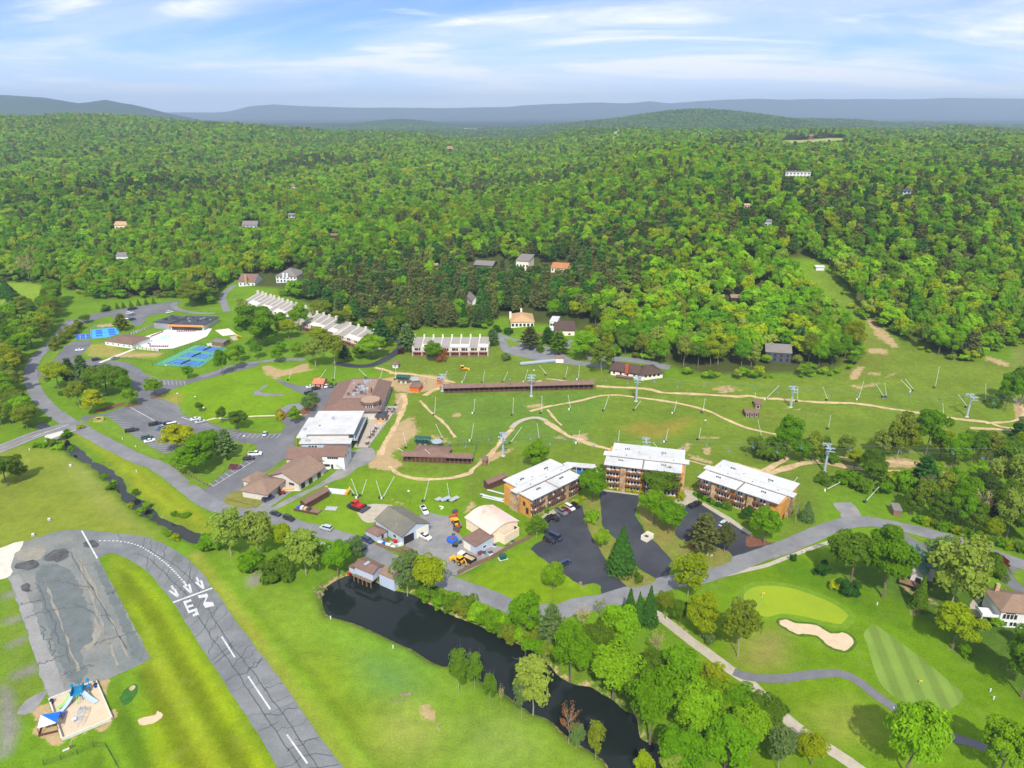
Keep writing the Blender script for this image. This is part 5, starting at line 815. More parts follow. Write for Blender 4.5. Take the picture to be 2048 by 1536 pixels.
                # = BUILDINGS
HOUSE_XY = []; VIEW = []
W_CREAM = pm('cream_siding', S(232, 224, 204), .8, .05, 1.0); W_WHITE = pm('white_siding', (.74, .74, .72), .7, .04, 1.0); W_GREY = pm('pale_grey_metal_siding', S(186, 196, 210), .6, .05, .8); W_TAUPE = pm('taupe_siding', S(206, 198, 188), .8, .05, .8)
W_ORANGE = pm('orange_stained_cedar', S(204, 144, 70), .8, .12, .6, fine=(3, .08)); W_BROWN = pm('dark_brown_boards', S(92, 62, 50), .85, .12, .8); W_STONE = pm('tan_fieldstone', S(190, 160, 124), .9, .16, 1.1, rgb2=S(138, 108, 82), fine=(2.6, .28), bump=.5); W_PINK = pm('peach_block_wall', S(240, 218, 188), .85, .05, .6); W_BRICK = pm('red_brick', S(170, 84, 56), .9, .14, 2.0)
R_BROWN = pm('brown_shingle', S(124, 98, 86), .9, .10, .5, fine=(2.2, .12)); R_BROWN2 = pm('warm_brown_shingle', S(140, 116, 98), .9, .08, .5, fine=(2.2, .10)); R_DKBROWN = pm('dark_brown_shingle', S(86, 68, 60), .9, .10, .5, fine=(2.2, .12)); R_GREY = pm('grey_shingle', S(124, 118, 112), .9, .09, .5, fine=(2.2, .12)); R_WHITE = pm('white_membrane_roof', (.60, .60, .585), .6, .07, .3, rgb2=(.50, .49, .47), fine=(1.2, .06)); R_OLIVE = pm('weathered_metal_roof', S(120, 116, 100), .7, .10, .3, rgb2=S(104, 100, 94)); R_PINK = pm('faded_pink_roof', S(226, 190, 172), .7, .06, .3, rgb2=S(214, 206, 202)); R_GREEN = pm('green_metal_roof', S(96, 132, 116), .6, .10, .4, rgb2=S(72, 92, 92)); R_BLACK = pm('black_membrane_roof', S(66, 68, 76), .8, .10, .4, rgb2=S(84, 86, 94)); R_TAN = pm('tan_shingle', S(184, 148, 108), .9, .1, .5, fine=(2.2, .12)); R_ORANGE = pm('orange_brown_roof', S(176, 118, 76), .9, .1, .5)
M_GLASS = pm('dark_window_glass', (.03, .035, .045), .12, .05, 1.0, spec=.6); M_FRAME = pm('white_window_frame', (.72, .72, .70), .6, .03, 1.0); M_DOOR = pm('cream_door', S(236, 230, 206), .7, .04, 1.0); M_DOORSHADE = pm('doorway_shade', S(44, 40, 40), .7, .1, 1.0); M_STEEL = pm('galvanised_steel', S(176, 186, 196), .5, .06, 1.0, metal=.3); M_DKSTEEL = pm('dark_grey_steel', S(70, 74, 80), .6, .08, 1.0); M_REDDECK = pm('red_brown_deck', S(132, 92, 76), .9, .1, 1.0); M_TIMBER = pm('weathered_timber', S(132, 106, 84), .9, .14, 1.0); M_PALEW = pm('pale_timber', S(214, 178, 126), .9, .1, 1.0); M_BALC = pm('dark_balcony_boards', S(108, 76, 60), .85, .12, 1.2); M_VENT = pm('roof_vent_metal', S(90, 96, 108), .6, .1, 1.0)
def fr(p0, p1, p2, dz=0.0):
 """local frame of a footprint: front edge p0->p1 as seen, p2 on the back edge; all picked at height dz"""
 a, b, c = P(*p0, dz), P(*p1, dz), P(*p2, dz); u = (b - a)[:2]; Ln = math.hypot(*u); u /= Ln; nrm = np.array([-u[1], u[0]])
 Wd = float(np.dot((c - a)[:2], nrm)); Wd = max(Wd, 1.5); ang = math.atan2(u[1], u[0])
 ctr = a[:2] + u * Ln / 2 + nrm * Wd / 2; cs = [a[:2], a[:2] + u * Ln, a[:2] + nrm * Wd, a[:2] + u * Ln + nrm * Wd]; z = min(H1(*q) for q in cs)
 HOUSE_XY.append((ctr[0], ctr[1], .5 * math.hypot(Ln, Wd))); return (a[0], a[1], z), ang, Ln, Wd
def window(par, x, z, w, h, face, Ln, Wd, frame=M_FRAME, glass=M_GLASS, sub=True, off=0.0):
 """a framed window on one face of a box building; the pane is its own piece"""
 t = .12
 def bx(mb, a0, a1, z0, z1, d0, d1):
  if face == 'f': mb.box(a0, a1, -d1 - off, -d0 - off, z0, z1)
  elif face == 'b': mb.box(a0, a1, Wd + d0 + off, Wd + d1 + off, z0, z1)
  elif face == 'l': mb.box(-d1 - off, -d0 - off, a0, a1, z0, z1)
  else: mb.box(Ln + d0 + off, Ln + d1 + off, a0, a1, z0, z1)
  return mb
 if not sub: return bx(MB(), x - w / 2, x + w / 2, z, z + h, -.02, .05).build('window', glass, par)
 m = MB()
 for a0, a1, z0, z1 in ((x - w / 2 - t, x - w / 2, z - t, z + h + t), (x + w / 2, x + w / 2 + t, z - t, z + h + t), (x - w / 2, x + w / 2, z - t, z), (x - w / 2, x + w / 2, z + h, z + h + t)): bx(m, a0, a1, z0, z1, -.02, .08)
 o = m.build('window', frame, par); bx(MB(), x - w / 2, x + w / 2, z, z + h, -.02, .03).build('pane', glass, o); return o
def gable_roof(Ln, Wd, e, r, ov=.5, axis='x', t=.22):
 mb = MB(); k = (r - e) / (Wd / 2 if axis == 'x' else Ln / 2); lo = e - k * ov
 if axis == 'x':
  pr = [(-ov, lo), (Wd / 2, r), (Wd + ov, lo)]; x0, x1 = -ov, Ln + ov; g = lambda a, s, z: (a, s, z)
 else:
  pr = [(-ov, lo), (Ln / 2, r), (Ln + ov, lo)]; x0, x1 = -ov, Wd + ov; g = lambda a, s, z: (s, a, z)
 for (s0, z0), (s1, z1) in ((pr[0], pr[1]), (pr[1], pr[2])):
  vs = [g(x0, s0, z0), g(x1, s0, z0), g(x1, s1, z1), g(x0, s1, z1), g(x0, s0, z0 + t), g(x1, s0, z0 + t), g(x1, s1, z1 + t), g(x0, s1, z1 + t)]
  f = [(3, 2, 1, 0), (4, 5, 6, 7), (0, 1, 5, 4), (1, 2, 6, 5), (2, 3, 7, 6), (3, 0, 4, 7)]
  mb.add(vs, f if axis == 'x' else [tuple(reversed(q)) for q in f])
 return mb
def hip_roof(Ln, Wd, e, r, ov=.5, t=.2):
 d = min(Ln, Wd) / 2 * .96
 if Ln >= Wd: rd = [(d, Wd / 2, r), (Ln - d, Wd / 2, r)]
 else: rd = [(Ln / 2, d, r), (Ln / 2, Wd - d, r)]
 c = [(-ov, -ov, e), (Ln + ov, -ov, e), (Ln + ov, Wd + ov, e), (-ov, Wd + ov, e)]
 vs = c + rd + [(x, y, z - t) for x, y, z in c]
 f = [(0, 1, 5, 4), (1, 2, 5), (2, 3, 4, 5), (3, 0, 4)] if Ln >= Wd else [(0, 1, 4), (1, 2, 5, 4), (2, 3, 5), (3, 0, 4, 5)]
 return MB().add(vs, f + [(9, 8, 7, 6), (0, 6, 7, 1), (1, 7, 8, 2), (2, 8, 9, 3), (3, 9, 6, 0)])
def gable_wall(Ln, Wd, e, r, axis='x', z0=-.6):
 mb = MB()
 if axis == 'x':
  pr = [(0, z0), (Wd, z0), (Wd, e), (Wd / 2, r), (0, e)]; vs = [(0, y, z) for y, z in pr] + [(Ln, y, z) for y, z in pr]; n = 5
  mb.add(vs, [(4, 3, 2, 1, 0), (5, 6, 7, 8, 9)] + [(i, (i + 1) % n, n + (i + 1) % n, n + i) for i in range(n)])
 else:
  pr = [(0, z0), (Ln, z0), (Ln, e), (Ln / 2, r), (0, e)]; vs = [(x, 0, z) for x, z in pr] + [(x, Wd, z) for x, z in pr]; n = 5
  mb.add(vs, [(0, 1, 2, 3, 4), (9, 8, 7, 6, 5)] + [(n + i, n + (i + 1) % n, (i + 1) % n, i) for i in range(n)])
 return mb
def house(name, label, p0, p1, p2, e, r, wall, roof, kind='gable', axis='x', dz=0.0, cat='house', ov=.5, wins=(), sub=True, group=None, chim=(), root=None, W=None, z0=-.8):
 o, ang, Ln, Wd = fr(p0, p1, p2, dz); Wd = W or Wd
 rt = root or empty(name, o, ang, label, cat, group)
 def tgt(ob):
  if root is not None: pass
  return ob
 if kind == 'gable': wl, rf = gable_wall(Ln, Wd, e, r, axis, z0), gable_roof(Ln, Wd, e, r + .05, ov, axis)
 elif kind == 'hip': wl, rf = MB().box(0, Ln, 0, Wd, z0, e), hip_roof(Ln, Wd, e + .02, r, ov)
 elif kind == 'shed':
  wl = MB().add([(0, 0, z0), (Ln, 0, z0), (Ln, Wd, z0), (0, Wd, z0), (0, 0, e), (Ln, 0, e), (Ln, Wd, r), (0, Wd, r)], [(3, 2, 1, 0), (4, 5, 6, 7), (0, 1, 5, 4), (1, 2, 6, 5), (2, 3, 7, 6), (3, 0, 4, 7)])
  k = (r - e) / Wd; a, b = e - k * ov + .02, r + k * ov + .02
  rf = MB().add([(-ov, -ov, a), (Ln + ov, -ov, a), (Ln + ov, Wd + ov, b), (-ov, Wd + ov, b)] + [(-ov, -ov, a + .25), (Ln + ov, -ov, a + .25), (Ln + ov, Wd + ov, b + .25), (-ov, Wd + ov, b + .25)], [(3, 2, 1, 0), (4, 5, 6, 7), (0, 1, 5, 4), (1, 2, 6, 5), (2, 3, 7, 6), (3, 0, 4, 7)])
 else: wl, rf = MB().box(0, Ln, 0, Wd, z0, e), MB().box(-ov, Ln + ov, -ov, Wd + ov, e + .005, e + .3)
 wl.build('wall', wall, rt); ro = rf.build('roof', roof, rt)
 for face, n, z, w, h in wins:
  S_ = Ln if face in 'fb' else Wd
  for k in range(n): window(rt, S_ * (k + .5) / n, z, w, h, face, Ln, Wd, sub=sub)
 for x, y, s, zt, m in chim: MB().box(Ln * x - s / 2, Ln * x + s / 2, Wd * y - s / 2, Wd * y + s / 2, e - 1, zt).build('chimney', m, ro)
 return rt, Ln, Wd
def condo(label, p0, p1, p2, floors, dz, bays, pillars, ends):
 o, ang, Ln, Wd = fr(p0, p1, p2, dz); o = (o[0], o[1], P(*p0, dz)[2] - dz); rt = empty('condominium', o, ang, label, 'apartments', 'white-roofed condominiums')
 FH = 2.75; top = floors * FH
 x0, x1 = .6, Ln - .6; d0, d1 = 1.6, Wd - .5
 MB().box(x0, x1, d0, d1, -3, top).build('wall', W_ORANGE, rt)
 MB().box(x0 - .8, x0 - .004, Wd * .42, Wd * .74, -3, top + .05).build('stone_end_panel', W_STONE, rt); MB().box(x1 + .004, x1 + .8, Wd * .42, Wd * .74, -3, top + .05).build('stone_end_panel', W_STONE, rt)
 for f in pillars: MB().box(Ln * f - 1.1, Ln * f + 1.1, .6, d0 - .004, -3, top + .1).build('stone_pillar', W_STONE, rt)
 MB().box(-.2, Ln - 1.2, -.2, Wd * .42, top + .12, top + .42).build('roof_slab', R_WHITE, rt); MB().box(-1.4, Ln + 1.4, Wd * .425, Wd * .62, top + .45, top + .78).build('roof_slab', R_WHITE, rt); MB().box(1.6, Ln - .4, Wd * .625, Wd + 1.2, top + .62, top + .98).build('roof_slab', R_WHITE, rt)
 MB().box(-.25, Ln - 1.15, -.26, -.2, top + .06, top + .36).build('fascia', R_GREY, rt)
 MB().box(1.0, Ln - 1.5, Wd * .40, Wd * .419, top + .43, top + .47).build('roof_flashing', W_BROWN, rt)
 rr = random.Random(int(p0[0]))
 for k in range(4):
  cx, cy = Ln * (.2 + .5 * (k % 2)) + rr.uniform(-1, 1), Wd * (.25 if k < 2 else .78); m = MB(); zb = top + (.42 if k < 2 else .98)
  for j in range(3): m.box(cx + j * .7 - .2, cx + j * .7 + .2, cy - .25 + .2 * (j % 2), cy + .2, zb, zb + .55)
  m.build('roof_vents', M_VENT, rt)
 for k in range(6): MB().lathe([(.16, 0), (.16, .35)], 6, (Ln * (.1 + .15 * k), Wd * (.5 if k % 2 else .7), top + (.78 if k % 2 else .98))).build('vent_pipe', M_DKSTEEL, rt)
 MB().box(Ln * .47, Ln * .49, -.1, Wd * .99, top + .43, top + .46).build('roof_seam', R_BROWN2, rt)
 for (a, b) in bays:
  xa, xb = Ln * a, Ln * b
  for fl in range(floors):
   zf = fl * FH + .05
   pn = MB().box(xa + .5, xb - .5, d0 - .05, d0 - .004, zf + .35, zf + 2.35).build('window_panel', W_WHITE, rt); n = 4
   for k in range(n):
    w = (xb - xa - 1.0) / n; c = xa + .5 + w * (k + .5)
    if k in (1, 2) or fl < floors - 1: MB().box(c - w * .27, c + w * .27, d0 - .10, d0 - .052, zf + .6, zf + 2.1).build('pane', M_GLASS, pn)
   if fl < 1: continue
   bl = MB().box(xa, xb, .05, d0 - .06, zf - .14, zf).build('balcony', M_BALC, rt)
   MB().box(xa, xb, -.02, .044, zf - .05, zf + .78).box(xa - .06, xa - .004, -.02, d0 - .06, zf - .05, zf + .78).box(xb + .004, xb + .06, -.02, d0 - .06, zf - .05, zf + .78).build('rail', M_BALC, bl)
   for k in range(2):
    c = xa + (xb - xa) * (.3 + .4 * k); MB().cbox((c, .5, zf + .25), (.55, .55, .5)).cbox((c, .75, zf + .6), (.55, .08, .7)).build('chair', M_FRAME if (k + fl) % 2 else M_DKSTEEL, bl)
 for (face, y, z, w, h) in ends: window(rt, y * Wd, z, w, h, face, x1, Wd, M_BALC) if face == 'r' else window(rt, y * Wd, z, w, h, face, x0, Wd, M_BALC, off=-x0)
 return rt, Ln, Wd
condo('white-roofed orange condominium nearest the works yard, with swimming pool behind', cG(1460, 405), cG(1872, 205), cG(1205, 278), 3, 8.4, ((.02, .24), (.30, .47), (.48, .64), (.73, .95)), (.27, .685), (('l', .2, 1.2, 1.2, 2.4), ('l', .3, 4, 1, 1.6)))
condo('white-roofed orange condominium in the middle, seen front-on with four storeys', cH(235, 278), cH(880, 352), cH(290, 122), 4, 11.2, ((.01, .20), (.28, .47), (.49, .66), (.74, .96)), (.24, .70), (('r', .25, 0, 1.6, 2.3),))
condo('white-roofed orange condominium on the right, angled to the road', cH(985, 365), cH(1660, 590), cH(1198, 252), 3, 9.2, ((.0, .16), (.23, .40), (.43, .58), (.68, .86)), (.20, .635), (('r', .3, 0, 1.8, 2.2),))
lot('condo_pool_deck', cG([(1700, 110), (1740, 97), (1960, 115), (1990, 180), (1870, 210), (1780, 160)]), 0.1, W_TAUPE, 1, .03, False)
cw = sheet('pool_cover', spline(PP(cG([(1800, 160), (1860, 150), (1920, 165), (1890, 190), (1830, 190)])), 3), .2, pm('blue_pool_cover', S(42, 116, 214), .5, .05, 1.0), label='bright blue pool cover behind the first condominium', cat='pool cover', kind='thing')
_o, _a, _L, _W = fr(cG(1720, 128), cG(1955, 150), cG(1735, 97), 2.6); rt = empty('pool_pavilion', _o, _a, 'long white flat-roofed pavilion beside the blue pool cover', 'pavilion'); MB().box(0, _L, 0, _W, 2.5, 2.75).build('roof', R_WHITE, rt)
for k in range(6): MB().box(_L * k / 5.3 + .1, _L * k / 5.3 + .3, .1, .3, -.3, 2.5).build('post', M_FRAME, rt)
MB().box(0, _L, _W - .2, _W - .05, -.3, 2.5).build('back_wall', W_TAUPE, rt)
def lodge():
 dz = 5.0; o, ang, Ln, Wd = fr(cB(968, 1132), cB(1445, 1128), cB(1165, 893), dz); rt = empty('lodge', o, ang, 'large brown-roofed lodge with flat roof deck and round lookout room', 'lodge')
 MB().box(1.5, Ln - 1.5, 1.5, Wd - 1.5, -1, 4.9).build('wall', W_TAUPE, rt)
 i, t, b = Ln * .30, 8.0, 4.9; j = Wd * .2
 vs = [(0, 0, b), (Ln, 0, b), (Ln, Wd, b), (0, Wd, b), (i, j, t), (Ln * .78, j, t), (Ln * .78, Wd * .9, t), (i, Wd * .9, t), (0, 0, b - .3), (Ln, 0, b - .3), (Ln, Wd, b - .3), (0, Wd, b - .3)]
 rf = MB().add(vs, [(0, 1, 5, 4), (1, 2, 6, 5), (2, 3, 7, 6), (3, 0, 4, 7), (11, 10, 9, 8), (0, 8, 9, 1), (1, 9, 10, 2), (2, 10, 11, 3), (3, 11, 8, 0)]).build('roof', R_BROWN, rt)
 MB().box(i + .03, Ln * .78 - .03, j + .03, Wd * .9 - .03, t - .1, t + .03).build('roof_deck', pm('gravel_roof_deck', S(150, 124, 108), .95, .14, .5, fine=(2, .14)), rf)
 m = MB();
 for (x0_, x1_, y0_, y1_) in ((i, Ln * .78, j, j + .25), (i, Ln * .78, Wd * .9 - .25, Wd * .9)): m.box(x0_, x1_, y0_, y1_, t + .035, t + .4)
 m.build('parapet', R_BROWN, rf)
 rr = random.Random(3)
 for k in range(24):
  x, y = i + (Ln * .78 - i) * rr.uniform(.15, .85), j + (Wd * .7) * rr.uniform(.15, .85); s = rr.uniform(.6, 1.6); hh = rr.uniform(.5, 1.3)
  MB().cbox((x, y, t + .03 + hh / 2), (s, s * rr.uniform(.6, 1.4), hh), rr.uniform(0, .3)).lathe([(s * .25, 0), (s * .25, .12)], 8, (x, y, t + .03 + hh)).build('air_unit', M_STEEL if k % 3 else M_VENT, rf)
 for k in range(2):
  y = j + Wd * .2 * (k + 1); MB().tube((i + 4, y, t + .4), (Ln * .55, y + rr.uniform(-1, 1), t + .4), .16, .16, 6).build('duct', M_STEEL, rf)
 MB().box(Ln * .72, Ln * .76, Wd * .38, Wd * .46, t, t + 2.4).build('chimney', pm('brown_brick', S(150, 114, 92), .9, .12, 1.5), rf)
 cx, cy, rr_ = Ln * .80, Wd * .16, 4.3; n = 8; oc = lambda r: [(cx + r * math.cos(6.283 * (k + .5) / n), cy + r * math.sin(6.283 * (k + .5) / n)) for k in range(n)]
 MB().prism(oc(rr_), -1, 7.6).build('lookout_wall', M_FRAME, rt); lk = MB().prism(oc(rr_ + .9), 8.2, 8.5).prism(oc(rr_ + .75), 7.3, 8.19).build('lookout_roof', R_BROWN, rt); MB().prism(oc(rr_ + .5), 8.505, 8.6).build('lookout_cap', pm('tan_roof_cap', S(168, 140, 118), .95, .08, .6), lk)
 for k in range(n):
  a = 6.283 * (k + 1) / n
  for s_ in (-1, 0, 1):
   q = rr_ * .925 + .03; MB().cbox((cx + q * math.cos(a) - s_ * .95 * math.sin(a), cy + q * math.sin(a) + s_ * .95 * math.cos(a), 6.35), (.06, .66, 1.3), a).build('lookout_window', M_GLASS, rt)
 MB().prism(oc(rr_ + 1.6), 4.6, 4.85).build('lookout_deck', M_STEEL, rt)
 m = MB(); q = oc(rr_ + 1.55);
 for k in range(n):
  a, b_ = q[k], q[(k + 1) % n]; m.tube((*a, 4.85), (*a, 5.9), .05); m.tube((*a, 5.88), (*b_, 5.88), .05); m.tube((*a, 5.4), (*b_, 5.4), .03)
 m.build('lookout_rail', M_STEEL, rt)
 for k in range(9): window(rt, Wd * (.1 + .09 * k), 1, 1.6, 2.6, 'r', Ln - 1.5, Wd)
 for k in range(9): MB().box(Ln - .4, Ln - .1, Wd * (.06 + .1 * k), Wd * (.06 + .1 * k) + .25, -1, 4.55).build('porch_post', M_FRAME, rt)
 for k in range(8): window(rt, Wd * (.15 + .1 * k), 1, 1.8, 2, 'l', Ln, Wd, off=-1.5)
 for k in range(7):
  MB().cbox((Ln * (.18 + .1 * k), Wd * 1.02 + (k % 2) * 1.2, 3.3), (rr.uniform(1.5, 3), rr.uniform(1.2, 2.2), 1.4)).build('plant_unit', M_STEEL if k % 2 else R_WHITE, rt)
 MB().box(Ln * .1, Ln * .9, Wd + .004, Wd + 4, -1, 2.55).build('annex', W_TAUPE, rt)
lodge()
def hall():
 o, ang, Ln, Wd = fr(cB(842, 1312), cB(1222, 1310), cB(990, 1132), 6.6); rt = empty('event_hall', o, ang, 'flat white-roofed event hall between the lodge and the ticket building', 'hall')
 MB().box(.8, Ln - 2.2, .8, Wd - .3, -1, 6.55).build('wall', W_TAUPE, rt); MB().box(-.3, Ln + .6, -.5, Wd, 6.56, 6.9).build('roof', R_WHITE, rt)
 MB().box(-4.4, .75, .5, Wd * .9, 4.3, 4.65).build('side_canopy', R_WHITE, rt); MB().box(-4.3, -3.9, .6, 1.2, -1, 4.29).box(-4.3, -3.9, Wd * .4, Wd * .4 + .6, -1, 4.29).build('brick_column', W_BRICK, rt); MB().box(-.6, .79, 1, Wd * .88, -1, 4.29).build('side_wall', W_TAUPE, rt)
 MB().box(-2.0, Ln - .2, -4.6, .79, 3.9, 4.2).build('front_canopy', R_WHITE, rt); MB().box(-1, Ln - 1, -3.8, .79, -1, 3.89).build('front_wall', W_GREY, rt)
 for k in range(3): window(rt, 2.5 + k * 1.3, 1.6, 1, 1.2, 'f', Ln, Wd, off=3.8)
 MB().box(Ln * .45, Ln * .78, -3.95, -3.803, 2.6, 3.5).build('sign_band', W_GREY, rt)
 MB().box(Ln - 2.1, Ln + 1.6, .5, Wd - .5, 3.0, 3.25).build('gallery_deck', M_STEEL, rt);
 for k in range(9): y = .6 + (Wd - 1.5) * k / 8; MB().box(Ln + 1.3, Ln + 1.55, y, y + .25, -1, 2.99).build('gallery_post', M_DKSTEEL, rt); MB().box(Ln + .3, Ln + .5, y, y + .2, 3.26, 6.55).build('roof_post', M_FRAME, rt)
 m = MB();
 for z in (3.6, 3.95, 4.3): m.box(Ln + 1.45, Ln + 1.53, .5, Wd - .5, z, z + .06)
 m.build('gallery_rail', M_FRAME, rt)
 for k in range(8): window(rt, .5 + (Wd - 1.5) * (k + .5) / 8, 3.7, 1.7, 2.2, 'r', Ln, Wd, off=-2.2); window(rt, .5 + (Wd - 1.5) * (k + .5) / 8, .2, 1.7, 2.3, 'r', Ln, Wd, off=-2.2)
 MB().lathe([(.55, 0), (.55, .9), (.7, .95), (.7, 1.1)], 8, (Ln * .42, Wd * .62, 6.9)).build('roof_fan', M_STEEL, rt); MB().box(Ln * .2, Ln * .23, Wd * .3, Wd * .34, 6.9, 7.1).build('roof_hatch', M_VENT, rt); MB().cbox((-2.8, Wd * .35, 5.05), (1.3, 1.6, .8)).build('air_unit', M_STEEL, rt); MB().cbox((1.5, -2.5, 4.55), (2.0, 1.4, .7)).build('air_unit', M_STEEL, rt)
hall()
M_UMB = pm('umbrella_canvas', S(226, 220, 206), .8, .05, 1.0)
for i, q in enumerate([(1407, 1275), (1388, 1300), (1378, 1325), (1358, 1345), (1342, 1395), (1512, 1118), (1498, 1140), (1545, 1140), (1553, 1120)]):
 p = P(*cB(*q)); rt = empty('patio_table', p, i, ('first', 'second', 'third', 'fourth', 'fifth', 'sixth', 'seventh', 'eighth', 'ninth')[i] + ' round patio table on the terrace counted from the hall side', 'table', 'terrace tables')
 MB().lathe([(.75, .70), (.75, .76)], 10).build('table_top', M_DKSTEEL, rt); MB().lathe([(.3, .0), (.05, .06), (.05, .7)], 8).build('pedestal', M_DKSTEEL, rt)
 for k in range(4): a = k * 1.57 + .4; MB().cbox((1.1 * math.cos(a), 1.1 * math.sin(a), .42), (.45, .45, .06), a).cbox((1.32 * math.cos(a), 1.32 * math.sin(a), .7), (.06, .45, .55), a).build('seat', M_BALC, rt)
 if i < 4: MB().lathe([(.16, 1.2), (.2, 1.6), (.05, 2.7)], 8).build('folded_umbrella', M_UMB, rt)
rt, _l, _w = house('kiosk', 'orange timber kiosk with black roof on the lodge terrace', cB(1408, 1215), cB(1485, 1215), cB(1430, 1175), 2.6, 3.8, W_ORANGE, R_BLACK, 'hip', cat='kiosk', wins=(('f', 2, 1, 1.3, 1),))
MB().box(_l * .3, _l * .7, -2.4, -.01, .05, .25).build('steps', M_PALEW, rt)
def ticket():
 rt, Ln, Wd = house('ticket_building', 'rambling brown gable-roofed ticket building with white walls by the front lot', cF(650, 712), cF(790, 742), cF(985, 612), 3.6, 6.4, W_TAUPE, R_BROWN2, 'gable', 'x', dz=3.6, cat='building', ov=.8, W=None)
 return rt
def wing(rt, p0, p1, p2, e, r, wall, roof, kind, axis, dz, ov=.6, wins=(), W=None, name='wing'):
 """a further wing of a building: wall and roof join the same thing, window by window"""
 o, ang, Ln, Wd = fr(p0, p1, p2, dz); Wd = W or Wd; sub = empty(name, (0, 0, 0)); sub.parent = rt
 ro = rt.location; c, s_ = math.cos(-rt.rotation_euler.z), math.sin(-rt.rotation_euler.z); dx, dy = o[0] - ro.x, o[1] - ro.y
 sub.location = (dx * c - dy * s_, dx * s_ + dy * c, o[2] - ro.z); sub.rotation_euler = (0, 0, ang - rt.rotation_euler.z)
 (gable_wall(Ln, Wd, e, r, axis) if kind == 'gable' else MB().box(0, Ln, 0, Wd, -.8, e)).build('wall', wall, sub)
 (gable_roof(Ln, Wd, e, r + .05, ov, axis) if kind == 'gable' else hip_roof(Ln, Wd, e + .02, r, ov) if kind == 'hip' else MB().box(-ov, Ln + ov, -ov, Wd + ov, e + .01, e + .3)).build('roof', roof, sub)
 for face, xs, z, w, h, m in wins:
  for x in xs: window(sub, x * (Ln if face in 'fb' else Wd), z, w, h, face, Ln, Wd, m, sub=False)
 return sub, Ln, Wd
rt = empty('ticket_building', tuple(P(*cF(790, 780))), 0, 'rambling brown gable-roofed ticket building with pale walls by the front lot', 'building')
wing(rt, cF(790, 742), cF(985, 614), cF(597, 652), 3.6, 6.6, W_TAUPE, R_BROWN2, 'gable', 'x', 3.6, .9, (('f', (.15, .45, .8), 0, 2.2, 2.4, M_FRAME), ('l', (.25,), 1.6, 2.6, 1.1, M_FRAME)), name='main_wing')
wing(rt, cF(535, 830), cF(675, 716), cF(345, 790), 3.3, 5.6, W_TAUPE, R_BROWN2, 'hip', 'x', 3.3, .8, (('f', (.15, .65), 0, 1.6, 2.2, M_FRAME),), name='front_wing')
wing(rt, cF(405, 735), cF(520, 668), cF(375, 700), 3.0, 4.6, W_TAUPE, R_BROWN2, 'hip', 'x', 3.0, .6, name='side_wing')
wing(rt, cF(690, 545), cF(985, 560), cF(715, 452), 3.8, 6.4, W_TAUPE, R_BROWN, 'gable', 'x', 3.8, .6, (('f', (.9, .96), 1.4, 1.4, 1.2, M_FRAME),), name='rear_wing')
sub, l_, w_ = wing(rt, cF(975, 522), cF(1150, 528), cF(992, 438), 6.2, 8.0, W_WHITE, R_BROWN, 'gable', 'x', 6.2, .6, (('f', (.28, .38, .48, .58, .68), 4.6, .8, .9, M_FRAME), ('f', (.1, .22), 1.0, 1.8, 1.1, M_FRAME), ('f', (.42,), 0, 1.0, 2.1, M_FRAME), ('r', (.3, .6), 4.2, .9, 1.3, M_FRAME)), name='two_storey_wing')
st = MB();
for k in range(12): st.box(l_ * .62 + k * .32, l_ * .62 + k * .32 + .36, -1.4, -.1, 2.9 - k * .25, 3.0 - k * .25)
st.tube((l_ * .6, -1.4, 4), (l_ * .62 + 3.8, -1.4, 1), .05); _st = st.build('outside_stair', M_FRAME, rt); _st.location = sub.location; _st.rotation_euler = sub.rotation_euler
rt, l_, w_ = house('works_barn', 'grey metal works barn with olive roof and two big doors', cV(1503, 757), cV(1808, 608), cV(1165, 578), 3.6, 6.2, W_GREY, R_OLIVE, 'gable', 'y', dz=3.6, cat='barn', ov=.4)
MB().box(l_ * .05, l_ * .42, -.06, -.004, -.6, 3.1).build('doorway_shade_panel', M_DOORSHADE, rt); MB().box(l_ * .52, l_ * .96, -.08, -.004, -.6, 3.5).build('roller_door', M_DOOR, rt); window(rt, w_ * .28, 1.2, 1.6, 1.2, 'l', l_, w_)  # dark panel on the solid wall paints the shade inside an open door
for x, y in ((.12, .3), (.28, .52)): MB().lathe([(.14, 0), (.14, 1.1), (.2, 1.12), (.2, 1.3)], 6, (l_ * x, w_ * y, 4.6)).build('flue', M_STEEL, rt)
_b = wing(rt, cV(1225, 752), cV(1330, 690), cV(1105, 675), 2.6, 3.9, W_GREY, R_BROWN, 'hip', 'x', 2.6, .3, (('f', (.5,), .6, 1.0, 1.6, M_FRAME),), name='lean_to')
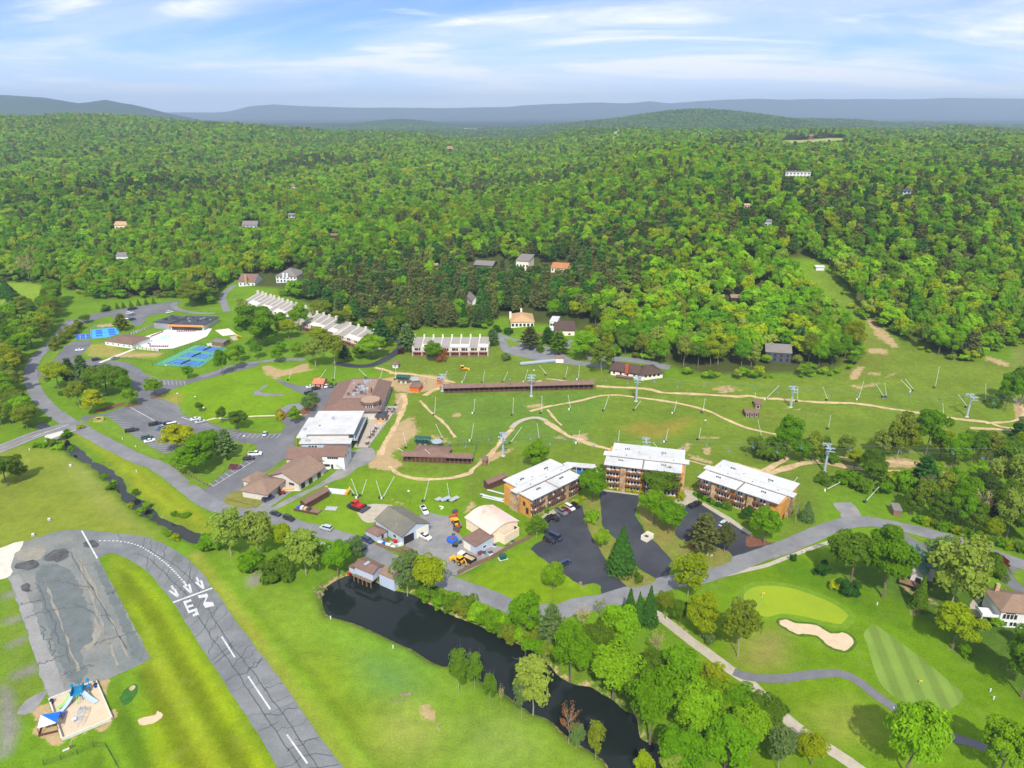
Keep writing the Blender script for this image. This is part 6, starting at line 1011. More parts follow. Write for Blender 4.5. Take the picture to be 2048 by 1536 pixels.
def pinkhall():
 o, ang, Ln, Wd = fr(cW(1075, 972), cW(1480, 780), cW(672, 735), 4.4); rt = empty('peach_hall', o, ang, 'peach-walled hall with faded pink arched roof beside the works yard', 'hall')
 n = 10; arc = [(Ln * k / n, 4.4 + 1.7 * math.sin(math.pi * k / n)) for k in range(n + 1)]
 pr = [(0, -.8), (Ln, -.8)] + [(x, z) for x, z in reversed(arc)]; m = len(pr); vs = [(x, 0, z) for x, z in pr] + [(x, Wd, z) for x, z in pr]
 MB().add(vs, [tuple(range(m)), tuple(range(2 * m - 1, m - 1, -1))] + [(m + i, m + (i + 1) % m, (i + 1) % m, i) for i in range(m)]).build('wall', W_PINK, rt)
 r_ = MB(); ov = .4
 for k in range(n):
  (xa, za), (xb, zb) = arc[k], arc[k + 1]
  if k == 0: xa -= .5
  if k == n - 1: xb += .5
  r_.add([(xa, -ov, za + .02), (xb, -ov, zb + .02), (xb, Wd + ov, zb + .02), (xa, Wd + ov, za + .02), (xa, -ov, za + .22), (xb, -ov, zb + .22), (xb, Wd + ov, zb + .22), (xa, Wd + ov, za + .22)], [(3, 2, 1, 0), (4, 5, 6, 7), (0, 1, 5, 4), (1, 2, 6, 5), (2, 3, 7, 6), (3, 0, 4, 7)])
 ro = r_.build('roof', R_PINK, rt); MB().cbox((Ln * .42, Wd * .72, 6.9), (1.1, 1.1, 1.3)).lathe([(.45, 0), (.45, .8)], 8, (Ln * .42, Wd * .72, 7.5)).build('roof_unit', W_TAUPE, ro)
 MB().box(Ln * .2, Ln * .32, -.05, -.004, -.6, 1.6).build('door', M_FRAME, rt)
pinkhall()
rt, l_, w_ = house('brown_roofed_shed', 'small grey-sided shed with brown roof leaning on the peach hall', cW(650, 1042), cW(840, 1168), cW(878, 885), 3.2, 3.9, W_GREY, R_BROWN, 'shed', dz=3.2, cat='shed', ov=.2, wins=(('r', 1, 1.2, 1.4, .8),)); MB().box(l_ * .1, l_ * .6, -.05, -.004, -.6, 2.5).build('door', M_DOOR, rt)
o, ang, Ln, Wd = fr(cW(1165, 945), cW(1282, 1005), cW(1410, 822), 3.4); rt = empty('open_tank', o, ang, 'open-topped dark tank room beside the peach hall', 'tank'); MB().box(0, Ln, 0, .25, -.8, 3.4).box(0, .25, .254, Wd - .254, -.8, 3.39).box(Ln - .25, Ln, .254, Wd - .254, -.8, 3.39).box(0, Ln, Wd - .25, Wd, -.8, 3.4).build('wall', W_PINK, rt); MB().box(.26, Ln - .26, .26, Wd - .26, .8, 1.2).build('black_liner', R_BLACK, rt); MB().box(.26, .34, .35, Wd - .35, 1.2, 3.3).box(.35, Ln - .35, Wd - .34, Wd - .26, 1.2, 3.3).build('dark_lining', W_BROWN, rt)
rt, l_, w_ = house('pump_house', 'brown-roofed pump house on stilts over the pond', cV(962, 1088), cV(1165, 1172), cV(1082, 1005), 4.0, 4.8, W_GREY, R_BROWN, 'gable', 'x', dz=4.0, cat='pump house', ov=.5, z0=1.0); MB().box(0, l_, -1.2, -.01, .8, 1.0).build('deck', M_TIMBER, rt); MB().box(l_ * .4, l_ * .55, w_ * .3, w_ * .34, 4.8, 5.2).cbox((l_ * .48, w_ * .42, 5.05), (l_ * .14, w_ * .45, .2)).build('skylight', M_STEEL, rt)
for k in range(5):
 for y in (-1.0, w_ * .5): MB().box(l_ * k / 4.2, l_ * k / 4.2 + .3, y, y + .3, -3, .79).build('stilt', M_TIMBER, rt)
m = MB().box(0, l_, -1.2, -1.14, 1.95, 2.02)
for k in range(9): m.box(l_ * k / 8.1, l_ * k / 8.1 + .06, -1.2, -1.14, 1.0, 1.95)
m.build('rail', M_STEEL, rt); MB().box(-2.6, -.1, 0, 1.8, .4, 2.6).build('control_hut', W_GREY, rt); MB().box(-2.8, -.004, -.2, 2.0, 2.61, 2.8).build('control_hut_roof', R_BROWN, rt); MB().box(-2.4, -1.6, -1.2, -.4, .4, 1.1).build('red_valve', pm('red_paint', S(196, 40, 36), .5, .08, 1.0, coat=.3), rt)
house('grey_shed', 'low grey shed with brown roof standing in the pond edge', cV(1240, 1172), cV(1410, 1245), cV(1305, 1105), 3.2, 3.6, W_GREY, R_BROWN2, 'shed', dz=3.2, cat='shed', ov=.3, z0=-3)
def gallery(name, label, p0, p1, W, e, r, posts, dz=0.0, ax=None):
 o, ang, Ln, _w = fr(p0, p1, p1, dz); rt = empty(name, o, ang, label, 'shed'); za, zb = H1(o[0], o[1]) - o[2], H1(o[0] + math.cos(ang) * Ln, o[1] + math.sin(ang) * Ln) - o[2]
 rf = gable_roof(Ln, W, e, r, .4); rf.v = [(x, y, z + za + (zb - za) * x / Ln) for x, y, z in rf.v]; rf.build('roof', R_BROWN, rt); sh = lambda mb: (setattr(mb, 'v', [(x, y, z + za + (zb - za) * min(1, max(0, x / Ln))) for x, y, z in mb.v]), mb)[1]
 sh(MB().box(0, Ln, W - .15, W, -.5, e)).build('back_wall', W_BROWN, rt); sh(MB().box(0, Ln, 0, .1, -.5, e * .38)).build('front_boards', W_BROWN, rt); sh(MB().box(.1, Ln - .1, .3, W - .3, -.3, .15)).build('belt_deck', M_DKSTEEL, rt)
 for k in range(posts + 1): sh(MB().box((Ln - .2) * k / posts, (Ln - .2) * k / posts + .2, -.08, -.004, -.5, e)).build('post', M_TIMBER, rt)
 return rt
gallery('covered_conveyor', 'very long brown-roofed covered conveyor across the ski slope', cC(430, 905), cC(1630, 872), 4.2, 2.9, 4.1, 30)
gallery('long_shed', 'long brown-roofed open shed below the green lift terminal', cC(102, 1452), cC(655, 1472), 3.6, 2.8, 3.8, 16)
house('ski_school_house', 'brown-roofed building behind the long open shed', cC(178, 1398), cC(448, 1415), cC(232, 1320), 3.0, 4.6, W_BROWN, R_BROWN, 'hip', dz=3.0, cat='building')
house('angled_shed', 'narrow brown shed angled uphill beside the first condominium', cG(1068, 248), cG(1104, 270), cG(1152, 148), 2.8, 3.7, W_BROWN, R_BROWN, 'gable', 'y', dz=2.8, cat='shed', ov=.3)
house('open_front_shed', 'narrow brown shed beside the service drive with inflated slide behind', cF(800, 890), cF(845, 908), cF(985, 786), 2.6, 3.4, W_BROWN, R_BROWN, 'gable', 'y', dz=2.6, cat='shed', ov=.3)
house('orange_booth', 'bright orange booth with brown roof by the upper lift', cB(1680, 972), cB(1755, 978), cB(1690, 940), 2.4, 2.9, pm('orange_paint', S(214, 104, 34), .7, .08, 1.0), R_BROWN, 'shed', cat='booth', ov=.3)
house('orange_hut', 'small orange hut at the left end of the long covered conveyor', cC(378, 838), cC(412, 838), cC(382, 822), 2.4, 2.9, pm('orange_paint', S(214, 104, 34)), R_BROWN, 'shed', cat='hut', ov=.2)
house('salmon_cottage', 'small salmon-roofed cottage beside the lodge parking', cB(908, 942), cB(985, 945), cB(925, 905), 2.6, 4.0, pm('salmon_paint', S(206, 140, 110), .8), pm('salmon_roof', S(206, 120, 90), .8, .08, .6), 'gable', cat='cottage', wins=(('f', 2, .3, .9, 1.8),))
house('lift_hut', 'small grey hut with brown hip roof above the lift base', cB(1540, 785), cB(1585, 785), cB(1545, 765), 2.6, 3.8, W_TAUPE, R_BROWN, 'hip', cat='hut', wins=(('f', 1, 1, .8, .8),))
house('brown_booth', 'small brown open booth beside the upper trail', cD(1238, 868), cD(1285, 872), cD(1245, 838), 2.4, 2.9, M_TIMBER, R_BROWN, 'shed', cat='booth', ov=.3, wins=(('f', 1, .2, 1.2, 1.7),))
house('brown_slope_shed', 'brown shed with a white door in the middle of the slope', cD(1160, 936), cD(1268, 938), cD(1168, 905), 2.2, 2.9, W_BROWN, R_BROWN, 'gable', cat='shed', ov=.25, wins=(('f', 3, .3, .9, 1.6),))
house('conveyor_end_house', 'white hut at the top of the grey conveyor tube', cC(1325, 662), cC(1388, 664), cC(1328, 640), 2.6, 3.0, W_WHITE, R_BROWN2, 'shed', cat='hut', ov=.2)
house('trail_booth', 'small timber booth where the dirt trails meet', cG(1058, 125), cG(1090, 128), cG(1062, 98), 2.4, 2.8, M_TIMBER, R_BROWN, 'shed', cat='booth', ov=.3)
house('roadside_shelter', 'open timber shelter at the wood edge above the right road', cR(505, 1070), cR(600, 1080), cR(520, 1000), 2.3, 2.7, M_TIMBER, R_GREY, 'shed', cat='shelter', ov=.2)
a, b = P(*cC(1040, 683)), P(*cC(1325, 655)); tb = MB(); d = (b - a); n = 24
for k in range(n): p, q = a + d * k / n, a + d * (k + 1) / n; tb.tube((p[0], p[1], H1(p[0], p[1]) + .9), (q[0], q[1], H1(q[0], q[1]) + .9), 1.1, 1.1, 10, k in (0, n - 1))
tag(tb.build('conveyor_tube', pm('grey_tunnel_fabric', S(150, 160, 166), .5, .06, 1.0)), 'long grey tunnel-covered conveyor running down from the white hut', 'conveyor')
rt, l_, w_ = house('restaurant', 'flat black-roofed restaurant with orange front beside the drained pool', cA(1358, 352), cA(1625, 360), cA(1395, 283), 3.6, 3.6, W_TAUPE, R_BLACK, 'flat', dz=4.0, cat='restaurant', ov=.8); MB().box(-.9, l_ + .9, -1.0, -.81, 2.6, 3.95).build('orange_fascia', pm('orange_fascia', S(216, 146, 66), .7, .08, 1.0), rt); MB().box(1, l_ - 1, -.1, -.004, .2, 2.5).build('glass_front', M_GLASS, rt)
_s, ls, ws = wing(rt, cA(1225, 338), cA(1352, 352), cA(1290, 275), 4.2, 4.2, pm('grey_block_wall', S(150, 150, 152), .9, .06, .8), R_BLACK, 'flat', 'x', 4.2, .2, name='kitchen_wing')
rr = random.Random(8)
for k in range(26):
 x, y = (rr.uniform(.05, .45) * l_, rr.uniform(.2, .8) * w_) if k % 2 else (rr.uniform(.6, .98) * l_, rr.uniform(.35, .8) * w_)
 MB().cbox((x, y, 4.0 + .35), (1.1, .8, .12)).cbox((x, y, 4.05), (.8, .5, .4)).build('solar_panel', pm('solar_glass', S(52, 58, 78), .25, .1, 1.0) if k % 3 else M_STEEL, rt)
for k in range(6): MB().cbox((ls * rr.uniform(.1, .9), ws * rr.uniform(.3, .9), 4.95), (2, 1.2, .9)).build('air_unit', M_DKSTEEL, _s)
house('pool_house', 'white pool house with brown gabled roofs beside the drained pool', cA(845, 520), cA(1060, 550), cA(900, 455), 3.0, 4.6, W_WHITE, R_BROWN, 'hip', cat='pool house', wins=(('f', 5, 1, .9, .9),))
lot('pool_deck', cA([(1070, 485), (1200, 440), (1350, 392), (1640, 384), (1695, 390), (1655, 450), (1560, 492), (1380, 548), (1270, 552), (1150, 548)]), .07, pm('white_pool_deck', (.76, .74, .72), .8, .05, .5), 1, .05, False)
lot('drained_pool', cA([(1235, 460), (1290, 425), (1380, 415), (1450, 428), (1600, 436), (1610, 455), (1560, 480), (1420, 500), (1380, 512), (1290, 532), (1190, 510), (1260, 485)]), .10, pm('white_pool_plaster', (.82, .83, .85), .7, .03, .5), 3, .02)
lot('shallow_pool_water', cA([(1280, 455), (1330, 440), (1370, 450), (1340, 475), (1290, 480)]), .13, pm('pale_pool_water', S(196, 222, 240), .1, .03, 1.0, spec=.6), 2, .02)
M_LOUNGE = pm('maroon_lounger', S(128, 66, 56), .8, .1, 1.0)
_c = 0
for a_, b_, n in (((1385, 400), (1600, 405), 16), ((1200, 535), (1340, 535), 10), ((1210, 455), (1300, 420), 8), ((1150, 490), (1200, 520), 5), ((1420, 415), (1560, 412), 9)):
 for k in range(n):
  p = P(*cA(a_[0] + (b_[0] - a_[0]) * k / (n - 1), a_[1] + (b_[1] - a_[1]) * k / (n - 1))); o = MB().cbox((0, 0, .35), (.7, 1.5, .14)).cbox((0, .75, .55), (.7, .1, .5)).build('lounger', M_LOUNGE); o.location = (p[0], p[1], p[2] + .07); o.rotation_euler = (0, 0, (k % 3) * .1); tag(o, 'maroon lounger on the white deck of the drained pool', 'lounger', 'pool loungers')
def panel_fence(name, label, pts, n, h=1.8, mat=None):
 w = PP(pts); rt = empty(name, (w[0][0], w[0][1], H1(*w[0])), 0, label, 'fence'); l = resample(w, 1); idx = np.linspace(0, len(l) - 1, n + 1).astype(int); b = rt.location
 for i in range(n):
  p, q = l[idx[i]], l[idx[i + 1]]; c = (p + q) / 2; d = q - p; ang = math.atan2(d[1], d[0]); z = H1(*c) - b.z
  MB().cbox((c[0] - b.x, c[1] - b.y, z + h / 2), (np.hypot(*d) - .3, .08, h), ang).build('panel', mat or W_TAUPE, rt)
 for i in range(n + 1): p = l[idx[i]]; MB().cbox((p[0] - b.x, p[1] - b.y, H1(*p) - b.z + h * .52), (.24, .24, h * 1.04), 0).build('post', M_DKSTEEL if mat is None else M_TIMBER, rt)
 return rt
panel_fence('pool_fence', 'taupe panel fence with dark posts left of the pool', cA([(1042, 442), (1140, 408), (1230, 372)]), 9); panel_fence('pool_fence', 'taupe panel fence with dark posts below the pool', cA([(1088, 552), (1180, 562), (1275, 570)]), 6)
G_COURT = pm('green_court', S(88, 156, 112), .8, .05, .5); B_COURT = pm('blue_court', S(44, 112, 178), .8, .06, .5); LB_COURT = pm('light_blue_court', S(72, 164, 232), .8, .05, .5); DB_COURT = pm('deep_blue_court', S(34, 100, 188), .8, .05, .5)
tc = lot('tennis_court_slab', cA([(1220, 682), (1560, 520), (1822, 545), (1600, 702)]), .06, G_COURT, 1, .02, False)
for i, q in enumerate(([(1325, 668), (1420, 632), (1640, 655), (1570, 692)], [(1432, 612), (1520, 578), (1702, 598), (1635, 634)], [(1532, 562), (1605, 530), (1785, 550), (1715, 582)])):
 w = PP(cA(q)); sheet('court_surface', w, .075, B_COURT, tc); mid = [(w[0] + w[1]) / 2, (w[2] + w[3]) / 2]
 for f in (0, .5, 1):
  a_, b_ = w[0] + (w[3] - w[0]) * f, w[1] + (w[2] - w[1]) * f; c_ = (a_ + b_) / 2; a_, b_ = c_ + (a_ - c_) * .8, c_ + (b_ - c_) * .8
  if f != .5: a_, b_ = a_ + (mid[1 if f == 0 else 0] - c_) * .12, b_ + (mid[1 if f == 0 else 0] - c_) * .12
  strip('court_line', np.array([a_, b_]), .2, .085, M_WHITE, tc, cross=1)
 for f in (.15, .5, .85):
  a_, b_ = w[0] + (w[1] - w[0]) * f, w[3] + (w[2] - w[3]) * f; c_ = (a_ + b_) / 2; strip('court_line', np.array([c_ + (a_ - c_) * .78, c_ + (b_ - c_) * .78]), .2, .09, M_WHITE, tc, cross=1)
 a_, b_ = (w[0] + w[3]) / 2, (w[1] + w[2]) / 2; z = H1(*a_); m = MB(); d = b_ - a_; c = (a_ + b_) / 2; m.cbox((0, 0, .5), (np.hypot(*d) * .9, .04, .95), math.atan2(d[1], d[0])); o = m.build('tennis_net', M_DKSTEEL); o.location = (c[0], c[1], z + .08); tag(o, ('nearest', 'middle', 'farthest')[i] + ' dark net across a blue tennis court', 'net', 'tennis nets')
def mesh_fence(name, label, pts, h=2.6, mat=M_DKSTEEL, step=3.0):
 l = resample(PP(pts), step); b = l[0]; rt = empty(name, (b[0], b[1], H1(*b)), 0, label, 'fence'); bz = rt.location.z; r_ = MB()
 for i, p in enumerate(l):
  z = H1(*p) - bz; MB().tube((p[0] - b[0], p[1] - b[1], z - .2), (p[0] - b[0], p[1] - b[1], z + h), .06, .06, 5).build('post', mat, rt)
  if i:
   q = l[i - 1]; zq = H1(*q) - bz
   for f in (.04, .35, .68, 1): r_.tube((p[0] - b[0], p[1] - b[1], z + h * f), (q[0] - b[0], q[1] - b[1], zq + h * f), .025, .025, 4, False)
 r_.build('rails', mat, rt); return rt
mesh_fence('tennis_fence', 'dark wire fence around the tennis courts', cA([(1218, 684), (1558, 518), (1825, 544), (1602, 706), (1220, 684)]))
pc = lot('pickleball_slab', cA([(730, 396), (925, 382), (958, 430), (860, 460), (735, 470)]), .06, LB_COURT, 1, .02, False)
for q in ([(764, 402), (815, 398), (818, 412), (767, 415)], [(764, 420), (817, 416), (820, 430), (767, 434)], [(766, 440), (818, 436), (822, 450), (768, 454)], [(862, 393), (912, 389), (920, 402), (866, 407)], [(866, 412), (918, 407), (926, 420), (870, 425)], [(870, 430), (922, 425), (930, 438), (875, 444)]): sheet('court_surface', PP(cA(q)), .08, DB_COURT, pc)
bc = lot('basketball_court', cA([(607, 436), (716, 428), (721, 470), (608, 478)]), .06, DB_COURT, 1, .02, False)
for a_, b_ in (((610, 440), (714, 432)), ((611, 474), (718, 466)), ((611, 458), (717, 450)), ((640, 437), (642, 472)), ((685, 433), (688, 469))): strip('court_line', PP(cA([a_, b_])), .25, .085, M_WHITE, bc, cross=1)
mesh_fence('court_fence', 'wire fence around the light blue courts', cA([(728, 472), (728, 394), (925, 380), (960, 430), (862, 462), (728, 472)]), 2.4, M_STEEL)
lot('volleyball_sand', cA([(1720, 402), (1830, 388), (1892, 436), (1782, 448)]), .06, pm('pale_sand', S(226, 214, 190), .95, .05, .8), 1, .1, False)
house('tennis_pavilion', 'open pavilion with striped roof above the tennis courts', cA(1695, 525), cA(1790, 535), cA(1705, 495), 2.6, 3.2, M_TIMBER, R_GREY, 'gable', cat='pavilion', ov=.3)
lot('pavilion_slab', cA([(1650, 510), (1700, 500), (1790, 520), (1770, 535), (1660, 528)]), .06, M_CONC, 1, .05, False); lot('slide_pad', cA([(1835, 455), (1880, 445), (1910, 480), (1870, 485)]), .06, M_PATH, 1, .05, False)
p = P(*cA(1895, 470)); rt = empty('yellow_slide', p, .6, 'bright yellow slide beside the volleyball sand', 'slide'); MB().path([(0, 0, 2.4), (.8, 0, 2.2), (2.0, .3, 1.2), (3.2, .8, .4)], .5, 8).build('chute', pm('yellow_plastic', S(240, 196, 20), .5, .04, 1.0), rt); MB().box(-.6, .1, -.6, .6, 0, 2.2).build('tower', M_PALEW, rt)
R_TOWN = pm('townhouse_grey_roof', S(150, 144, 138), .9, .07, .5, fine=(2.2, .1)); R_TOWNP = pm('townhouse_pale_roof', S(214, 206, 194), .85, .05, .6); W_TOWN = pm('townhouse_stucco', S(222, 212, 196), .8, .04, .6)
def row(label, p0, p1, n, Wd, wall_h, ridge_h, deck=True, fin=.35, stag=0.0, roofm=R_TOWN, finh=.5, brown=True):
 a, b = P(*p0), P(*p1); u = (b - a)[:2]; Ln = math.hypot(*u); ang = math.atan2(u[1], u[0]); rt = empty('townhouse_row', a, ang, label, 'townhouses', 'townhouse rows'); uw = Ln / n; un = u / Ln
 HOUSE_XY.append((a[0] + u[0] / 2 - un[1] * Wd / 2, a[1] + u[1] / 2 + un[0] * Wd / 2, Ln * .5))
 for k in range(n):
  x0 = k * uw; c = a[:2] + un * (x0 + uw / 2); z = H1(*c) - a[2]; y0 = stag * (k % 2)
  MBw = MB().add([(x0 + fin, y0, z - 1.5), (x0 + uw, y0, z - 1.5), (x0 + uw, y0 + Wd, z - 1.5), (x0 + fin, y0 + Wd, z - 1.5), (x0 + fin, y0, z + wall_h), (x0 + uw, y0, z + wall_h), (x0 + uw, y0 + Wd, z + ridge_h), (x0 + fin, y0 + Wd, z + ridge_h)], [(3, 2, 1, 0), (4, 5, 6, 7), (0, 1, 5, 4), (1, 2, 6, 5), (2, 3, 7, 6), (3, 0, 4, 7)])
  w = MBw.build('townhouse', W_TOWN, rt); kx = (ridge_h - wall_h) / Wd
  def slab(xa, xb, ya, yb, t0, t1): return MB().add([(xa, ya, z + wall_h + kx * (ya - y0) + t0), (xb, ya, z + wall_h + kx * (ya - y0) + t0), (xb, yb, z + wall_h + kx * (yb - y0) + t0), (xa, yb, z + wall_h + kx * (yb - y0) + t0), (xa, ya, z + wall_h + kx * (ya - y0) + t1), (xb, ya, z + wall_h + kx * (ya - y0) + t1), (xb, yb, z + wall_h + kx * (yb - y0) + t1), (xa, yb, z + wall_h + kx * (yb - y0) + t1)], [(3, 2, 1, 0), (4, 5, 6, 7), (0, 1, 5, 4), (1, 2, 6, 5), (2, 3, 7, 6), (3, 0, 4, 7)])
  slab(x0 + fin + .05, x0 + uw - .05, y0 + (Wd * .28 if k % 3 else -.3), y0 + Wd, .02, .22).build('roof', roofm, w)
  if k % 3: MB().box(x0 + fin + .05, x0 + uw - .05, y0 + Wd * .22, y0 + Wd * .279, z + wall_h + kx * Wd * .2, z + wall_h + kx * Wd * .28 + .2).build('dormer_front', W_TOWN, w); slab(x0 + fin + .05, x0 + uw - .05, y0 - .3, y0 + Wd * .215, .02, .16).build('terrace_roof', R_TOWNP, w)
  f = slab(x0 - .02, x0 + fin, y0 - 1.2, y0 + Wd, -wall_h - 1.4, finh); f.build('party_wall', W_TOWN, w); MB().box(x0 - .15, x0 + .75, y0 + Wd * .86, y0 + Wd * .97, z + ridge_h - .4, z + ridge_h + 2.1).build('chimney', W_TOWN, w)
  for zz in (.5, 3.2):
   for q in (.32, .52, .76): MB().box(x0 + uw * q - .55, x0 + uw * q + .55, y0 - .06, y0 - .004, z + zz, z + zz + 1.7).build('window', M_GLASS, w)
  if deck: MB().box(x0 + fin + .1, x0 + uw - .1, y0 - 2.2, y0 - .07, z + 2.35, z + 2.5).build('deck', M_REDDECK, w); MB().box(x0 + fin + .1, x0 + uw - .1, y0 - 2.2, y0 - 2.12, z + 2.55, z + 3.3).build('deck_rail', M_REDDECK, w); MB().box(x0 + fin + .1, x0 + uw - .1, y0 - 1.6, y0 - 1.5, z - .8, z + 1.2).build('patio_wall', M_REDDECK, w)
 c = a[:2] + un * (n * uw); z = H1(*c) - a[2]; MB().box(Ln, Ln + .4, -1.2, Wd, z - 1.5, z + wall_h).build('end_wall', W_TOWN, rt)
row('long white townhouse row facing the ski slope, with eight tall chimneys', cC(182, 604), cC(782, 604), 8, 10, 5.6, 8.6)
row('longest, farthest left white townhouse row stepping down the hill', (490, 616), (592, 652), 12, 13, 5.0, 9.4, True, .45, .6, R_TOWN, .4)
row('middle white townhouse row of the three left of the black drive', (607, 660), (670, 680), 5, 13, 5.0, 9.0, True, .5, .5, R_TOWN, .4)
row('right white townhouse row of the three, beside the black drive', (675, 684), (738, 704), 4, 12, 5.0, 8.8, True, .5, .5, R_TOWN, .4)
def hs(*a, **k):
 r_ = house(*a, **k); q = HOUSE_XY[-1]; VIEW.append((q[0], q[1] - 4, r_[1] * .5 + 1, a[5] * (1.7 if a[0] == 'blue_grey_house' else 1.1), (CH - H1(q[0], q[1])) / q[1])); return r_
clear(496, 566, 16); clear(573, 562, 22); clear(497, 576, 14); clear(573, 575, 14)
hs('tudor_house', 'brown-roofed tudor house with tan chimney above the first townhouse row', (478, 573), (510, 571), (484, 562), 4.2, 9.0, W_WHITE, R_BROWN, 'gable', wins=(('f', 4, 1.2, 1.1, 1.6),), chim=((.52, -.03, 1.6, 10.0, R_TAN),), sub=False)
hs('white_house', 'large white house with grey hip roof in the woods', (553, 566), (594, 565), (557, 552), 6.0, 11.0, W_WHITE, R_GREY, 'hip', wins=(('f', 6, 1, 1.2, 1.8), ('f', 6, 3.8, 1.2, 1.5)), chim=((.4, -.02, 1.6, 8.5, W_WHITE), (.58, -.02, 1.6, 8.5, W_WHITE)), sub=False)
clear(965, 536, 20); clear(965, 548, 14); hs('dark_house', 'low dark blue house with grey roof high in the woods', (948, 537), (985, 538), (950, 527), 3.4, 6.0, pm('navy_siding', S(58, 66, 92), .8), R_GREY, 'gable', wins=(('f', 6, .8, 1.1, 1.6),), sub=False)
clear(1045, 536, 18); clear(1045, 548, 14); hs('pale_shed_roof_house', 'tall pale house with a single sloping grey roof in the woods', (1032, 541), (1057, 541), (1034, 530), 8.5, 11.5, W_CREAM, R_GREY, 'shed', wins=(('f', 4, .6, 1.4, 2), ('f', 4, 3.4, 1.4, 2)), sub=False)
clear(1118, 542, 18); clear(1118, 554, 14); hs('orange_roof_house', 'house with orange-brown roof and red deck in the woods', (1102, 545), (1134, 544), (1106, 533), 4.2, 7.0, W_CREAM, R_ORANGE, 'gable', wins=(('f', 5, 1.6, 1.2, 1.6),), sub=False)
clear(951, 610, 9); clear(953, 620, 8); hs('small_grey_house', 'small grey-roofed house half hidden among pines', (945, 618), (958, 616), (944, 604), 6, 9, W_WHITE, R_GREY, 'gable', 'y', sub=False)
clear(1045, 650, 22); clear(1045, 662, 16); rt, l_, w_ = hs('octagonal_house', 'tan-roofed many-sided house with cream walls by the drive', (1022, 656), (1068, 652), (1028, 638), 4.2, 7.6, W_CREAM, R_TAN, 'hip', wins=(('f', 6, 1.0, 1.6, 2),), chim=((.0, .5, 1.4, 8.5, W_CREAM), (.5, .8, 1.2, 9.2, W_CREAM)), sub=False)
clear(1125, 670, 24); clear(1120, 682, 16); rt, l_, w_ = hs('white_brown_house', 'white house with dark brown roofs and red deck by the drive', cT(1500, 1040), cT(1740, 1030), cT(1520, 900), 4.0, 6.8, W_CREAM, R_DKBROWN, 'gable', wins=(('f', 2, 1, 1.4, 1.2),), sub=False); wing(rt, cT(1440, 975), cT(1530, 975), cT(1450, 900), 6.5, 8.8, W_WHITE, R_WHITE, 'flat', 'x', 0, .2, (('f', (.2, .5, .8), 3.6, 1.2, 1.6, M_GLASS),), name='tall_wing'); MB().box(-10, -.3, -3, 0, 1.2, 1.45).build('deck', M_REDDECK, rt)
rt, l_, w_ = house('chalet', 'dark brown-roofed chalet with orange chimney above the ski slope', cD(85, 598), cD(300, 632), cD(110, 545), 3.6, 6.4, W_CREAM, R_DKBROWN, 'gable', cat='chalet', ov=.9, wins=(('f', 4, 1.0, 1.1, 1.4),), chim=((.6, -.02, 1.9, 7.6, W_BRICK),))
_s, ls, ws = wing(rt, cD(330, 645), cD(500, 622), cD(360, 560), 3.4, 6.2, W_CREAM, R_DKBROWN, 'hip', 'x', 0, 1.0, (('f', (.2, .4, .6, .8), 1.6, 1.4, 1.3, M_FRAME),), name='round_wing'); MB().box(l_ * .25, l_ * .85, -3, -.02, .6, .85).build('deck', M_REDDECK, rt); MB().box(l_ * .25, l_ * .85, -3, -2.9, .86, 1.7).build('deck_rail', M_REDDECK, rt); MB().box(0, l_, -.12, -.004, 2.4, 3.3).build('brown_band', W_BROWN, rt)
clear(1553, 740, 4); hs('blue_grey_house', 'dark blue-grey house half hidden at the forest edge', (1530, 722), (1580, 726), (1538, 706), 6, 9, pm('blue_grey_siding', S(80, 82, 92), .8), R_GREY, 'gable', wins=(('f', 4, 3.4, 1.3, 1.5), ('f', 4, .6, 1.3, 1.8)), sub=False)
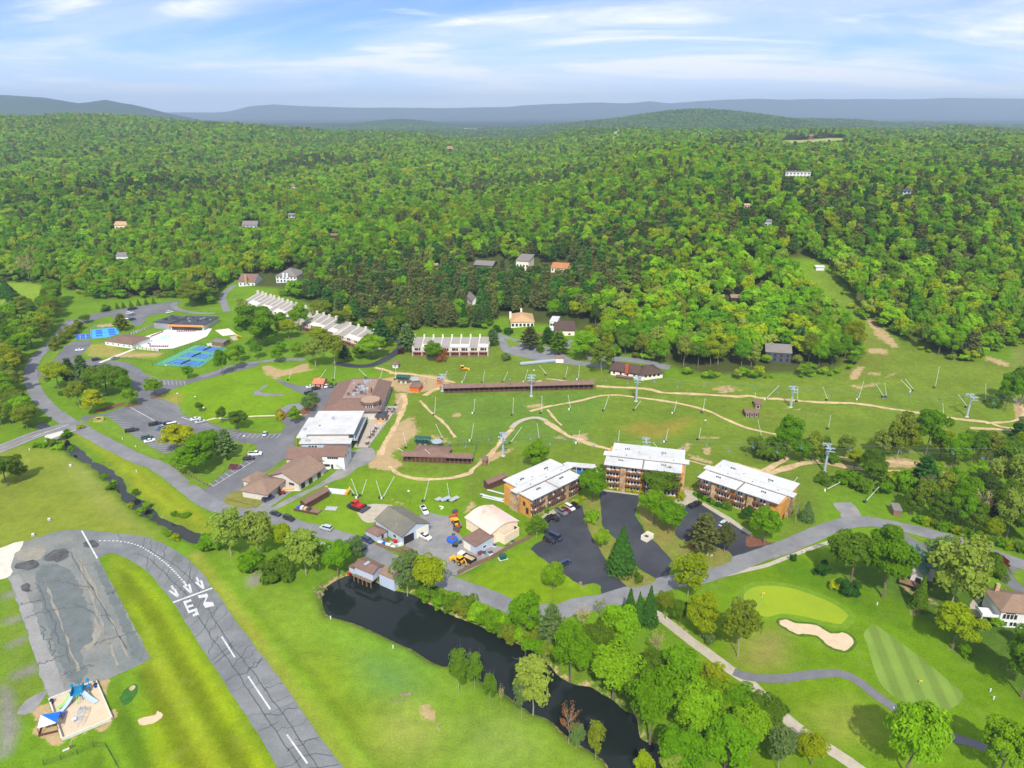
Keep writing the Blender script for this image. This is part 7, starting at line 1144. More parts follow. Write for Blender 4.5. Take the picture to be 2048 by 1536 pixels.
for i, (nm, lb, x, y, w, e, wall, roof, kd) in enumerate((('hillside_lodge', 'long white lodge with dark windows high on the forest ridge', 1595, 356, 50, 7, W_WHITE, R_GREY, 'flat'), ('far_white_house', 'small white-fronted house far up the forest near the ridge top', 900, 300, 13, 6, W_CREAM, R_ORANGE, 'gable'), ('far_navy_house', 'dark navy house in the middle of the forest', 756, 392, 15, 7, pm('navy_siding', S(58, 66, 92)), R_BLACK, 'gable'), ('far_cream_house', 'tiny cream house in the forest left of the dark navy house', 588, 381, 12, 6, W_CREAM, R_BROWN2, 'gable'), ('far_grey_house', 'white house with grey roof at the far left forest foot', 246, 523, 24, 5.5, W_WHITE, R_GREY, 'gable'), ('far_brown_house', 'brown house deep in the forest left of centre', 668, 481, 14, 5, W_BROWN, R_BROWN, 'gable'), ('far_tan_house', 'low tan-roofed house in the left forest', 243, 459, 26, 5, W_CREAM, R_TAN, 'gable'), ('far_pale_roof_house', 'pale grey roof showing in the left forest', 584, 441, 14, 6, W_GREY, R_GREY, 'gable'), ('far_peach_house', 'small peach house in the right forest', 1493, 426, 10, 7, W_PINK, R_TAN, 'gable'), ('far_blue_house', 'small blue-grey roof in the right forest', 1535, 455, 14, 5, W_GREY, R_GREY, 'gable'), ('far_dark_house', 'dark roof among pines on the right forest hill', 1812, 395, 16, 6, W_GREY, R_BLACK, 'gable'), ('far_long_roof', 'long low grey roof in the left forest', 500, 458, 30, 4.5, W_GREY, R_GREY, 'gable'), ('farm_barn', 'red barn at the edge of the far pale field', 1622, 278, 9, 8, pm('barn_red', S(160, 70, 56), .8), R_GREY, 'gable'), ('far_white_barn', 'long white barn in the far valley', 942, 261, 26, 10, W_WHITE, R_WHITE, 'gable'), ('far_white_farm', 'white farmhouse at the foot of the far round hill', 1233, 271, 10, 9, W_WHITE, R_GREY, 'gable'), ('brown_forest_roof', 'brown roof peeking out of the bright forest above the chalet', 1470, 612, 18, 6, W_BROWN, R_BROWN2, 'gable'), ('far_yellow_house', 'tiny pale house among pines left of the low dark blue house', 872, 538, 7, 4, W_CREAM, R_TAN, 'gable'))):
 p = P(x, y); s = mpp(p); hw = w / 2; clear(x, y, 5 + w * s * .5); q = P(x, y + 12 / max(s, .3) * .35); VIEW.append((p[0], p[1], w * s * .5 + 3 * (i < 1), e * (1 if i in (0, 12, 13) else 1.9), (CH - p[2]) / p[1]))
 rt = empty(nm, p, 0, lb, 'house' if 'barn' not in nm else 'barn'); Lw, D = w * s, min(10, w * s * .8); r_ = e + min(4, Lw * .22); HOUSE_XY.append((p[0], p[1] + D / 2, Lw / 2))
 vs = lambda mb: (setattr(mb, 'v', [(a_ - Lw / 2, b_, c_) for a_, b_, c_ in mb.v]), mb)[1]
 vs(gable_wall(Lw, D, e, r_) if kd == 'gable' else MB().box(0, Lw, 0, D, -1, e)).build('wall', wall, rt); vs(gable_roof(Lw, D, e, r_ + .05) if kd == 'gable' else MB().box(-.5, Lw + .5, -.5, D + .5, e + .01, e + .5)).build('roof', roof, rt); n = max(2, int(Lw / 4))
 for k in range(n):
  for z in ((1.0, 4.2) if e > 5.8 else (1.2,)): vs(MB().box(Lw * (k + .5) / n - .9, Lw * (k + .5) / n + .9, -.06, -.004, z, z + 1.7)).build('window', M_GLASS, rt)
clear(1600, 536, 10); rt, l_, w_ = house('hilltop_shed', 'small white shed at the top of the grassy ski run', (1632, 541), (1648, 541), (1633, 536), 2.4, 3, W_WHITE, R_WHITE, 'shed', cat='shed', sub=False)
rt, l_, w_ = house('green_roofed_house', 'green metal-roofed house between the big trees by the golf green', cS(640, 515), cS(880, 590), cS(720, 440), 5.0, 7.6, W_TAUPE, R_GREEN, 'gable', 'y', dz=5.0, wins=(('f', 2, 1.4, 1.6, 2.0),), ov=.8)
wing(rt, cS(520, 380), cS(680, 460), cS(640, 265), 5.0, 8.0, W_TAUPE, R_GREEN, 'gable', 'y', 5.0, .7, (('f', (.5,), 1, 1.8, 1.6, M_FRAME),), name='left_wing'); wing(rt, cS(700, 430), cS(1010, 510), cS(760, 340), 5.2, 8.4, W_TAUPE, R_GREEN, 'hip', 'x', 5.2, .6, name='rear_wing'); MB().box(-.5, l_ * .8, -3, -.02, 1.6, 1.85).build('deck', M_TIMBER, rt); MB().lathe([(.5, 0), (.5, .8)], 8, (l_ * .2, w_ * 1.3, 8.0)).build('roof_vent', M_DKSTEEL, rt)
rt, l_, w_ = house('white_golf_house', 'white house with brown hip roof and arched window at the right edge', cS(1790, 1008), cS(2300, 1050), cS(1690, 770), 5.6, 8.2, W_WHITE, R_BROWN2, 'hip', dz=5.6, ov=.6)
for xx, z in ((.12, .6), (.34, .6), (.6, .6)):
 for k in (-1, 0): window(rt, l_ * xx + k * 1.0 + .5, z, .8, 1.3, 'f', l_, w_)
for k in range(4): window(rt, l_ * .22 + (k - 1.5) * 1.0, 2.9, .8, 1.6, 'f', l_, w_)
MB().add([(l_ * .22 + 1.4 * math.cos(a), -.05, 4.6 + .7 * math.sin(a)) for a in np.linspace(0, math.pi, 9)] + [(l_ * .22 + 1.4 * math.cos(a), -.004, 4.6 + .7 * math.sin(a)) for a in np.linspace(0, math.pi, 9)], [tuple(reversed(range(9)))] + [(i, (i + 1) % 9, 9 + (i + 1) % 9, 9 + i) for i in range(9)]).build('arched_window', M_GLASS, rt)
MB().box(-4.5, -.01, .6, w_ * .5, 2.5, 2.7).build('deck', W_WHITE, rt); MB().box(-4.5, -4.42, .6, w_ * .5, 2.71, 3.6).box(-4.5, -.01, .5, .58, 2.71, 3.6).build('deck_rail', W_WHITE, rt); MB().box(-4.4, -4.2, .65, .85, -1, 2.49).build('deck_post', W_WHITE, rt); MB().box(l_ * .12, l_ * .22, w_ * .8, w_ * .9, 6, 9).build('chimney', W_STONE, rt)
                # = LIFTS
ORD = ('first', 'second', 'third', 'fourth', 'fifth', 'sixth', 'seventh', 'eighth', 'ninth', 'tenth', 'eleventh', 'twelfth', 'thirteenth', 'fourteenth')
M_TOWER = pm('lift_tower_steel', S(176, 190, 204), .5, .06, 1.0, metal=.2); M_CABLE = pm('steel_cable', S(120, 124, 128), .5, .05, 1.0); M_LIFTG = pm('dark_green_fibreglass', S(28, 84, 72), .35, .06, 1.0, coat=.3)
def tower(bpx, tpx, label, ang):
 p = P(*bpx); h = top_z(p, tpx[1]) - p[2]; rt = empty('lift_tower', p, ang, label, 'lift tower', 'chairlift towers')
 MB().lathe([(.9, -.6), (.9, .25)], 10).build('footing', M_CONC, rt); MB().tube((0, 0, .2), (0, 0, h - 1.6), .48, .34, 10).build('mast', M_TOWER, rt); MB().box(-.3, .3, -2.3, 2.3, h - 1.9, h - 1.45).build('crossarm', M_TOWER, rt)
 for s_ in (-1, 1):
  a = MB().box(-1.9, 1.9, s_ * 2.1 - .1, s_ * 2.1 + .1, h - 1.3, h - 1.05)
  for k in range(5): a.cbox((-1.5 + k * .75, s_ * 2.1, h - .95), (.5, .14, .5))
  a.build('sheave_train', M_TOWER, rt); MB().box(-1.6, 1.6, s_ * 2.9 - .3, s_ * 2.9 + .3, h - 2.2, h - 2.12).build('catwalk', M_STEEL, rt); MB().tube((0, s_ * 2.1, h - 1.2), (0, s_ * .9, h), .1, .1, 6).build('lifting_frame', M_TOWER, rt)
 MB().tube((.5, 0, .5), (.5, 0, h - 2), .05, .05, 5).build('ladder', M_STEEL, rt)
 return np.array([p[0], p[1], p[2] + h - .7])
def lift(bts, tag_, dirs):
 a = PP([bts[0][0], bts[-1][0]]); ang = math.atan2(*(a[1] - a[0])[::-1]); tops = [tower(b, t, ('leftmost', 'second', 'third', 'fourth', 'fifth', 'sixth')[i] + ' grey steel tower of the %s chairlift' % tag_, ang) for i, (b, t) in enumerate(bts)]; return tops, ang
up, up_a = lift([(cC(420, 890), cC(425, 752)), (cC(1130, 930), cC(1130, 757)), (cC(1968, 970), cC(1975, 770)), (cD(1525, 858), cD(1545, 688)), (cE(1590, 935), cE(1615, 750))], 'upper', 0)
lo, lo_a = lift([(cC(905, 1408), cC(905, 1222)), (cD(362, 1240), cD(366, 1102)), (cD(1795, 1375), cD(1825, 1150))], 'lower', 0)
def terminal(px, ang, label, size):
 p = P(*px); rt = empty('lift_terminal', p, ang, label, 'lift terminal', 'green lift terminals'); n = 10; Ls = size
 pr = [(-1.8, 2.6), (1.8, 2.6)] + [(1.9 * math.cos(t), 3.4 + 1.5 * math.sin(t)) for t in np.linspace(0, math.pi, n)]; m = len(pr); vs = [(-Ls, y, z) for y, z in pr] + [(Ls, y, z) for y, z in pr]
 MB().add(vs, [tuple(reversed(range(m))), tuple(range(m, 2 * m))] + [(i, (i + 1) % m, m + (i + 1) % m, m + i) for i in range(m)]).build('housing', M_LIFTG, rt)
 for k in range(4): MB().box(-Ls * .75 + k * Ls * .42, -Ls * .75 + k * Ls * .42 + Ls * .26, -1.98, -1.86, 3.0, 4.2).build('window', M_GLASS, rt)
 MB().box(-Ls * .5, -Ls * .2, -.6, .6, -.4, 2.59).box(Ls * .2, Ls * .5, -.6, .6, -.4, 2.59).build('support', M_CONC, rt); MB().lathe([(2.4, 2.5), (2.5, 2.6), (2.5, 2.85), (2.3, 2.9)], 16, (Ls + 3, 0, 0)).build('bullwheel', M_STEEL, rt); MB().box(Ls + .01, Ls + 5, -.35, .35, 2.9, 3.3).box(Ls + 3, Ls + 3.5, -.3, .3, -.4, 2.49).build('arm', M_STEEL, rt)
 m_ = MB();
 for k in range(10): m_.tube((Ls + .5 + k * .9, -2.4, .9), (Ls + .5 + k * .9, -2.4, -.2), .05)
 m_.tube((Ls + .5, -2.4, .9), (Ls + 8.6, -2.4, .9), .05); m_.build('queue_rail', M_STEEL, rt)
 return np.array([p[0] + math.cos(ang) * (Ls + 3), p[1] + math.sin(ang) * (Ls + 3), p[2] + 2.7])
t_up = terminal(cB(1630, 905), up_a - .02, 'dark green lift terminal at the base of the upper chairlift', 3.6); t_lo = terminal(cC(265, 1330), lo_a, 'dark green lift terminal at the base of the lower chairlift', 3.4)
M_CHAIR = pm('chair_steel', S(120, 144, 158), .5, .06, 1.0)
def chairs(tops, ang, term, tag_, n, extend):
 u = np.array([math.cos(ang), math.sin(ang)]); nr = np.array([-u[1], u[0]]); e = tops[-1].copy(); d = (tops[-1] - tops[-2]); e = e + d / np.hypot(d[0], d[1]) * extend; pts = [term] + tops + [e]
 cb = empty('haul_cable', term, 0, 'steel haul cable loop of the %s chairlift' % tag_, 'cable', 'chairlift cables')
 for s_ in (-2.1, 2.1):
  line = []
  for i in range(len(pts) - 1):
   for k in range(8):
    t = k / 8; q = pts[i] * (1 - t) + pts[i + 1] * t; q = q.copy(); q[2] -= 4 * t * (1 - t) * .9; line.append((q[0] + nr[0] * s_ - term[0], q[1] + nr[1] * s_ - term[1], q[2] - term[2]))
  line.append((e[0] + nr[0] * s_ - term[0], e[1] + nr[1] * s_ - term[1], e[2] - term[2])); MB().path(line, .035, 4).build('cable', M_CABLE, cb); l3 = np.array(line) + term; acc = np.r_[0, np.cumsum(np.linalg.norm(np.diff(l3, axis=0), axis=1))]
  for k in range(n):
   w = acc[-1] * (k + (.3 if s_ > 0 else .75)) / n; q = np.array([np.interp(w, acc, l3[:, j]) for j in range(3)])
   if k == 0: ch = None
   if not CHAIR0:
    rt = empty('lift_chair', (0, 0, 0)); MB().path([(0, 0, 0), (0, 0, -1.2), (.0, .15, -1.5)], .05, 5).build('hanger', M_CHAIR, rt); MB().box(-.8, .8, -.25, .3, -2.35, -2.25).build('seat', M_CHAIR, rt); MB().box(-.8, .8, .3, .36, -2.25, -1.6).build('backrest', M_CHAIR, rt); MB().path([(-.8, .3, -1.55), (-.85, -.2, -1.7), (-.85, -.2, -2.3)], .035, 4).path([(.8, .3, -1.55), (.85, -.2, -1.7), (.85, -.2, -2.3)], .035, 4).path([(-.8, .3, -1.55), (.8, .3, -1.55)], .035, 4).build('frame', M_CHAIR, rt); CHAIR0.append(rt); c = rt
   else: c = copy_tree(CHAIR0[0])
   c.location = tuple(q); c.rotation_euler = (0, 0, ang + math.pi / 2 * (1 if s_ > 0 else -1)); tag(c, '%s chair from the left on the %s strand of the %s chairlift' % (ORD[k], 'far' if s_ > 0 else 'near', tag_), 'lift chair', 'chairs hanging on the %s lift' % tag_)
CHAIR0 = []
chairs(up, up_a, t_up, 'upper', 13, 40); chairs(lo, lo_a, t_lo, 'lower', 12, 60)
                # = SNOWMAKING POLES
M_POLE = pm('white_pole_paint', (.66, .67, .66), .5, .05, 1.0); M_HYD = pm('black_hydrant', S(40, 42, 44), .6, .1, 1.0)
def pole(b, t, label, group, white=False):
 p = P(*b); z = top_z(p, t[1]); q = np.array([x_at(t[0], np.array([0, p[1], z])), p[1], z]); rt = empty('snowmaking_pole', p, 0, label, 'snow pole', group); d = q - p
 MB().tube((0, 0, .9), tuple(d), .13, .08, 6).build('boom', M_POLE, rt); MB().tube((0, 0, -.3), (0, 0, 1.1), .14, .14, 6).build('stand', M_HYD, rt); e = Vector(d).normalized(); MB().tube(tuple(d), tuple(Vector(d) + e * .45), .17, .12, 6).build('nozzle', M_POLE, rt)
 MB().cbox((-.75, .1, .42), (.6, .6, .85)).build('hydrant_box', W_WHITE if white else M_HYD, rt)
rows_ = {'from the left above the lodge lawn': [cB([(712, 885), (730, 805)]), cB([(962, 875), (1005, 800)]), cB([(1074, 885), (1082, 780)]), cB([(1333, 865), (1275, 795)]), cB([(1440, 880), (1462, 790)]), cB([(1565, 880), (1565, 790)])],
  'from the left above the covered conveyor': [cC([(428, 805), (455, 735)]), cC([(588, 822), (610, 740)]), cC([(745, 825), (755, 735)]), cC([(908, 820), (940, 740)]), cC([(1078, 820), (1100, 725)]), cC([(1253, 765), (1200, 690)]), cC([(1402, 795), (1420, 700)]), cC([(1506, 800), (1515, 690)])],
  'from the left below the covered conveyor': [cC([(358, 1085), (365, 945)]), cC([(671, 1070), (678, 960)]), cC([(983, 1085), (988, 950)]), cC([(1213, 1070), (1216, 935)]), cC([(1444, 1040), (1427, 930)]), cC([(1713, 1050), (1747, 935)]), cC([(1958, 1045), (2000, 975)]), cD([(590, 910), (612, 815)]), cD([(822, 905), (840, 795)]), cD([(1290, 1100), (1265, 970)])],
  'from the left behind the condominiums': [cC([(420, 1280), (370, 1160)]), cC([(650, 1290), (668, 1155)]), cC([(968, 1310), (1048, 1185)]), cC([(1193, 1285), (1178, 1155)]), cC([(1500, 1310), (1517, 1210)]), cC([(1825, 1310), (1835, 1210)]), cD([(525, 1140), (543, 1038)]), cD([(790, 1120), (805, 1030)]), cD([(468, 1210), (432, 1145)])],
  'from the left along the right upper trail': [cD([(1330, 800), (1427, 690)]), cD([(1235, 825), (1243, 750)]), cD([(1578, 815), (1583, 700)]), cD([(1818, 805), (1785, 700)]), cE([(722, 800), (765, 655)]), cE([(922, 780), (870, 680)]), cE([(945, 780), (935, 670)]), cE([(1148, 738), (1068, 643)]), cE([(1163, 728), (1103, 637)]), cE([(1336, 705), (1370, 540)]), cE([(1738, 815), (1742, 675)]), cE([(1590, 862), (1525, 762)]), cE([(1402, 918), (1398, 835)])],
  'from the left on the lower right slope': [cE([(1128, 1002), (1152, 918)]), cE([(482, 1035), (500, 930)]), cD([(1537, 1485), (1575, 1425)]), cE([(470, 1530), (570, 1462)]), cR([(188, 915), (332, 738)])],
  'from the left behind the works barn': [cG([(38, 368), (-2, 300)]), cG([(66, 388), (15, 240)]), cG([(95, 372), (130, 245)]), cG([(250, 390), (212, 255)]), cG([(268, 390), (350, 220)]), cG([(595, 415), (630, 245)]), cG([(800, 412), (778, 275)])],
  'from the left around the long open shed': [cC([(135, 1348), (108, 1225)]), cC([(122, 1395), (70, 1350)]), cC([(372, 1452), (285, 1360)]), cB([(1575, 1085), (1608, 1015)])]}
for nm, rw in rows_.items():
 rw = sorted(rw, key=lambda q: q[0][0])
 for i, (b, t) in enumerate(rw): pole(b, t, '%s slanted white snow pole %s' % (ORD[i], nm), 'snowmaking poles on the ski hill', i % 3 == 1)
                # = VEHICLES
M_TYRE = pm('tyre_rubber', (.02, .02, .02), .8, .1, 2.0); M_RIM = pm('alloy_rim', (.45, .46, .48), .35, .05, 2.0, metal=.7); M_CARGL = pm('car_glass', (.015, .018, .022), .08, .02, 1.0, spec=.7); M_HEAD = pm('headlamp', (.8, .8, .78), .15, .02, 1.0); M_TAIL = pm('tail_lamp', (.35, .02, .02), .25, .02, 1.0)
PAINT = {'black': (.012, .012, .014), 'white': (.75, .75, .74), 'silver': (.46, .50, .55), 'grey': (.16, .17, .18), 'navy': (.02, .035, .09), 'blue': (.06, .14, .30), 'maroon': (.16, .015, .025), 'red': (.45, .02, .02), 'green': (.02, .07, .06), 'orange': (.55, .18, .03)}
def paint(c): return pm('car_paint_' + c, PAINT[c], .32, .03, 1.0, coat=.7, spec=.5, coord='obj')
DIM = {'sedan': (4.7, 1.82, .62, 1.45, (.28, .80)), 'suv': (4.8, 1.92, .72, 1.78, (.24, .97)), 'pickup': (5.8, 2.0, .80, 1.86, (.25, .56)), 'van': (5.6, 2.05, .75, 2.25, (.12, .99))}
CARM = {}
def loft(secs):
 mb = MB(); n = len(secs[0]); vs = [v for s_ in secs for v in s_]; m = len(secs)
 return mb.add(vs, [(j * n + i, (j + 1) * n + i, (j + 1) * n + (i + 1) % n, j * n + (i + 1) % n) for j in range(m - 1) for i in range(n)] + [tuple(range(n)), tuple(reversed(range((m - 1) * n, m * n)))])
def car_meshes(kind, col):
 if (kind, col) in CARM: return CARM[(kind, col)]
 l, w, hb, ht, (c0, c1) = DIM[kind]; hw = w / 2; g = .30; out = []
 def sec(x, zl, zh, k): return [(x, -hw * k, zl), (x, -hw * k * 1.0, zh - .14), (x, -hw * k * .92, zh), (x, hw * k * .92, zh), (x, hw * k, zh - .14), (x, hw * k, zl)]
 hood = hb + g + (.12 if kind != 'sedan' else .05); body = [sec(-l / 2, g + .15, hb + g - .12, .86), sec(-l / 2 + .15, g, hb + g, .95), sec(-l / 2 + l * c0, g, hood + .02, 1), sec(l / 2 - l * .2, g, hood + .06, 1), sec(l / 2 - .12, g, hood + .02, .96), sec(l / 2, g + .18, hood - .18, .88)]
 body = [[(-x, y, z) for x, y, z in s_] for s_ in body]; out.append(('body', loft(body).mesh('car_body', paint(col)), None))
 xa, xb = l / 2 - l * c0 * .92, l / 2 - l * c1; rk = .55 if kind in ('sedan',) else (.42 if kind != 'van' else .3); bk = .7 if kind == 'sedan' else .18
 def cs(x, z, k): return [(x, -hw * k, hood - .02), (x, -hw * k * .82, z), (x, hw * k * .82, z), (x, hw * k, hood - .02)]
 gl = [cs(xa, hood + .02, .9), cs(xa - rk, ht - .07, .93), cs(xb + bk, ht - .07, .93), cs(xb, hood + .02, .9)]; out.append(('glasshouse', loft(gl).mesh('car_glass', M_CARGL), None))
 out.append(('roof', MB().add([(xa - rk - .05, -hw * .76, ht - .066), (xb + bk + .05, -hw * .76, ht - .066), (xb + bk + .05, hw * .76, ht - .066), (xa - rk - .05, hw * .76, ht - .066), (xa - rk - .15, -hw * .68, ht), (xb + bk + .12, -hw * .68, ht), (xb + bk + .12, hw * .68, ht), (xa - rk - .15, hw * .68, ht)], [(0, 1, 2, 3), (7, 6, 5, 4), (4, 5, 1, 0), (5, 6, 2, 1), (6, 7, 3, 2), (7, 4, 0, 3)]).mesh('car_roof', paint(col)), None))
 if kind == 'pickup': out.append(('cargo_bed', MB().box(-l / 2 + .2, xb - .1, -hw * .78, hw * .78, hood + .03, hood + .06).mesh('bed_floor', M_TYRE), None)); out.append(('bed_rail', MB().box(-l / 2 + .1, xb - .1, -hw * .95, -hw * .8, hood - .05, hood + .16).box(-l / 2 + .1, xb - .1, hw * .8, hw * .95, hood - .05, hood + .16).box(-l / 2 + .02, -l / 2 + .098, -hw * .9, hw * .9, hood - .1, hood + .14).mesh('bed_rail', paint(col)), None))
 wh = MB().tube((0, -.11, 0), (0, .11, 0), .35, .35, 14).mesh('car_wheel', M_TYRE); rim = MB().tube((0, -.125, 0), (0, .125, 0), .21, .21, 10).mesh('car_rim', M_RIM); out.append(('wheel', wh, rim)); hl = MB().cbox((0, 0, 0), (.1, .38, .16)).mesh('headlamp', M_HEAD); tl = MB().cbox((0, 0, 0), (.08, .3, .2)).mesh('tail_lamp', M_TAIL); out.append(('lamps', hl, tl)); CARM[(kind, col)] = out; return out
NCAR = [0]
def car(kind, col, px, d, label, group='parked cars'):
 p = P(*px); q = P(px[0] + d[0], px[1] + d[1]); ang = math.atan2(q[1] - p[1], q[0] - p[0]); rt = empty({'sedan': 'parked_car', 'suv': 'parked_suv', 'pickup': 'parked_pickup', 'van': 'parked_van'}[kind], (p[0], p[1], p[2] + .10), ang, label, 'car' if kind in ('sedan', 'suv') else kind, group)
 l, w, hb, ht, c = DIM[kind]
 for nm, me, sub in car_meshes(kind, col):
  if nm == 'wheel':
   for sx in (-1, 1):
    for sy in (-1, 1):
     o = link(bpy.data.objects.new('wheel', me), rt); o.location = (sx * l * .30, sy * (w / 2 - .12), .34); link(bpy.data.objects.new('rim', sub), o)
  elif nm == 'lamps':
   for sy in (-1, 1):
    o = link(bpy.data.objects.new('headlight', me), rt); o.location = (l / 2 - .10, sy * w * .34, hb + .12); o = link(bpy.data.objects.new('tail_light', sub), rt); o.location = (-l / 2 + .08, sy * w * .38, hb + .1)
  else: link(bpy.data.objects.new(nm, me), rt)
 tree_xy.append((p[0], p[1], 2))
E = (8, -1.6)
for a in (('pickup', 'black', cA(1055, 1212), E, 'black pickup alone in the bay nearest the main road'), ('suv', 'green', cA(1176, 1270), E, 'dark green car beside the white car near the golden tree'), ('sedan', 'white', cA(1199, 1295), E, 'white car beside the dark green car near the golden tree'), ('pickup', 'black', cA(1243, 1160), E, 'black pickup left of the blue car in the middle bays'), ('sedan', 'blue', cA(1290, 1194), E, 'blue car in front of the white van in the middle bays'), ('suv', 'black', cA(1352, 1158), E, 'black car behind the white van in the middle bays'), ('van', 'white', cA(1385, 1174), E, 'long white passenger van in the middle bays'), ('sedan', 'white', cA(1566, 1120), E, 'white car farther up the lot edge beside the lodge lawn'), ('sedan', 'silver', cA(1604, 1142), E, 'silver car beside the white car at the lodge lawn edge'), ('sedan', 'white', cA(638, 566), (8, -.5), 'white car alone in the upper lot near the blue courts'), ('sedan', 'red', cA(623, 630), (3, -2), 'small red car at the bottom of the upper lot'), ('suv', 'black', cA(772, 644), E, 'black car left of the pool walk'), ('sedan', 'grey', cA(922, 634), E, 'dark car right of the pool walk'), ('suv', 'navy', cA(1058, 322), E, 'navy car at the lower edge of the rear lot'), ('suv', 'white', cA(1040, 270), E, 'white car behind a dark car in the rear lot'), ('sedan', 'grey', cA(1055, 284), E, 'dark car in front of the white car in the rear lot'), ('suv', 'black', cA(1050, 240), E, 'left black car at the top of the rear lot'), ('suv', 'black', cA(1074, 236), E, 'right black car at the top of the rear lot'), ('suv', 'white', cA(1356, 264), E, 'white car behind the restaurant'), ('sedan', 'orange', cA(1022, 312), (2, -3), 'small orange machine at the corner of the rear lot'),
   ('pickup', 'white', cF(442, 522), (8, -.5), 'long white pickup beside the grey pine island'), ('suv', 'black', cF(390, 558), (8, -1), 'black car between the white pickup and the maroon car'), ('suv', 'maroon', cF(280, 630), (8, 0), 'maroon car alone in the white-lined bays'), ('sedan', 'silver', cF(520, 360), (2, -6), 'silver car alone in the bays by the lodge turnaround'), ('suv', 'navy', cF(545, 880), (6, -3), 'navy car at the corner of the ticket building'), ('sedan', 'black', cF(606, 1000), (6, 2), 'dark blue car under the tree on the road verge'), ('suv', 'black', cF(712, 1038), (6, 2.4), 'black car on the road beside the shed lawn'), ('suv', 'silver', cF(1012, 1116), (-6, -1.5), 'silver car on the road beside the works lawn'), ('suv', 'navy', cF(1342, 1214), (6, 3), 'navy car beside the fenced works yard'), ('sedan', 'white', cF(1000, 1262), (6, 3), 'white car half hidden behind the pond trees'), ('sedan', 'black', cF(1278, 1280), (6, -1), 'black car half hidden by the thin road tree'), ('pickup', 'white', cF(1795, 976), (3, 5), 'white pickup behind the works barn'), ('pickup', 'white', cF(1797, 1184), (6, 3), 'white pickup in front of the barn doors'), ('sedan', 'black', cF(342, 1048), (1, 5), 'black car at the road junction behind the creek grove'),
   ('sedan', 'white', cB(1010, 936), (1, -4), 'white car right of the salmon cottage'), ('suv', 'black', cB(1050, 932), (1.4, -4), 'middle black car right of the salmon cottage'), ('suv', 'black', cB(1095, 934), (1.4, -4), 'black car nearest the lodge by the salmon cottage'), ('suv', 'black', cB(926, 958), (6, -1), 'black car in front of the salmon cottage'), ('sedan', 'white', cB(884, 942), (6, -1), 'white car left of the salmon cottage'), ('suv', 'black', cB(868, 992), (5, -2), 'black car on the drive below the salmon cottage'),
   ('pickup', 'black', cG(1580, 570), (4, -3), 'black pickup nearest the weeping tree at the first condominium'), ('sedan', 'black', cG(1632, 554), (5, 3), 'black car next to the black pickup at the first condominium'), ('pickup', 'grey', cG(1690, 506), (5, 3), 'grey pickup in the row at the first condominium'), ('sedan', 'maroon', cG(1726, 490), (5, 3), 'dark red car in the row at the first condominium'), ('suv', 'white', cG(1756, 472), (5, 3), 'white car in the row at the first condominium'), ('sedan', 'black', cG(1796, 452), (5, 3), 'black car at the far end of the first condominium row'), ('suv', 'black', cG(1595, 734), (5, 2.4), 'black car beside the navy van at the lot edge'), ('van', 'navy', cG(1640, 710), (5, 2.4), 'navy van at the left edge of the first condo lot'), ('suv', 'navy', cG(1716, 918), (5, -2.4), 'navy car near the round tree in the first condo lot'), ('pickup', 'black', cH(960, 610), (5, -2), 'black pickup at the corner of the third condo lot'), ('suv', 'silver', cH(1188, 762), (4, -3), 'silver car by the third condominium walk'), ('sedan', 'red', cH(968, 922), (5, -1.6), 'red car under the grey-brown pine'), ('suv', 'black', cM(1352, 404), (5, -1), 'black car on the drive of the green-roofed house'), ('suv', 'white', (566, 606), (5, 1), 'white car behind the longest townhouse row')):
 car(*a)
M_RED = pm('machine_red', S(186, 44, 40), .4, .05, 1.0, coat=.4); M_YEL = pm('machine_yellow', S(242, 176, 20), .45, .06, 1.0, coat=.3)
def groomer(px, ang, label):
 p = P(*px); rt = empty('snow_groomer', p, ang, label, 'snow groomer'); MB().box(-2.2, 2.2, -1.2, 1.2, .8, 1.5).build('chassis', M_RED, rt)
 for s_ in (-1, 1): MB().box(-2.5, 2.5, s_ * 1.75 - .55, s_ * 1.75 + .55, .02, .95).build('track', M_TYRE, rt)
 MB().box(.1, 1.9, -1.1, 1.1, 1.51, 2.9).build('cab', M_RED, rt); MB().box(.3, 1.95, -1.15, 1.15, 1.9, 2.7).build('cab_glass', M_CARGL, rt); MB().box(-2.1, -.1, -1.0, 1.0, 1.51, 1.9).build('engine_cover', M_RED, rt); MB().add([(3.0, -2.4, .1), (3.0, 2.4, .1), (3.4, 2.4, 1.3), (3.4, -2.4, 1.3), (3.15, -2.4, .1), (3.15, 2.4, .1), (3.55, 2.4, 1.3), (3.55, -2.4, 1.3)], [(0, 1, 2, 3), (7, 6, 5, 4), (0, 4, 5, 1), (3, 2, 6, 7), (0, 3, 7, 4), (1, 5, 6, 2)]).build('blade', M_DKSTEEL, rt); MB().box(-4.4, -2.7, -2.3, 2.3, .1, .7).build('tiller', M_DKSTEEL, rt)
groomer(cV(1000, 430), 2.6, 'red tracked snow groomer parked behind the works barn')
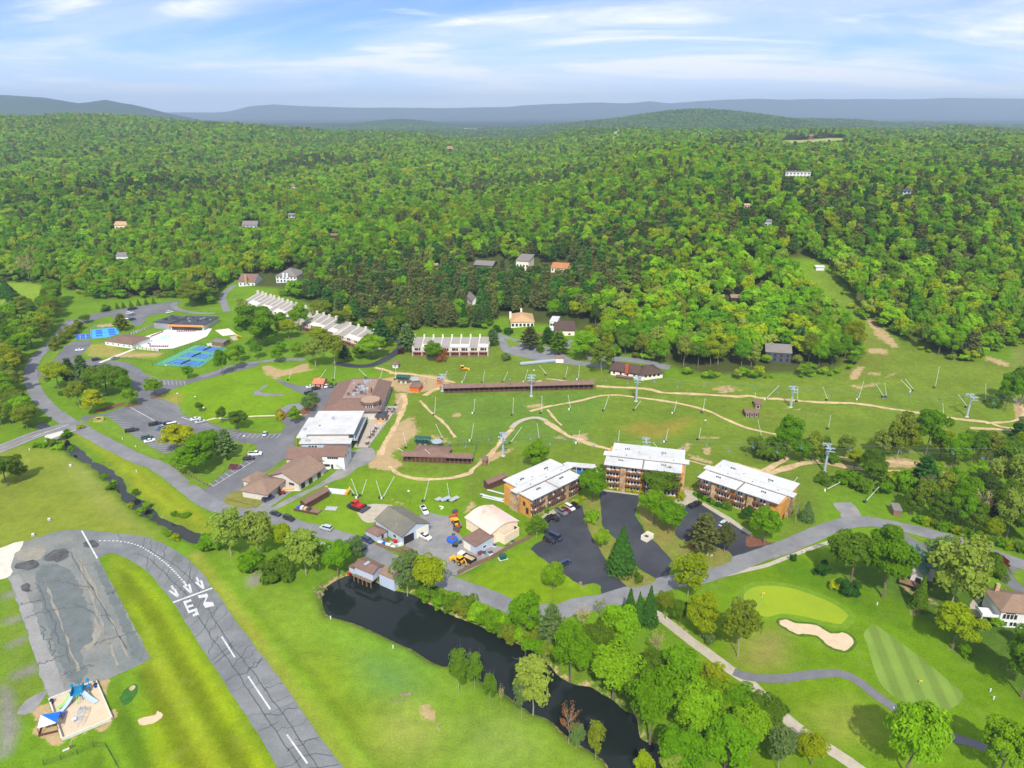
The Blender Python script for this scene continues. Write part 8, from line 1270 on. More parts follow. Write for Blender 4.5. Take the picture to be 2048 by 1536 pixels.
def loader(px, ang, label, hoe=True):
 p = P(*px); rt = empty('backhoe_loader' if hoe else 'yellow_mower', p, ang, label, 'loader'); MB().box(-1.6, 2.0, -.55, .55, .8, 1.6).build('chassis', M_YEL, rt); MB().box(-1.3, .4, -.8, .8, 1.61, 2.7).build('cab', M_CARGL, rt); MB().box(-1.4, .5, -.9, .9, 2.71, 2.85).build('cab_roof', M_YEL, rt)
 for x, r in ((-1.1, .75), (1.5, .5)):
  for s_ in (-1, 1): o = MB().tube((x, s_ * .75, r), (x, s_ * 1.15, r), r, r, 14).build('wheel', M_TYRE, rt); MB().tube((x, s_ * .74, r), (x, s_ * 1.17, r), r * .5, r * .5, 10).build('rim', M_YEL, o)
 MB().tube((1.2, -.5, 1.5), (2.9, -.5, .8), .12).tube((1.2, .5, 1.5), (2.9, .5, .8), .12).build('loader_arm', M_YEL, rt); MB().box(2.8, 3.7, -1.1, 1.1, .15, .95).build('bucket', M_YEL, rt)
 if hoe: MB().path([(-1.6, 0, 1.2), (-2.6, 0, 2.9), (-3.6, 0, 1.6), (-3.5, 0, .8)], .16, 6).build('boom', M_YEL, rt); MB().box(-3.8, -3.1, -.35, .35, .2, .8).build('hoe_bucket', M_DKSTEEL, rt)
loader(cG(872, 905), 2.4, 'yellow backhoe loader beside the dump truck in the works yard'); loader(cG(845, 600), 1.9, 'small yellow loader beside the peach hall wall', False); loader(cC(585, 722), 0.1, 'yellow machine parked on the grass above the ski slope', False)
p = P(*cG(935, 885)); rt = empty('dump_truck', p, 2.5, 'white-cabbed dump truck with black bed of sand in the works yard', 'truck'); MB().box(1.4, 3.2, -1.05, 1.05, .6, 2.3).build('cab', W_WHITE, rt); MB().box(1.6, 3.24, -1.0, 1.0, 1.5, 2.1).build('windscreen', M_CARGL, rt); MB().box(-3.2, 1.39, -.5, .5, .55, .85).build('chassis', M_DKSTEEL, rt); MB().box(-3.2, 1.2, -1.2, -1.1, .9, 2.0).box(-3.2, 1.2, 1.1, 1.2, .9, 2.0).box(1.1, 1.2, -1.09, 1.09, .9, 2.2).box(-3.2, -3.1, -1.09, 1.09, .9, 1.9).box(-3.09, 1.09, -1.09, 1.09, .86, .95).build('bed', M_TYRE, rt); MB().box(-3.0, 1.0, -1.05, 1.05, .96, 1.6).build('sand_load', M_DIRT, rt)
for x in (-2.2, -1.3, 2.4):
 for s_ in (-1, 1): MB().tube((x, s_ * .8, .5), (x, s_ * 1.1, .5), .5, .5, 12).build('wheel', M_TYRE, rt)
p = P(*cF(652, 834)); rt = empty('red_tractor', p, .6, 'small red tractor beside the ticket building plaza', 'tractor'); MB().box(-.9, 1.3, -.45, .45, .6, 1.3).build('hood', M_RED, rt); MB().box(-1, 0, -.6, .6, 1.31, 2.2).build('cab', M_CARGL, rt)
for x, r in ((-.7, .6), (.95, .4)):
 for s_ in (-1, 1): MB().tube((x, s_ * .55, r), (x, s_ * .85, r), r, r, 12).build('wheel', M_TYRE, rt)
def junk(name, label, cat, px, parts, ang=0.0, group=None):
 p = P(*px); rt = empty(name, p, ang, label, cat, group)
 for nm, mb, mt in parts: mb.build(nm, mt, rt)
 return rt
M_BLUE = pm('blue_plastic', S(30, 96, 190), .45, .05, 1.0); M_RUST = pm('rusty_steel', S(138, 76, 56), .9, .15, 1.0); M_GREYB = pm('grey_board', S(170, 172, 168), .9, .1, 1.0)
junk('blue_spool', 'large blue reel lying in the works yard', 'reel', cG(818, 725), [('rim', MB().lathe([(1.9, .1), (2.0, .5), (1.9, .9), (1.2, 1.0)], 18), M_BLUE), ('hub', MB().lathe([(.8, 1.0), (.7, 1.3)], 12), M_RUST)])
junk('red_flatbed', 'red flatbed trailer at the top of the works yard', 'trailer', cG(828, 545), [('deck', MB().box(-1.6, 1.6, -.8, .8, .6, .9), M_RED), ('wheel', MB().tube((0, -.95, .35), (0, -.75, .35), .35, .35, 10).tube((0, .75, .35), (0, .95, .35), .35, .35, 10), M_TYRE), ('post', MB().box(1.2, 1.5, -.4, .4, .9, 1.7), M_RED)], .5)
for i, (q, c) in enumerate((((870, 625), M_DKSTEEL), ((860, 655), M_RUST), ((850, 640), M_TIMBER), ((828, 690), M_PALEW), ((880, 745), M_LIFTG), ((842, 770), M_HYD), ((840, 500), M_RUST), ((1055, 800), M_PALEW), ((1098, 775), W_WHITE), ((1155, 770), W_WHITE), ((1043, 835), M_RED), ((1070, 845), M_STEEL), ((1125, 838), W_WHITE), ((985, 912), W_WHITE), ((1300, 750), M_STEEL), ((1265, 785), W_TAUPE))):
 rr = random.Random(i); s1, s2, s3 = rr.uniform(.9, 2.2), rr.uniform(.7, 1.5), rr.uniform(.4, 1.3)
 junk('crate' if i % 2 else 'equipment_box', ORD[i % 14] + (' pallet crate' if i % 2 else ' equipment box') + ' of the works yard clutter, ' + ('near the peach hall' if i < 8 else 'along the yard fence'), 'crate' if i % 2 else 'equipment', cG(*q), [('body', MB().box(-s1 / 2, s1 / 2, -s2 / 2, s2 / 2, 0, s3), c), ('lid', MB().box(-s1 / 2 - .05, s1 / 2 + .05, -s2 / 2 - .05, s2 / 2 + .05, s3 + .002, s3 + .1), M_DKSTEEL if c is not M_DKSTEEL else M_RUST)], rr.uniform(0, 3))
for i, (q, c) in enumerate((((1255, 830), W_WHITE), ((1300, 840), M_BLUE), ((1345, 855), W_WHITE), ((1385, 835), M_STEEL), ((1420, 825), M_RED), ((1400, 880), W_WHITE), ((1480, 860), W_WHITE), ((1310, 800), M_TIMBER), ((1430, 870), M_GREYB))):
 rr = random.Random(40 + i); s1, s2, s3 = rr.uniform(1.2, 2.2), rr.uniform(.7, 1.2), rr.uniform(.5, 1.1); junk('stored_bin', ORD[i] + ' stored bin in the fenced strip beside the works barn', 'bin', cV(*q), [('body', MB().box(-s1 / 2, s1 / 2, -s2 / 2, s2 / 2, 0, s3), c), ('rim', MB().box(-s1 / 2 - .06, s1 / 2 + .06, -s2 / 2 - .06, s2 / 2 + .06, s3 - .1, s3 + .02), c)], rr.uniform(-.6, .6))
junk('maroon_container', 'maroon container at the end of the barn fence', 'container', cV(1548, 925), [('body', MB().box(-1.3, 1.3, -.9, .9, 0, 1.1), W_BROWN), ('lid', MB().box(-1.35, 1.35, -.95, .95, 1.102, 1.25), R_BROWN)], -.5)
for i, (q, a_, l_) in enumerate((((1160, 385), -.35, 'upper'), ((1130, 380), -.5, 'left'), ((1150, 400), -.42, 'lower'), ((1185, 345), -.5, 'short'))): junk('steel_pipe_stack', l_ + ' white pipe bundle lying beside the first condominium', 'pipes', cG(*q), [('pipe', MB().tube((-5, 0, .2), (5, 0, .2), .18, .18, 8), M_POLE), ('inner_pipe', MB().tube((-4.6, .4, .2), (4.4, .4, .2), .16, .16, 8), M_STEEL)], a_)
for i, (q, l_, c) in enumerate((((765, 400), 'left', M_STEEL), ((832, 400), 'right, paler', M_GREYB), ((708, 402), 'smallest', M_GREYB))): junk('flat_trailer', l_ + ' flat trailer parked on the grass behind the barn', 'trailer', cG(*q), [('deck', MB().box(-2.2 + .9 * (i == 2), 2.2 - .9 * (i == 2), -1, 1, .5, .7), c), ('wheel', MB().tube((0, -1.2, .35), (0, -1.02, .35), .35, .35, 10).tube((0, 1.02, .35), (0, 1.2, .35), .35, .35, 10), M_TYRE)], .8)
junk('scrap_pipe', 'white bent pipe lying on the grass behind the barn', 'pipe', cG(748, 462), [('bar', MB().tube((-1.5, .8, .2), (0, 0, .2), .25, .25, 6).tube((0, 0, .2), (-.8, -1.4, .2), .25, .25, 6), W_WHITE)])
junk('wooden_platform', 'grey wooden platform on the lawn beside the narrow shed', 'platform', cF(1052, 952), [('deck', MB().box(-2.2, 2.2, -1.3, 1.3, .15, .35), M_GREYB), ('skid', MB().box(-2.2, 2.2, -1.1, -.9, -.1, .149).box(-2.2, 2.2, .9, 1.1, -.1, .149), M_TIMBER)], -.1)
p = P(*cF(1090, 815)); rt = empty('inflatable_slide', p, -.18, 'white inflatable lane with orange ends behind the narrow shed', 'inflatable'); MB().box(-4.4, 4.4, -1.6, 1.6, .05, .5).build('bed', pm('white_vinyl', S(214, 216, 226), .5, .04, 1.0), rt)
for s_ in (-1, 1): MB().tube((s_ * 4.8, -1.9, .7), (s_ * 4.8, 1.9, .7), .6, .6, 10).build('end_bolster', pm('orange_vinyl', S(246, 166, 30), .5, .04, 1.0), rt)
for k in range(4): MB().tube((-4.2, -1.2 + k * .8, .55), (4.2, -1.2 + k * .8, .55), .16, .16, 6).build('ridge', pm('grey_vinyl', S(188, 192, 204), .5, .04, 1.0), rt)
p = P(*cF(865, 965)); rt = empty('deck_landing', p, -.32, 'low timber deck with stored gear at the end of the narrow shed', 'deck'); MB().box(-5, 5, -1.6, 1.6, .1, .5).build('platform', M_TIMBER, rt); MB().box(-5.1, 5.1, -1.75, -1.61, 0, .9).build('edge_board', W_BROWN, rt)
for i, c in enumerate((M_BLUE, W_WHITE, M_PALEW, M_DKSTEEL)): MB().box(-4.4 + i * 1.5, -3.4 + i * 1.5, -.9, .6, .502, 1.3 + .2 * (i % 2)).build('stored_gear', c, rt)
for i in range(6): junk('hay_bale', ORD[i] + ' straw bale in the row beside the ticket building', 'bale', cF(672 + i * 14, 800 - (i % 2) * 3), [('bale', MB().lathe([(.55, 0), (.62, .2), (.62, .8), (.5, .95)], 10), M_PALEW), ('twine', MB().lathe([(.635, .45), (.635, .52)], 10), M_TIMBER)], i, 'straw bales')
panel_fence('yard_fence', 'brown board fence along the lower side of the works yard', cG([(860, 1000), (1000, 930), (1120, 880), (1240, 810), (1330, 760), (1450, 705)]), 22, 1.6, M_TIMBER); panel_fence('barn_fence', 'brown board fence beside the works barn along the road', cV([(1205, 855), (1290, 885), (1400, 920), (1530, 950)]), 8, 1.3, M_TIMBER); panel_fence('slope_fence', 'low terrace fence between the lodge terrace and the ski slope', cB([(1350, 1420), (1430, 1310), (1500, 1220), (1590, 1100)]), 14, 1.0, M_FRAME)
mesh_fence('lift_fence', 'dark green wire fence beside the lower lift terminal', cC([(380, 1325), (520, 1330), (695, 1318), (690, 1370), (655, 1420)]), 1.3, M_LIFTG); mesh_fence('playground_fence', 'black wire fence right of the playground gate at the bottom edge', cJ([(380, 1500), (560, 1440), (740, 1380), (890, 1330), (1040, 1250), (1170, 1225), (1260, 1380), (1340, 1530), (1440, 1720)]), 1.4, M_HYD); mesh_fence('lawn_fence', 'low rail fence on the corner lawn at the ticket building', cF([(225, 880), (320, 905), (430, 930)]), .8, M_TIMBER); mesh_fence('lodge_lawn_rail', 'low wooden rail along the edge of the lodge lawn', cF([(-30, 225), (120, 290), (280, 335), (480, 342), (640, 340)]), .7, M_TIMBER); mesh_fence('upper_lot_fence', 'dark fence below the pool lawn', cA([(690, 622), (800, 632)]) , 1.2); mesh_fence('pool_lawn_fence', 'dark low fence right of the pool walk', cA([(950, 625), (1050, 635), (1195, 648)]), 1.0)
for i in range(15):
 q = (cU(1680 + i * 25.5, 748 + i * 14.2)); p = P(*q); o = MB().lathe([(.30, -.1), (.32, .5), (.26, .95), (.1, 1.05)], 7).build('bollard', M_TIMBER); o.location = tuple(p); tag(o, 'weathered timber bollard in the row along the tree island', 'bollard', 'bollards along the tree island')
def lamp(b, t, label):
 p = P(*b); h = top_z(p, t) - p[2]; rt = empty('street_lamp', p, 0, label, 'lamp', 'parking lot lamps'); MB().tube((0, 0, -.2), (0, 0, h - .4), .1, .07, 6).build('post', M_TIMBER, rt); MB().lathe([(.12, h - .5), (.42, h - .3), (.42, h), (.2, h + .15)], 10).build('lamp_head', M_FRAME, rt)
lamp(cA(1345, 775), cA(0, 680)[1], 'tall lamp on the lawn below the tennis courts'); lamp(cA(1435, 1000), cA(0, 905)[1], 'tall lamp at the corner of the lodge lawn and the lot aisle'); lamp(cA(1645, 1120), cA(0, 1020)[1], 'lamp beside the small dark tree on the lodge lawn'); lamp(cF(370, 490), cF(0, 365)[1], 'tall white lamp at the right end of the tree island'); lamp(cA(1565, 962), cA(0, 930)[1], 'short white marker lamp on the lodge lawn'); lamp(cG(475, 440), cG(0, 325)[1], 'dark pole standing alone on the grass behind the barn'); lamp(cC(1150, 800), cC(0, 720)[1], 'white floodlight beside the second upper lift tower'); lamp((1656, 546), 517, 'floodlight pole at the top of the grassy ski run'); lamp(cD(840, 995), cD(0, 960)[1], 'white floodlight in the middle of the slope')
p = P(*cU(968, 300)); rt = empty('entrance_sign', p, .2, 'tan stone entrance sign at the parking lot corner', 'sign'); MB().box(-2.2, -1.2, -.3, .3, -.2, 1.6).box(1.2, 2.2, -.3, .3, -.2, 2.0).build('stone_pier', W_STONE, rt); MB().box(-1.19, 1.19, -.12, .12, .4, 1.9).build('sign_board', M_PALEW, rt); MB().box(-1.0, 1.0, -.14, -.121, .7, 1.6).build('sign_panel', W_BROWN, rt); MB().blob((0, -1.2, .1), (2.6, .9, .5), 3).build('flower_bed', pm('yellow_flowers', S(150, 158, 44), .9, .3, 3.0), rt)
o, ang, Ln, Wd = fr(cH(528, 842), cH(578, 866), cH(568, 800), 1.8); rt = empty('dumpster_enclosure', o, ang, 'white walled dumpster enclosure in the second condo lot', 'enclosure'); MB().box(0, Ln, 0, .2, -.2, 1.8).box(0, .2, .204, Wd - .204, -.2, 1.79).box(Ln - .2, Ln, .204, Wd - .204, -.2, 1.79).box(0, Ln, Wd - .2, Wd, -.2, 1.8).build('wall', W_CREAM, rt); MB().box(.5, Ln - .5, .6, Wd * .6, .05, 1.2).build('dumpster', M_DKSTEEL, rt)
for i, q in enumerate(((1065, 1000), (1090, 1005), (962, 1032))): junk('utility_box', ('left of the pair of', 'right of the pair of', 'lone')[i] + ' pale green utility boxes on the condo island', 'utility box', cH(*q), [('case', MB().box(-.5, .5, -.4, .4, 0, 1.3 - .5 * (i == 2)), pm('pale_green_metal', S(196, 200, 130), .6)), ('pad', MB().box(-.7, .7, -.6, .6, -.2, -.002), M_CONC)])
junk('green_transformer', 'green transformer box on the lawn beside the yard fence', 'transformer', cG(1222, 868), [('case', MB().box(-1.1, 1.1, -.8, .8, 0, 1.4), M_LIFTG), ('pad', MB().box(-1.5, 1.5, -1.1, 1.1, -.2, .05), M_CONC)], .4)
def pin(px, label, h=2.1, c=None):
 p = P(*px); rt = empty('golf_flag', p, 0, label, 'flag'); MB().tube((0, 0, -.1), (0, 0, h), .035, .025, 5).build('pole', W_WHITE, rt); MB().box(0, .75, -.02, .02, h - .5, h).build('flag', c or M_YEL, rt)
pin(cH(1495, 1345), 'yellow flag on the putting green'); pin(cN(1208, 862), 'yellow flag on the striped fairway', 1.2)
for i, q in enumerate(((872, 838), (1776, 1535 - 1152 + 540))): pass
for px, lb in ((cM(872, 840), 'white marker post on the slope below the green-roofed house'), (cN(1776, 925), 'upper white marker post at the right fairway edge'), (cN(1802, 988), 'lower white marker post at the right fairway edge'), (cM(282, 425), 'white post on the golf wall path'), (cU(1333, 800), 'small white post on the creek verge'), (cU(290, 590), 'white post beside the west road verge'), (cU(1195, 485), 'white post on the road verge beside the lot'), (cU(1325, 560), 'second white post on the road verge beside the lot'), (cK(217, 485), 'white sign on the pond bank near the dam'), (cK(656, 692), 'white sign on the south pond bank')):
 junk('marker_post', lb, 'post', px, [('post', MB().box(-.12, .12, -.12, .12, -.1, .9), W_WHITE), ('cap', MB().box(-.15, .15, -.15, .15, .902, 1.0), W_WHITE)])
for px, lb in ((cU(482, 1272), 'small grey machine alone on the meadow above the apron'), (cU(688, 745), 'pale marker stone on the meadow beside the creek'), (cU(325, 1422), 'white marker box beside the apron ramp')): junk('meadow_marker', lb, 'marker', px, [('body', MB().box(-.5, .5, -.4, .4, 0, .7), M_GREYB), ('top', MB().box(-.35, .35, -.3, .3, .702, .95), W_WHITE)], .4)
M_ROCK = pm('pale_rock', S(138, 122, 102), .95, .15, 1.0, fine=(3, .15)); k_ = 0
for cx, cy, n, lb in ((cK(130, 290)[0], cK(130, 290)[1], 10, 'boulder in the pile beside the pond dam'), (cI(1545, 375)[0], cI(1545, 375)[1], 5, 'pale boulder on the gravel patch near the pond'), (cH(590, 1215)[0], cH(590, 1215)[1], 5, 'boulder at the tip of the condo island'), (cK(715, 1035)[0], cK(715, 1035)[1], 7, 'stone in the rubble patch on the near meadow'), (cH(150, 1250)[0] - 20, cH(150, 1250)[1], 3, 'boulder on the first condo lot corner lawn'), (cM(1890, 720)[0], cM(1890, 720)[1], 3, 'rock in the bed behind the white house')):
 for i in range(n):
  rr = random.Random(k_); p = P(cx + rr.gauss(0, 7), cy + rr.gauss(0, 5)); s_ = rr.uniform(.25, .62); o = MB().blob((0, 0, .1), (s_, s_ * .8, s_ * .6), k_, 8, 5, .2).build('boulder', M_ROCK); o.location = tuple(p); tag(o, lb, 'boulder', lb); k_ += 1
a, b = P(*cV(590, 1330), LAKE_Z), P(*cV(860, 1180), LAKE_Z); rt = empty('weir', (a[0], a[1], LAKE_Z), math.atan2(b[1] - a[1], b[0] - a[0]), 'concrete weir at the head of the pond beside the pump house', 'weir'); Ln = math.hypot(*(b - a)[:2]); MB().box(0, Ln, 0, .6, -1.5, .35).build('wall', M_PATH, rt); MB().box(0, Ln, .7, .8, .2, .9).build('plank', M_RUST, rt); MB().box(1, 3.5, .9, 3, -.3, .02).build('spill', pm('white_water', (.7, .75, .78), .4, .2, 3.0), rt)
bp = PP(cU([(500, 438), (600, 402)])); c = bp.mean(0); d = bp[1] - bp[0]; ang = math.atan2(d[1], d[0]); rt = empty('road_bridge', (c[0], c[1], 0), ang, 'low concrete bridge carrying the west road over the creek', 'bridge'); MB().box(-8, 8, -4.6, -4.35, -1.2, .25).box(-8, 8, 4.35, 4.6, -1.2, .25).build('parapet', M_CONC, rt); MB().box(-8.5, -5.5, -4.34, 4.34, -2.4, -.05).box(5.5, 8.5, -4.34, 4.34, -2.4, -.05).build('abutment', M_CONC, rt); MB().box(-5.49, 5.49, -4.34, 4.34, -.45, -.05).build('slab', M_CONC, rt)
                # = PLAYGROUND
base = PP(cJ([(450, 660), (1060, 420), (1270, 910), (620, 1180)])); sand = sheet('playground_sand', base, .03, pm('playground_sand', S(206, 184, 156), .95, .07, .6, fine=(2.5, .08)))
pz = 0.05; pc_ = base.mean(0); rt = empty('playground_kerb', (pc_[0], pc_[1], H1(*pc_)), 0, 'pale concrete kerb wall around the playground sand', 'kerb')
for i in range(4):
 a, b = base[i], base[(i + 1) % 4]; d = b - a; Ln = np.hypot(*d); ang = math.atan2(d[1], d[0]); m = (a + b) / 2 - pc_; hh = .9
 if i == 3:
  for f0, f1 in ((0, .42), (.66, 1.0)): q = a + d * (f0 + f1) / 2 - pc_; MB().cbox((q[0], q[1], hh / 2 - .1), (Ln * (f1 - f0), .35, hh), ang).build('kerb_wall', M_CONC, rt)
 else: MB().cbox((m[0], m[1], hh / 2 - .1), (Ln - .36, .35, hh), ang).build('kerb_wall', M_CONC, rt)
M_TEAL = pm('teal_plastic', S(30, 128, 170), .4, .05, 1.0); M_SLIDE = pm('pale_blue_slide', S(176, 200, 222), .35, .04, 1.0); M_LIME = pm('lime_plastic', S(150, 210, 110), .4, .05, 1.0)
p = P(*cJ(830, 620)); rt = empty('play_tower', p, .35, 'teal play tower with two pale slides and a lime slide', 'play tower')
for x, y in ((-1.2, -1.2), (1.2, -1.2), (1.2, 1.2), (-1.2, 1.2), (0, 2.6), (2.4, 1.6)): MB().tube((x, y, -.2), (x, y, 3.6), .09, .09, 8).build('post', M_TEAL, rt)
MB().box(-1.2, 1.2, -1.2, 1.2, 1.7, 1.85).build('platform', M_TEAL, rt); MB().box(0, 2.4, 1.21, 2.6, 1.2, 1.35).build('lower_platform', M_TEAL, rt)
for x, y in ((-1.2, 1.0), (1.3, -1.0), (2.2, 1.8)): MB().lathe([(.5, 3.3), (.35, 3.6), (.05, 4.1)], 8, (x, y, 0)).build('turret', M_TEAL, rt)
def slide(a, b, w, m, nm):
 a, b = Vector(a), Vector(b); d = (b - a); n = Vector((-d.y, d.x, 0)).normalized() * w / 2; mb = MB()
 for k in range(8):
  t0, t1 = k / 8, (k + 1) / 8; f = lambda t: a + d * t + Vector((0, 0, -.35 * math.sin(math.pi * t))); p_, q_ = f(t0), f(t1); mb.add([p_ + n, p_ - n, q_ - n, q_ + n, p_ + n + Vector((0, 0, .1)), p_ - n + Vector((0, 0, .1)), q_ - n + Vector((0, 0, .1)), q_ + n + Vector((0, 0, .1))], [(3, 2, 1, 0), (4, 5, 6, 7), (0, 1, 5, 4), (1, 2, 6, 5), (2, 3, 7, 6), (3, 0, 4, 7)]); mb.tube(p_ + n + Vector((0, 0, .2)), q_ + n + Vector((0, 0, .2)), .09, .09, 5).tube(p_ - n + Vector((0, 0, .2)), q_ - n + Vector((0, 0, .2)), .09, .09, 5)
 return mb.build(nm, m, rt)
slide((-1.0, -1.3, 1.85), (-3.4, -4.2, .2), .9, M_SLIDE, 'left_slide'); slide((-1.4, -.4, 1.85), (-4.0, -2.7, .3), .7, M_LIME, 'lime_slide'); slide((1.3, -.6, 1.85), (4.6, -3.6, .2), 1.0, M_SLIDE, 'right_slide'); MB().path([(0, -1.2, 1.8), (0, -2.6, 0)], .05).path([(.5, -1.2, 1.8), (.5, -2.6, 0)], .05).build('ladder', M_LIME, rt)
for x, y in ((-1.2, 0), (1.2, 1.0), (0, 1.2)): MB().cbox((x, y, 2.35), (.08 if abs(x) > 1 else 2.2, 2.2 if abs(x) > 1 else .08, .9)).build('panel', M_TEAL, rt)
p = P(*cJ(880, 890)); rt = empty('climbing_frame', p, .3, 'grey arched climbing frame in the middle of the playground', 'climbing frame'); m = MB()
for x in (-.6, .6): m.path([(x, -2.6, 0), (x, -2.2, 1.6), (x, -.6, 2.3), (x, .8, 2.3), (x, 2.2, 1.6), (x, 2.8, 0)], .06, 6)
m.build('arch', M_TOWER, rt); m = MB()
for k in range(12): y = -2.2 + k * .4; z = 2.3 if -1 < y < 1.2 else 1.7; m.tube((-.6, y, z), (.6, y, z), .045, .045, 5)
m.build('rungs', M_TEAL, rt); MB().path([(-1.6, -1, 0), (-1.6, -1, 1.5), (-.6, -1, 2.2)], .06).path([(-1.8, .6, 0), (-1.6, .4, 1.2), (-.6, .6, 2.2)], .06).build('side_climber', M_TOWER, rt); MB().lathe([(.5, .5), (.55, .62)], 10, (-1.7, -.3, 0)).build('step_pod', W_WHITE, rt)
p = P(*cJ(470, 1010)); rt = empty('shade_canopy', p, .35, 'blue and white shade sail on dark posts beside the playground', 'canopy'); c4 = [(-2.0, -1.9, 2.4), (2.0, -1.9, 2.7), (2.1, 1.9, 2.5), (-2.0, 1.9, 2.9)]
for x, y, z in c4: MB().tube((x, y, -.3), (x, y, z), .08, .08, 6).build('post', W_BROWN, rt)
MB().add([(-2, -1.9, 2.4), (2, -1.9, 2.7), (-2, 1.9, 2.9), (-2, -1.9, 2.34), (2, -1.9, 2.64), (-2, 1.9, 2.84)], [(0, 1, 2), (5, 4, 3), (0, 3, 4, 1), (1, 4, 5, 2), (2, 5, 3, 0)]).build('white_sail', pm('white_canvas', S(214, 222, 234), .7, .04, 1.0), rt); MB().add([(2.02, -1.86, 2.72), (2.1, 1.9, 2.5), (-1.9, 1.93, 2.92), (2.02, -1.86, 2.66), (2.1, 1.9, 2.44), (-1.9, 1.93, 2.86)], [(0, 1, 2), (5, 4, 3), (0, 3, 4, 1), (1, 4, 5, 2), (2, 5, 3, 0)]).build('blue_sail', pm('blue_canvas', S(20, 110, 230), .7, .04, 1.0), rt); MB().box(-2.1, 2.0, -2.1, -2.0, 0, .6).box(-2.2, -2.11, -2.1, 1.9, 0, .6).build('bench_wall', W_BROWN, rt)
def picnic(px, label):
 p = P(*px); rt = empty('picnic_table', p, .35, label, 'picnic table'); c = pm('violet_blue_metal', S(88, 104, 196), .5, .05, 1.0); MB().box(-.9, .9, -.4, .4, .72, .78).build('table_top', c, rt); MB().box(-.9, .9, -.95, -.65, .42, .47).build('bench', c, rt); MB().box(-.9, .9, .65, .95, .42, .47).build('bench', c, rt); MB().tube((-.6, -.8, 0), (-.6, .8, .02), .05).tube((.6, -.8, 0), (.6, .8, .02), .05).tube((-.6, 0, 0), (-.6, 0, .72), .05).tube((.6, 0, 0), (.6, 0, .72), .05).build('frame', M_DKSTEEL, rt)
picnic(cJ(610, 850), 'violet-blue picnic table at the left of the playground')
for q, lb in (((484, 690), 'navy litter bin at the left corner of the playground'), ((1055, 480), 'navy litter bin at the right corner of the playground')): junk('litter_bin', lb, 'bin', cJ(*q), [('can', MB().lathe([(.42, 0), (.48, .9), (.45, .95)], 12), pm('navy_metal', S(44, 56, 140), .5, .05, 1.0)), ('lid', MB().lathe([(.5, .952), (.35, 1.15), (.1, 1.2)], 12), M_HYD)])
lot('playground_path', cJ([(250, 590), (390, 545), (400, 600), (240, 800), (40, 840), (60, 740)]), .05, M_GRAVEL, 2, .3); lot('sand_oval', cJ([(1600, 920), (1680, 870), (1820, 850), (1850, 800), (1900, 810), (1915, 870), (1850, 930), (1750, 970), (1640, 970)]), .05, M_SAND, 3, .2); lot('planted_oval', cJ([(1360, 620), (1450, 500), (1560, 445), (1600, 480), (1570, 600), (1500, 690), (1400, 710)]), .05, pm('dark_turf', tuple(np.array(S(70, 124, 40)) / 1.5), .95, .2, .6, fine=(2, .2)), 3, .2); lot('sandy_spot', cJ([(1490, 490), (1540, 460), (1575, 480), (1530, 530), (1495, 520)]), .07, M_DIRT, 2, .1)
junk('banner_flags', 'red white and blue banner on a pole below the playground', 'banner', cJ(690, 1310), [('pole', MB().tube((0, 0, 0), (1.2, 1.2, 1.6), .04, .04, 5), M_STEEL), ('white_cloth', MB().box(-1.0, .4, -.05, .0, .3, .8), W_WHITE), ('red_cloth', MB().box(.402, .9, -.05, .0, .6, 1.2), M_RED), ('blue_cloth', MB().box(.902, 1.2, -.05, .0, .8, 1.2), M_BLUE)], .6)
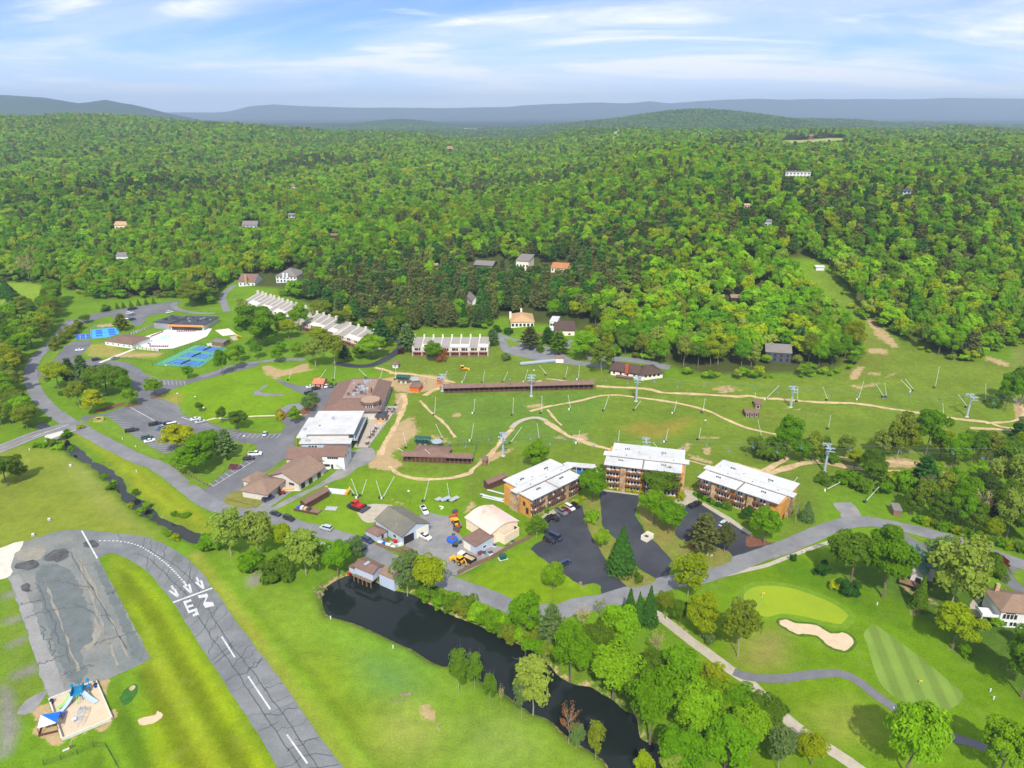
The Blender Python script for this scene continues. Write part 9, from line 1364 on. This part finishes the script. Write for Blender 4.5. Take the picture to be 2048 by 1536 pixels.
                # = FOREST
def forest():
 r = np.random.RandomState(21); pts = []
 for y0, y1, sp in ((380, 1000, 8.2), (1000, 1900, 9.6), (1900, 3300, 11.0), (3300, 5600, 14.5)):
  ny = int((y1 - y0) / sp)
  for j in range(ny):
   y = y0 + (j + .5) * sp; xm = .86 * y + 70; n = int(2 * xm / sp)
   xs = -xm + (np.arange(n) + .5) * sp + r.uniform(-.46, .46, n) * sp; ys = y + r.uniform(-.46, .46, n) * sp
   pts.append(np.c_[xs, ys, np.full(n, sp)])
 eg = resample(fb_w, 2.6); eg = eg + r.uniform(-1, 1, eg.shape) * 2.2 + np.array([0, 1.5]); eg = eg[r.uniform(size=len(eg)) < .55]; eg = eg[(np.abs(eg[:, 0]) < .8 * eg[:, 1] + 70)]; ne = len(eg)
 p = np.vstack([np.c_[eg, np.full(ne, 3.0)]] + pts); p = p[inside(p[:, 0], p[:, 1], forest_poly)]
 xx, yy = np.meshgrid(np.arange(-420, 460, 7.5), np.arange(140, 620, 7.5)); xx = xx.ravel() + r.uniform(-3, 3, xx.size); yy = yy.ravel() + r.uniform(-3, 3, yy.size); sd = np.zeros(xx.size, bool)
 for q in ([(2085, 900), (2700, 900), (2700, 1085), (2200, 1120), (2085, 1095)], [(2110, 1260), (2700, 1260), (2700, 1500), (2110, 1480)], [(-35, 590), (-400, 590), (-400, 890), (-35, 865)], [(2090, 720), (2600, 720), (2600, 830), (2100, 815)]): sd |= inside(xx, yy, PP(q))
 p = np.vstack([p, np.c_[xx, yy, np.full(xx.size, 7.5)][sd]])
 p = p[~inside(p[:, 0], p[:, 1], field_w)]
 for cx, cy, rad in CLEAR:
  p = p[np.hypot(p[:, 0] - cx, (p[:, 1] - cy) * .8) > rad]
 for c in HOUSE_XY:      # keep trunks out of houses
  p = p[np.hypot(p[:, 0] - c[0], p[:, 1] - c[1]) > c[2] + 2]
 tx = np.array([(a, b, c) for a, b, c in tree_xy if b > 380])
 near = p[:, 1] < 760; keep = np.ones(len(p), bool)
 for a, b, c in tx: keep[near] &= np.hypot(p[near, 0] - a, p[near, 1] - b) > 3.4
 p = p[keep]; n = len(p); x, y, sp = p.T
 pine = .10 + .55 * np.clip(vnoise(x, y, 70, 31) * 1.5 - .35, 0, 1)
 def belt(px, py, sx, sy, a):
  q = P(px, py, 10); return a * np.exp(-((x - q[0]) / sx) ** 2 - ((y - q[1]) / sy) ** 2)
 pine = np.clip(pine + belt(820, 575, 110, 90, .7) + belt(1000, 580, 110, 90, .65) + belt(1120, 560, 80, 80, .5) + belt(1780, 420, 130, 140, .5) + belt(1250, 470, 120, 90, .3) - belt(1480, 640, 130, 130, .9) - belt(1950, 600, 160, 100, .35) - belt(250, 520, 200, 120, .3), .03, .93)
 isp = r.uniform(size=n) < pine
 pal = np.array([TINT['g'], TINT['l'], TINT['m'], TINT['y'], TINT['o'], TINT['p'], T(84, 146, 30)]); w = np.array([.24, .24, .15, .13, .09, .06, .09]); w /= w.sum()
 bias = vnoise(x, y, 45, 77)[:, None] + .6 * vnoise(x, y, 160, 78)[:, None]
 ci = r.choice(len(pal), n, p=w); tint = pal[ci] * (1 + .12 * bias)
 pp = np.array([TINT['k'], TINT['n'], TINT['d'], TP(98, 112, 64)]) * 1.28; pt = pp[r.choice(4, n, p=[.34, .3, .2, .16])]
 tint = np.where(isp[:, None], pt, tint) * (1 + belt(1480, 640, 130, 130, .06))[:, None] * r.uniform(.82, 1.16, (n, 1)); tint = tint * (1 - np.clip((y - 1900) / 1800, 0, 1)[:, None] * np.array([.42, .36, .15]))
 sc = (r.uniform(.78, 1.2, n) + .45 * (r.uniform(size=n) > .86)) * np.where(sp > 8, sp / 8.6, 1.0) ** .92
 hz = r.uniform(.85, 1.42, n) * np.where(sp > 8, (sp / 8.6) ** .35, 1.0); und = sp < 4; uf = r.uniform(.2, .75, n); sc = np.where(und, uf * 1.15, sc); hz = np.where(und, uf * .8, hz); isp = isp & ~und
 for hx, hy, hw, e, td in VIEW:
  dd = hy - y; mm = (dd > 0) & (dd < 330) & (np.abs(x - hx * y / hy) < hw + 3); hz[mm] = np.minimum(hz[mm], np.maximum((e * .35 + dd[mm] * td + hbase(np.array([hx]), np.array([hy]))[0] - hbase(x[mm], y[mm])) / 15.0, .12)); sc[mm] = np.minimum(sc[mm], hz[mm] * 1.1 + .25)
 dist = np.hypot(x, y); z = hbase(x, y) - (dist ** 2) / (2 * 6371000.0) * (y > 3000) * .6
 order = np.argsort(dist); ntree = max(0, 300 - sum(1 for o in COL.objects if o.parent is None and o.get('category') == 'tree'))
 px = CX + x / np.maximum(y * CP - (z - CH) * SP, 1) * FPX; vis = (px > -20) & (px < 2068)
 edge = pdist(x, y, fb_w, False); ok = vis & (edge < 22) & ~und; order = [i for i in order if ok[i]][:ntree]
 single = np.zeros(n, bool); single[order] = True
 for i in order:
  k = 'P' if isp[i] else ('S' if ci[i] in (4, 5) else 'D')
  side = 'left' if px[i] < 700 else ('middle' if px[i] < 1340 else ('right' if px[i] < 1740 else 'far right'))
  plant(k, (x[i], y[i], z[i]), 14.5 * hz[i], 5.0 * sc[i] * .92, tuple(tint[i]), {'P': 'dark pine', 'S': 'pale open tree', 'D': 'green broadleaf tree'}[k] + ' at the front edge of the %s forest' % side, 'trees along the front edge of the forest')
 m = ~single; x, y, z, sp, isp, tint, sc, hz, ci = x[m], y[m], z[m], sp[m], isp[m], tint[m], sc[m], hz[m], ci[m]; n = len(x)
 src = bpy.data.collections.new('forest_sources'); names = []
 def add(me): o = bpy.data.objects.new('source_%02d' % len(names), me); src.objects.link(o); names.append(o)
 def dec(seed, nl, size, lobes, lob): q, nn, s = crown_decid(seed, nl, 5, 5, 8.2, lobes, size, lob=lob, coh=.24); return leaves('forest_crown', q, nn, s, M_LEAF, seed)
 for k in range(5): add(dec(600 + k, 1100, (.75, 1.25), 16, (1.5, 2.5)))
 for k in range(2): add(dec(620 + k, 800, (.55, 1.0), 20, (1.2, 2.0)))
 def pin(seed, m_):
  rr = np.random.RandomState(seed); t = rr.uniform(0, 1, m_) ** .7; a = rr.uniform(0, 6.283, m_); ly = np.floor(t * 9) / 9; rad = (1 - ly * .82) ** .6 * 4.0 * rr.uniform(.25, 1, m_) ** .5
  return leaves('forest_pine', np.c_[np.cos(a) * rad, np.sin(a) * rad, 3.0 + t * 11.0], np.c_[rr.normal(size=m_) * .6, rr.normal(size=m_) * .6, np.ones(m_)], rr.uniform(.8, 1.4, m_), M_NEEDLE, seed, 1.2, (.6, 1.2))
 for k in range(2): add(pin(640 + k, 620))
 for k in range(4): add(dec(650 + k, 380, (1.2, 2.0), 10, (1.8, 2.8)))
 for k in range(2): add(pin(660 + k, 240))
 for k in range(3): add(dec(670 + k, 150, (1.8, 3.0), 7, (2.0, 3.0)))
 add(pin(680, 90))
 idx = np.where(y < 1000, np.where(isp, 7 + r.randint(0, 2, n), np.where((ci >= 4) & (ci <= 5), 5 + r.randint(0, 2, n), r.randint(0, 5, n))), np.where(y < 2000, np.where(isp, 13 + r.randint(0, 2, n), 9 + r.randint(0, 4, n)), np.where(isp, 18, 15 + r.randint(0, 3, n))))
 me = bpy.data.meshes.new('forest'); me.vertices.add(n); me.vertices.foreach_set('co', np.c_[x, y, z].ravel())
 def attr(nm, ty, key, d): a = me.attributes.new(nm, ty, 'POINT'); a.data.foreach_set(key, np.ascontiguousarray(d).ravel())
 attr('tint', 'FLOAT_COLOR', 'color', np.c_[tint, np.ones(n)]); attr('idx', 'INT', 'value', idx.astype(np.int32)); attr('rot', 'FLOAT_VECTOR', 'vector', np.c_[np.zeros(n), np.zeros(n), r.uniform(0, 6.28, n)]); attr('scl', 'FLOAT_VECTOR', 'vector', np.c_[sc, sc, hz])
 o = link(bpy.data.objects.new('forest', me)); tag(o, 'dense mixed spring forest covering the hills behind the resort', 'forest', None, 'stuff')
 g = bpy.data.node_groups.new('forest_scatter', 'GeometryNodeTree'); g.interface.new_socket('Geometry', in_out='INPUT', socket_type='NodeSocketGeometry'); g.interface.new_socket('Geometry', in_out='OUTPUT', socket_type='NodeSocketGeometry')
 gi, go = N(g, 'NodeGroupInput'), N(g, 'NodeGroupOutput'); ip = N(g, 'GeometryNodeInstanceOnPoints'); cinf = N(g, 'GeometryNodeCollectionInfo'); cinf.inputs['Collection'].default_value = src; cinf.inputs['Separate Children'].default_value = True; cinf.inputs['Reset Children'].default_value = True
 def na(nm, ty): q = N(g, 'GeometryNodeInputNamedAttribute', data_type=ty); q.inputs['Name'].default_value = nm; return q.outputs[0]
 L(g, gi.outputs[0], ip.inputs['Points']); L(g, cinf.outputs[0], ip.inputs['Instance']); ip.inputs['Pick Instance'].default_value = True
 L(g, na('idx', 'INT'), ip.inputs['Instance Index']); L(g, na('rot', 'FLOAT_VECTOR'), ip.inputs['Rotation']); L(g, na('scl', 'FLOAT_VECTOR'), ip.inputs['Scale']); L(g, ip.outputs[0], go.inputs[0])
 md = o.modifiers.new('scatter', 'NODES'); md.node_group = g
 print('forest', n, 'single', len(order))
forest()
                # = HAZE
def haze():
 mb = MB().box(-26000, 26000, -800, 24000, -60, 520); m = bpy.data.materials.new('haze'); m.use_nodes = True; t = m.node_tree; t.nodes.remove(t.nodes['Principled BSDF'])
 v = N(t, 'ShaderNodeVolumePrincipled'); v.inputs['Color'].default_value = (.62, .79, 1.0, 1); v.inputs['Density'].default_value = HAZE_D; v.inputs['Anisotropy'].default_value = 0.0
 L(t, v.outputs[0], t.nodes['Material Output'].inputs['Volume']); o = mb.build('haze', m); tag(o, 'pale blue haze in the air over the valley', 'haze', None, 'stuff')
HAZE_D = 8.5e-5
haze()
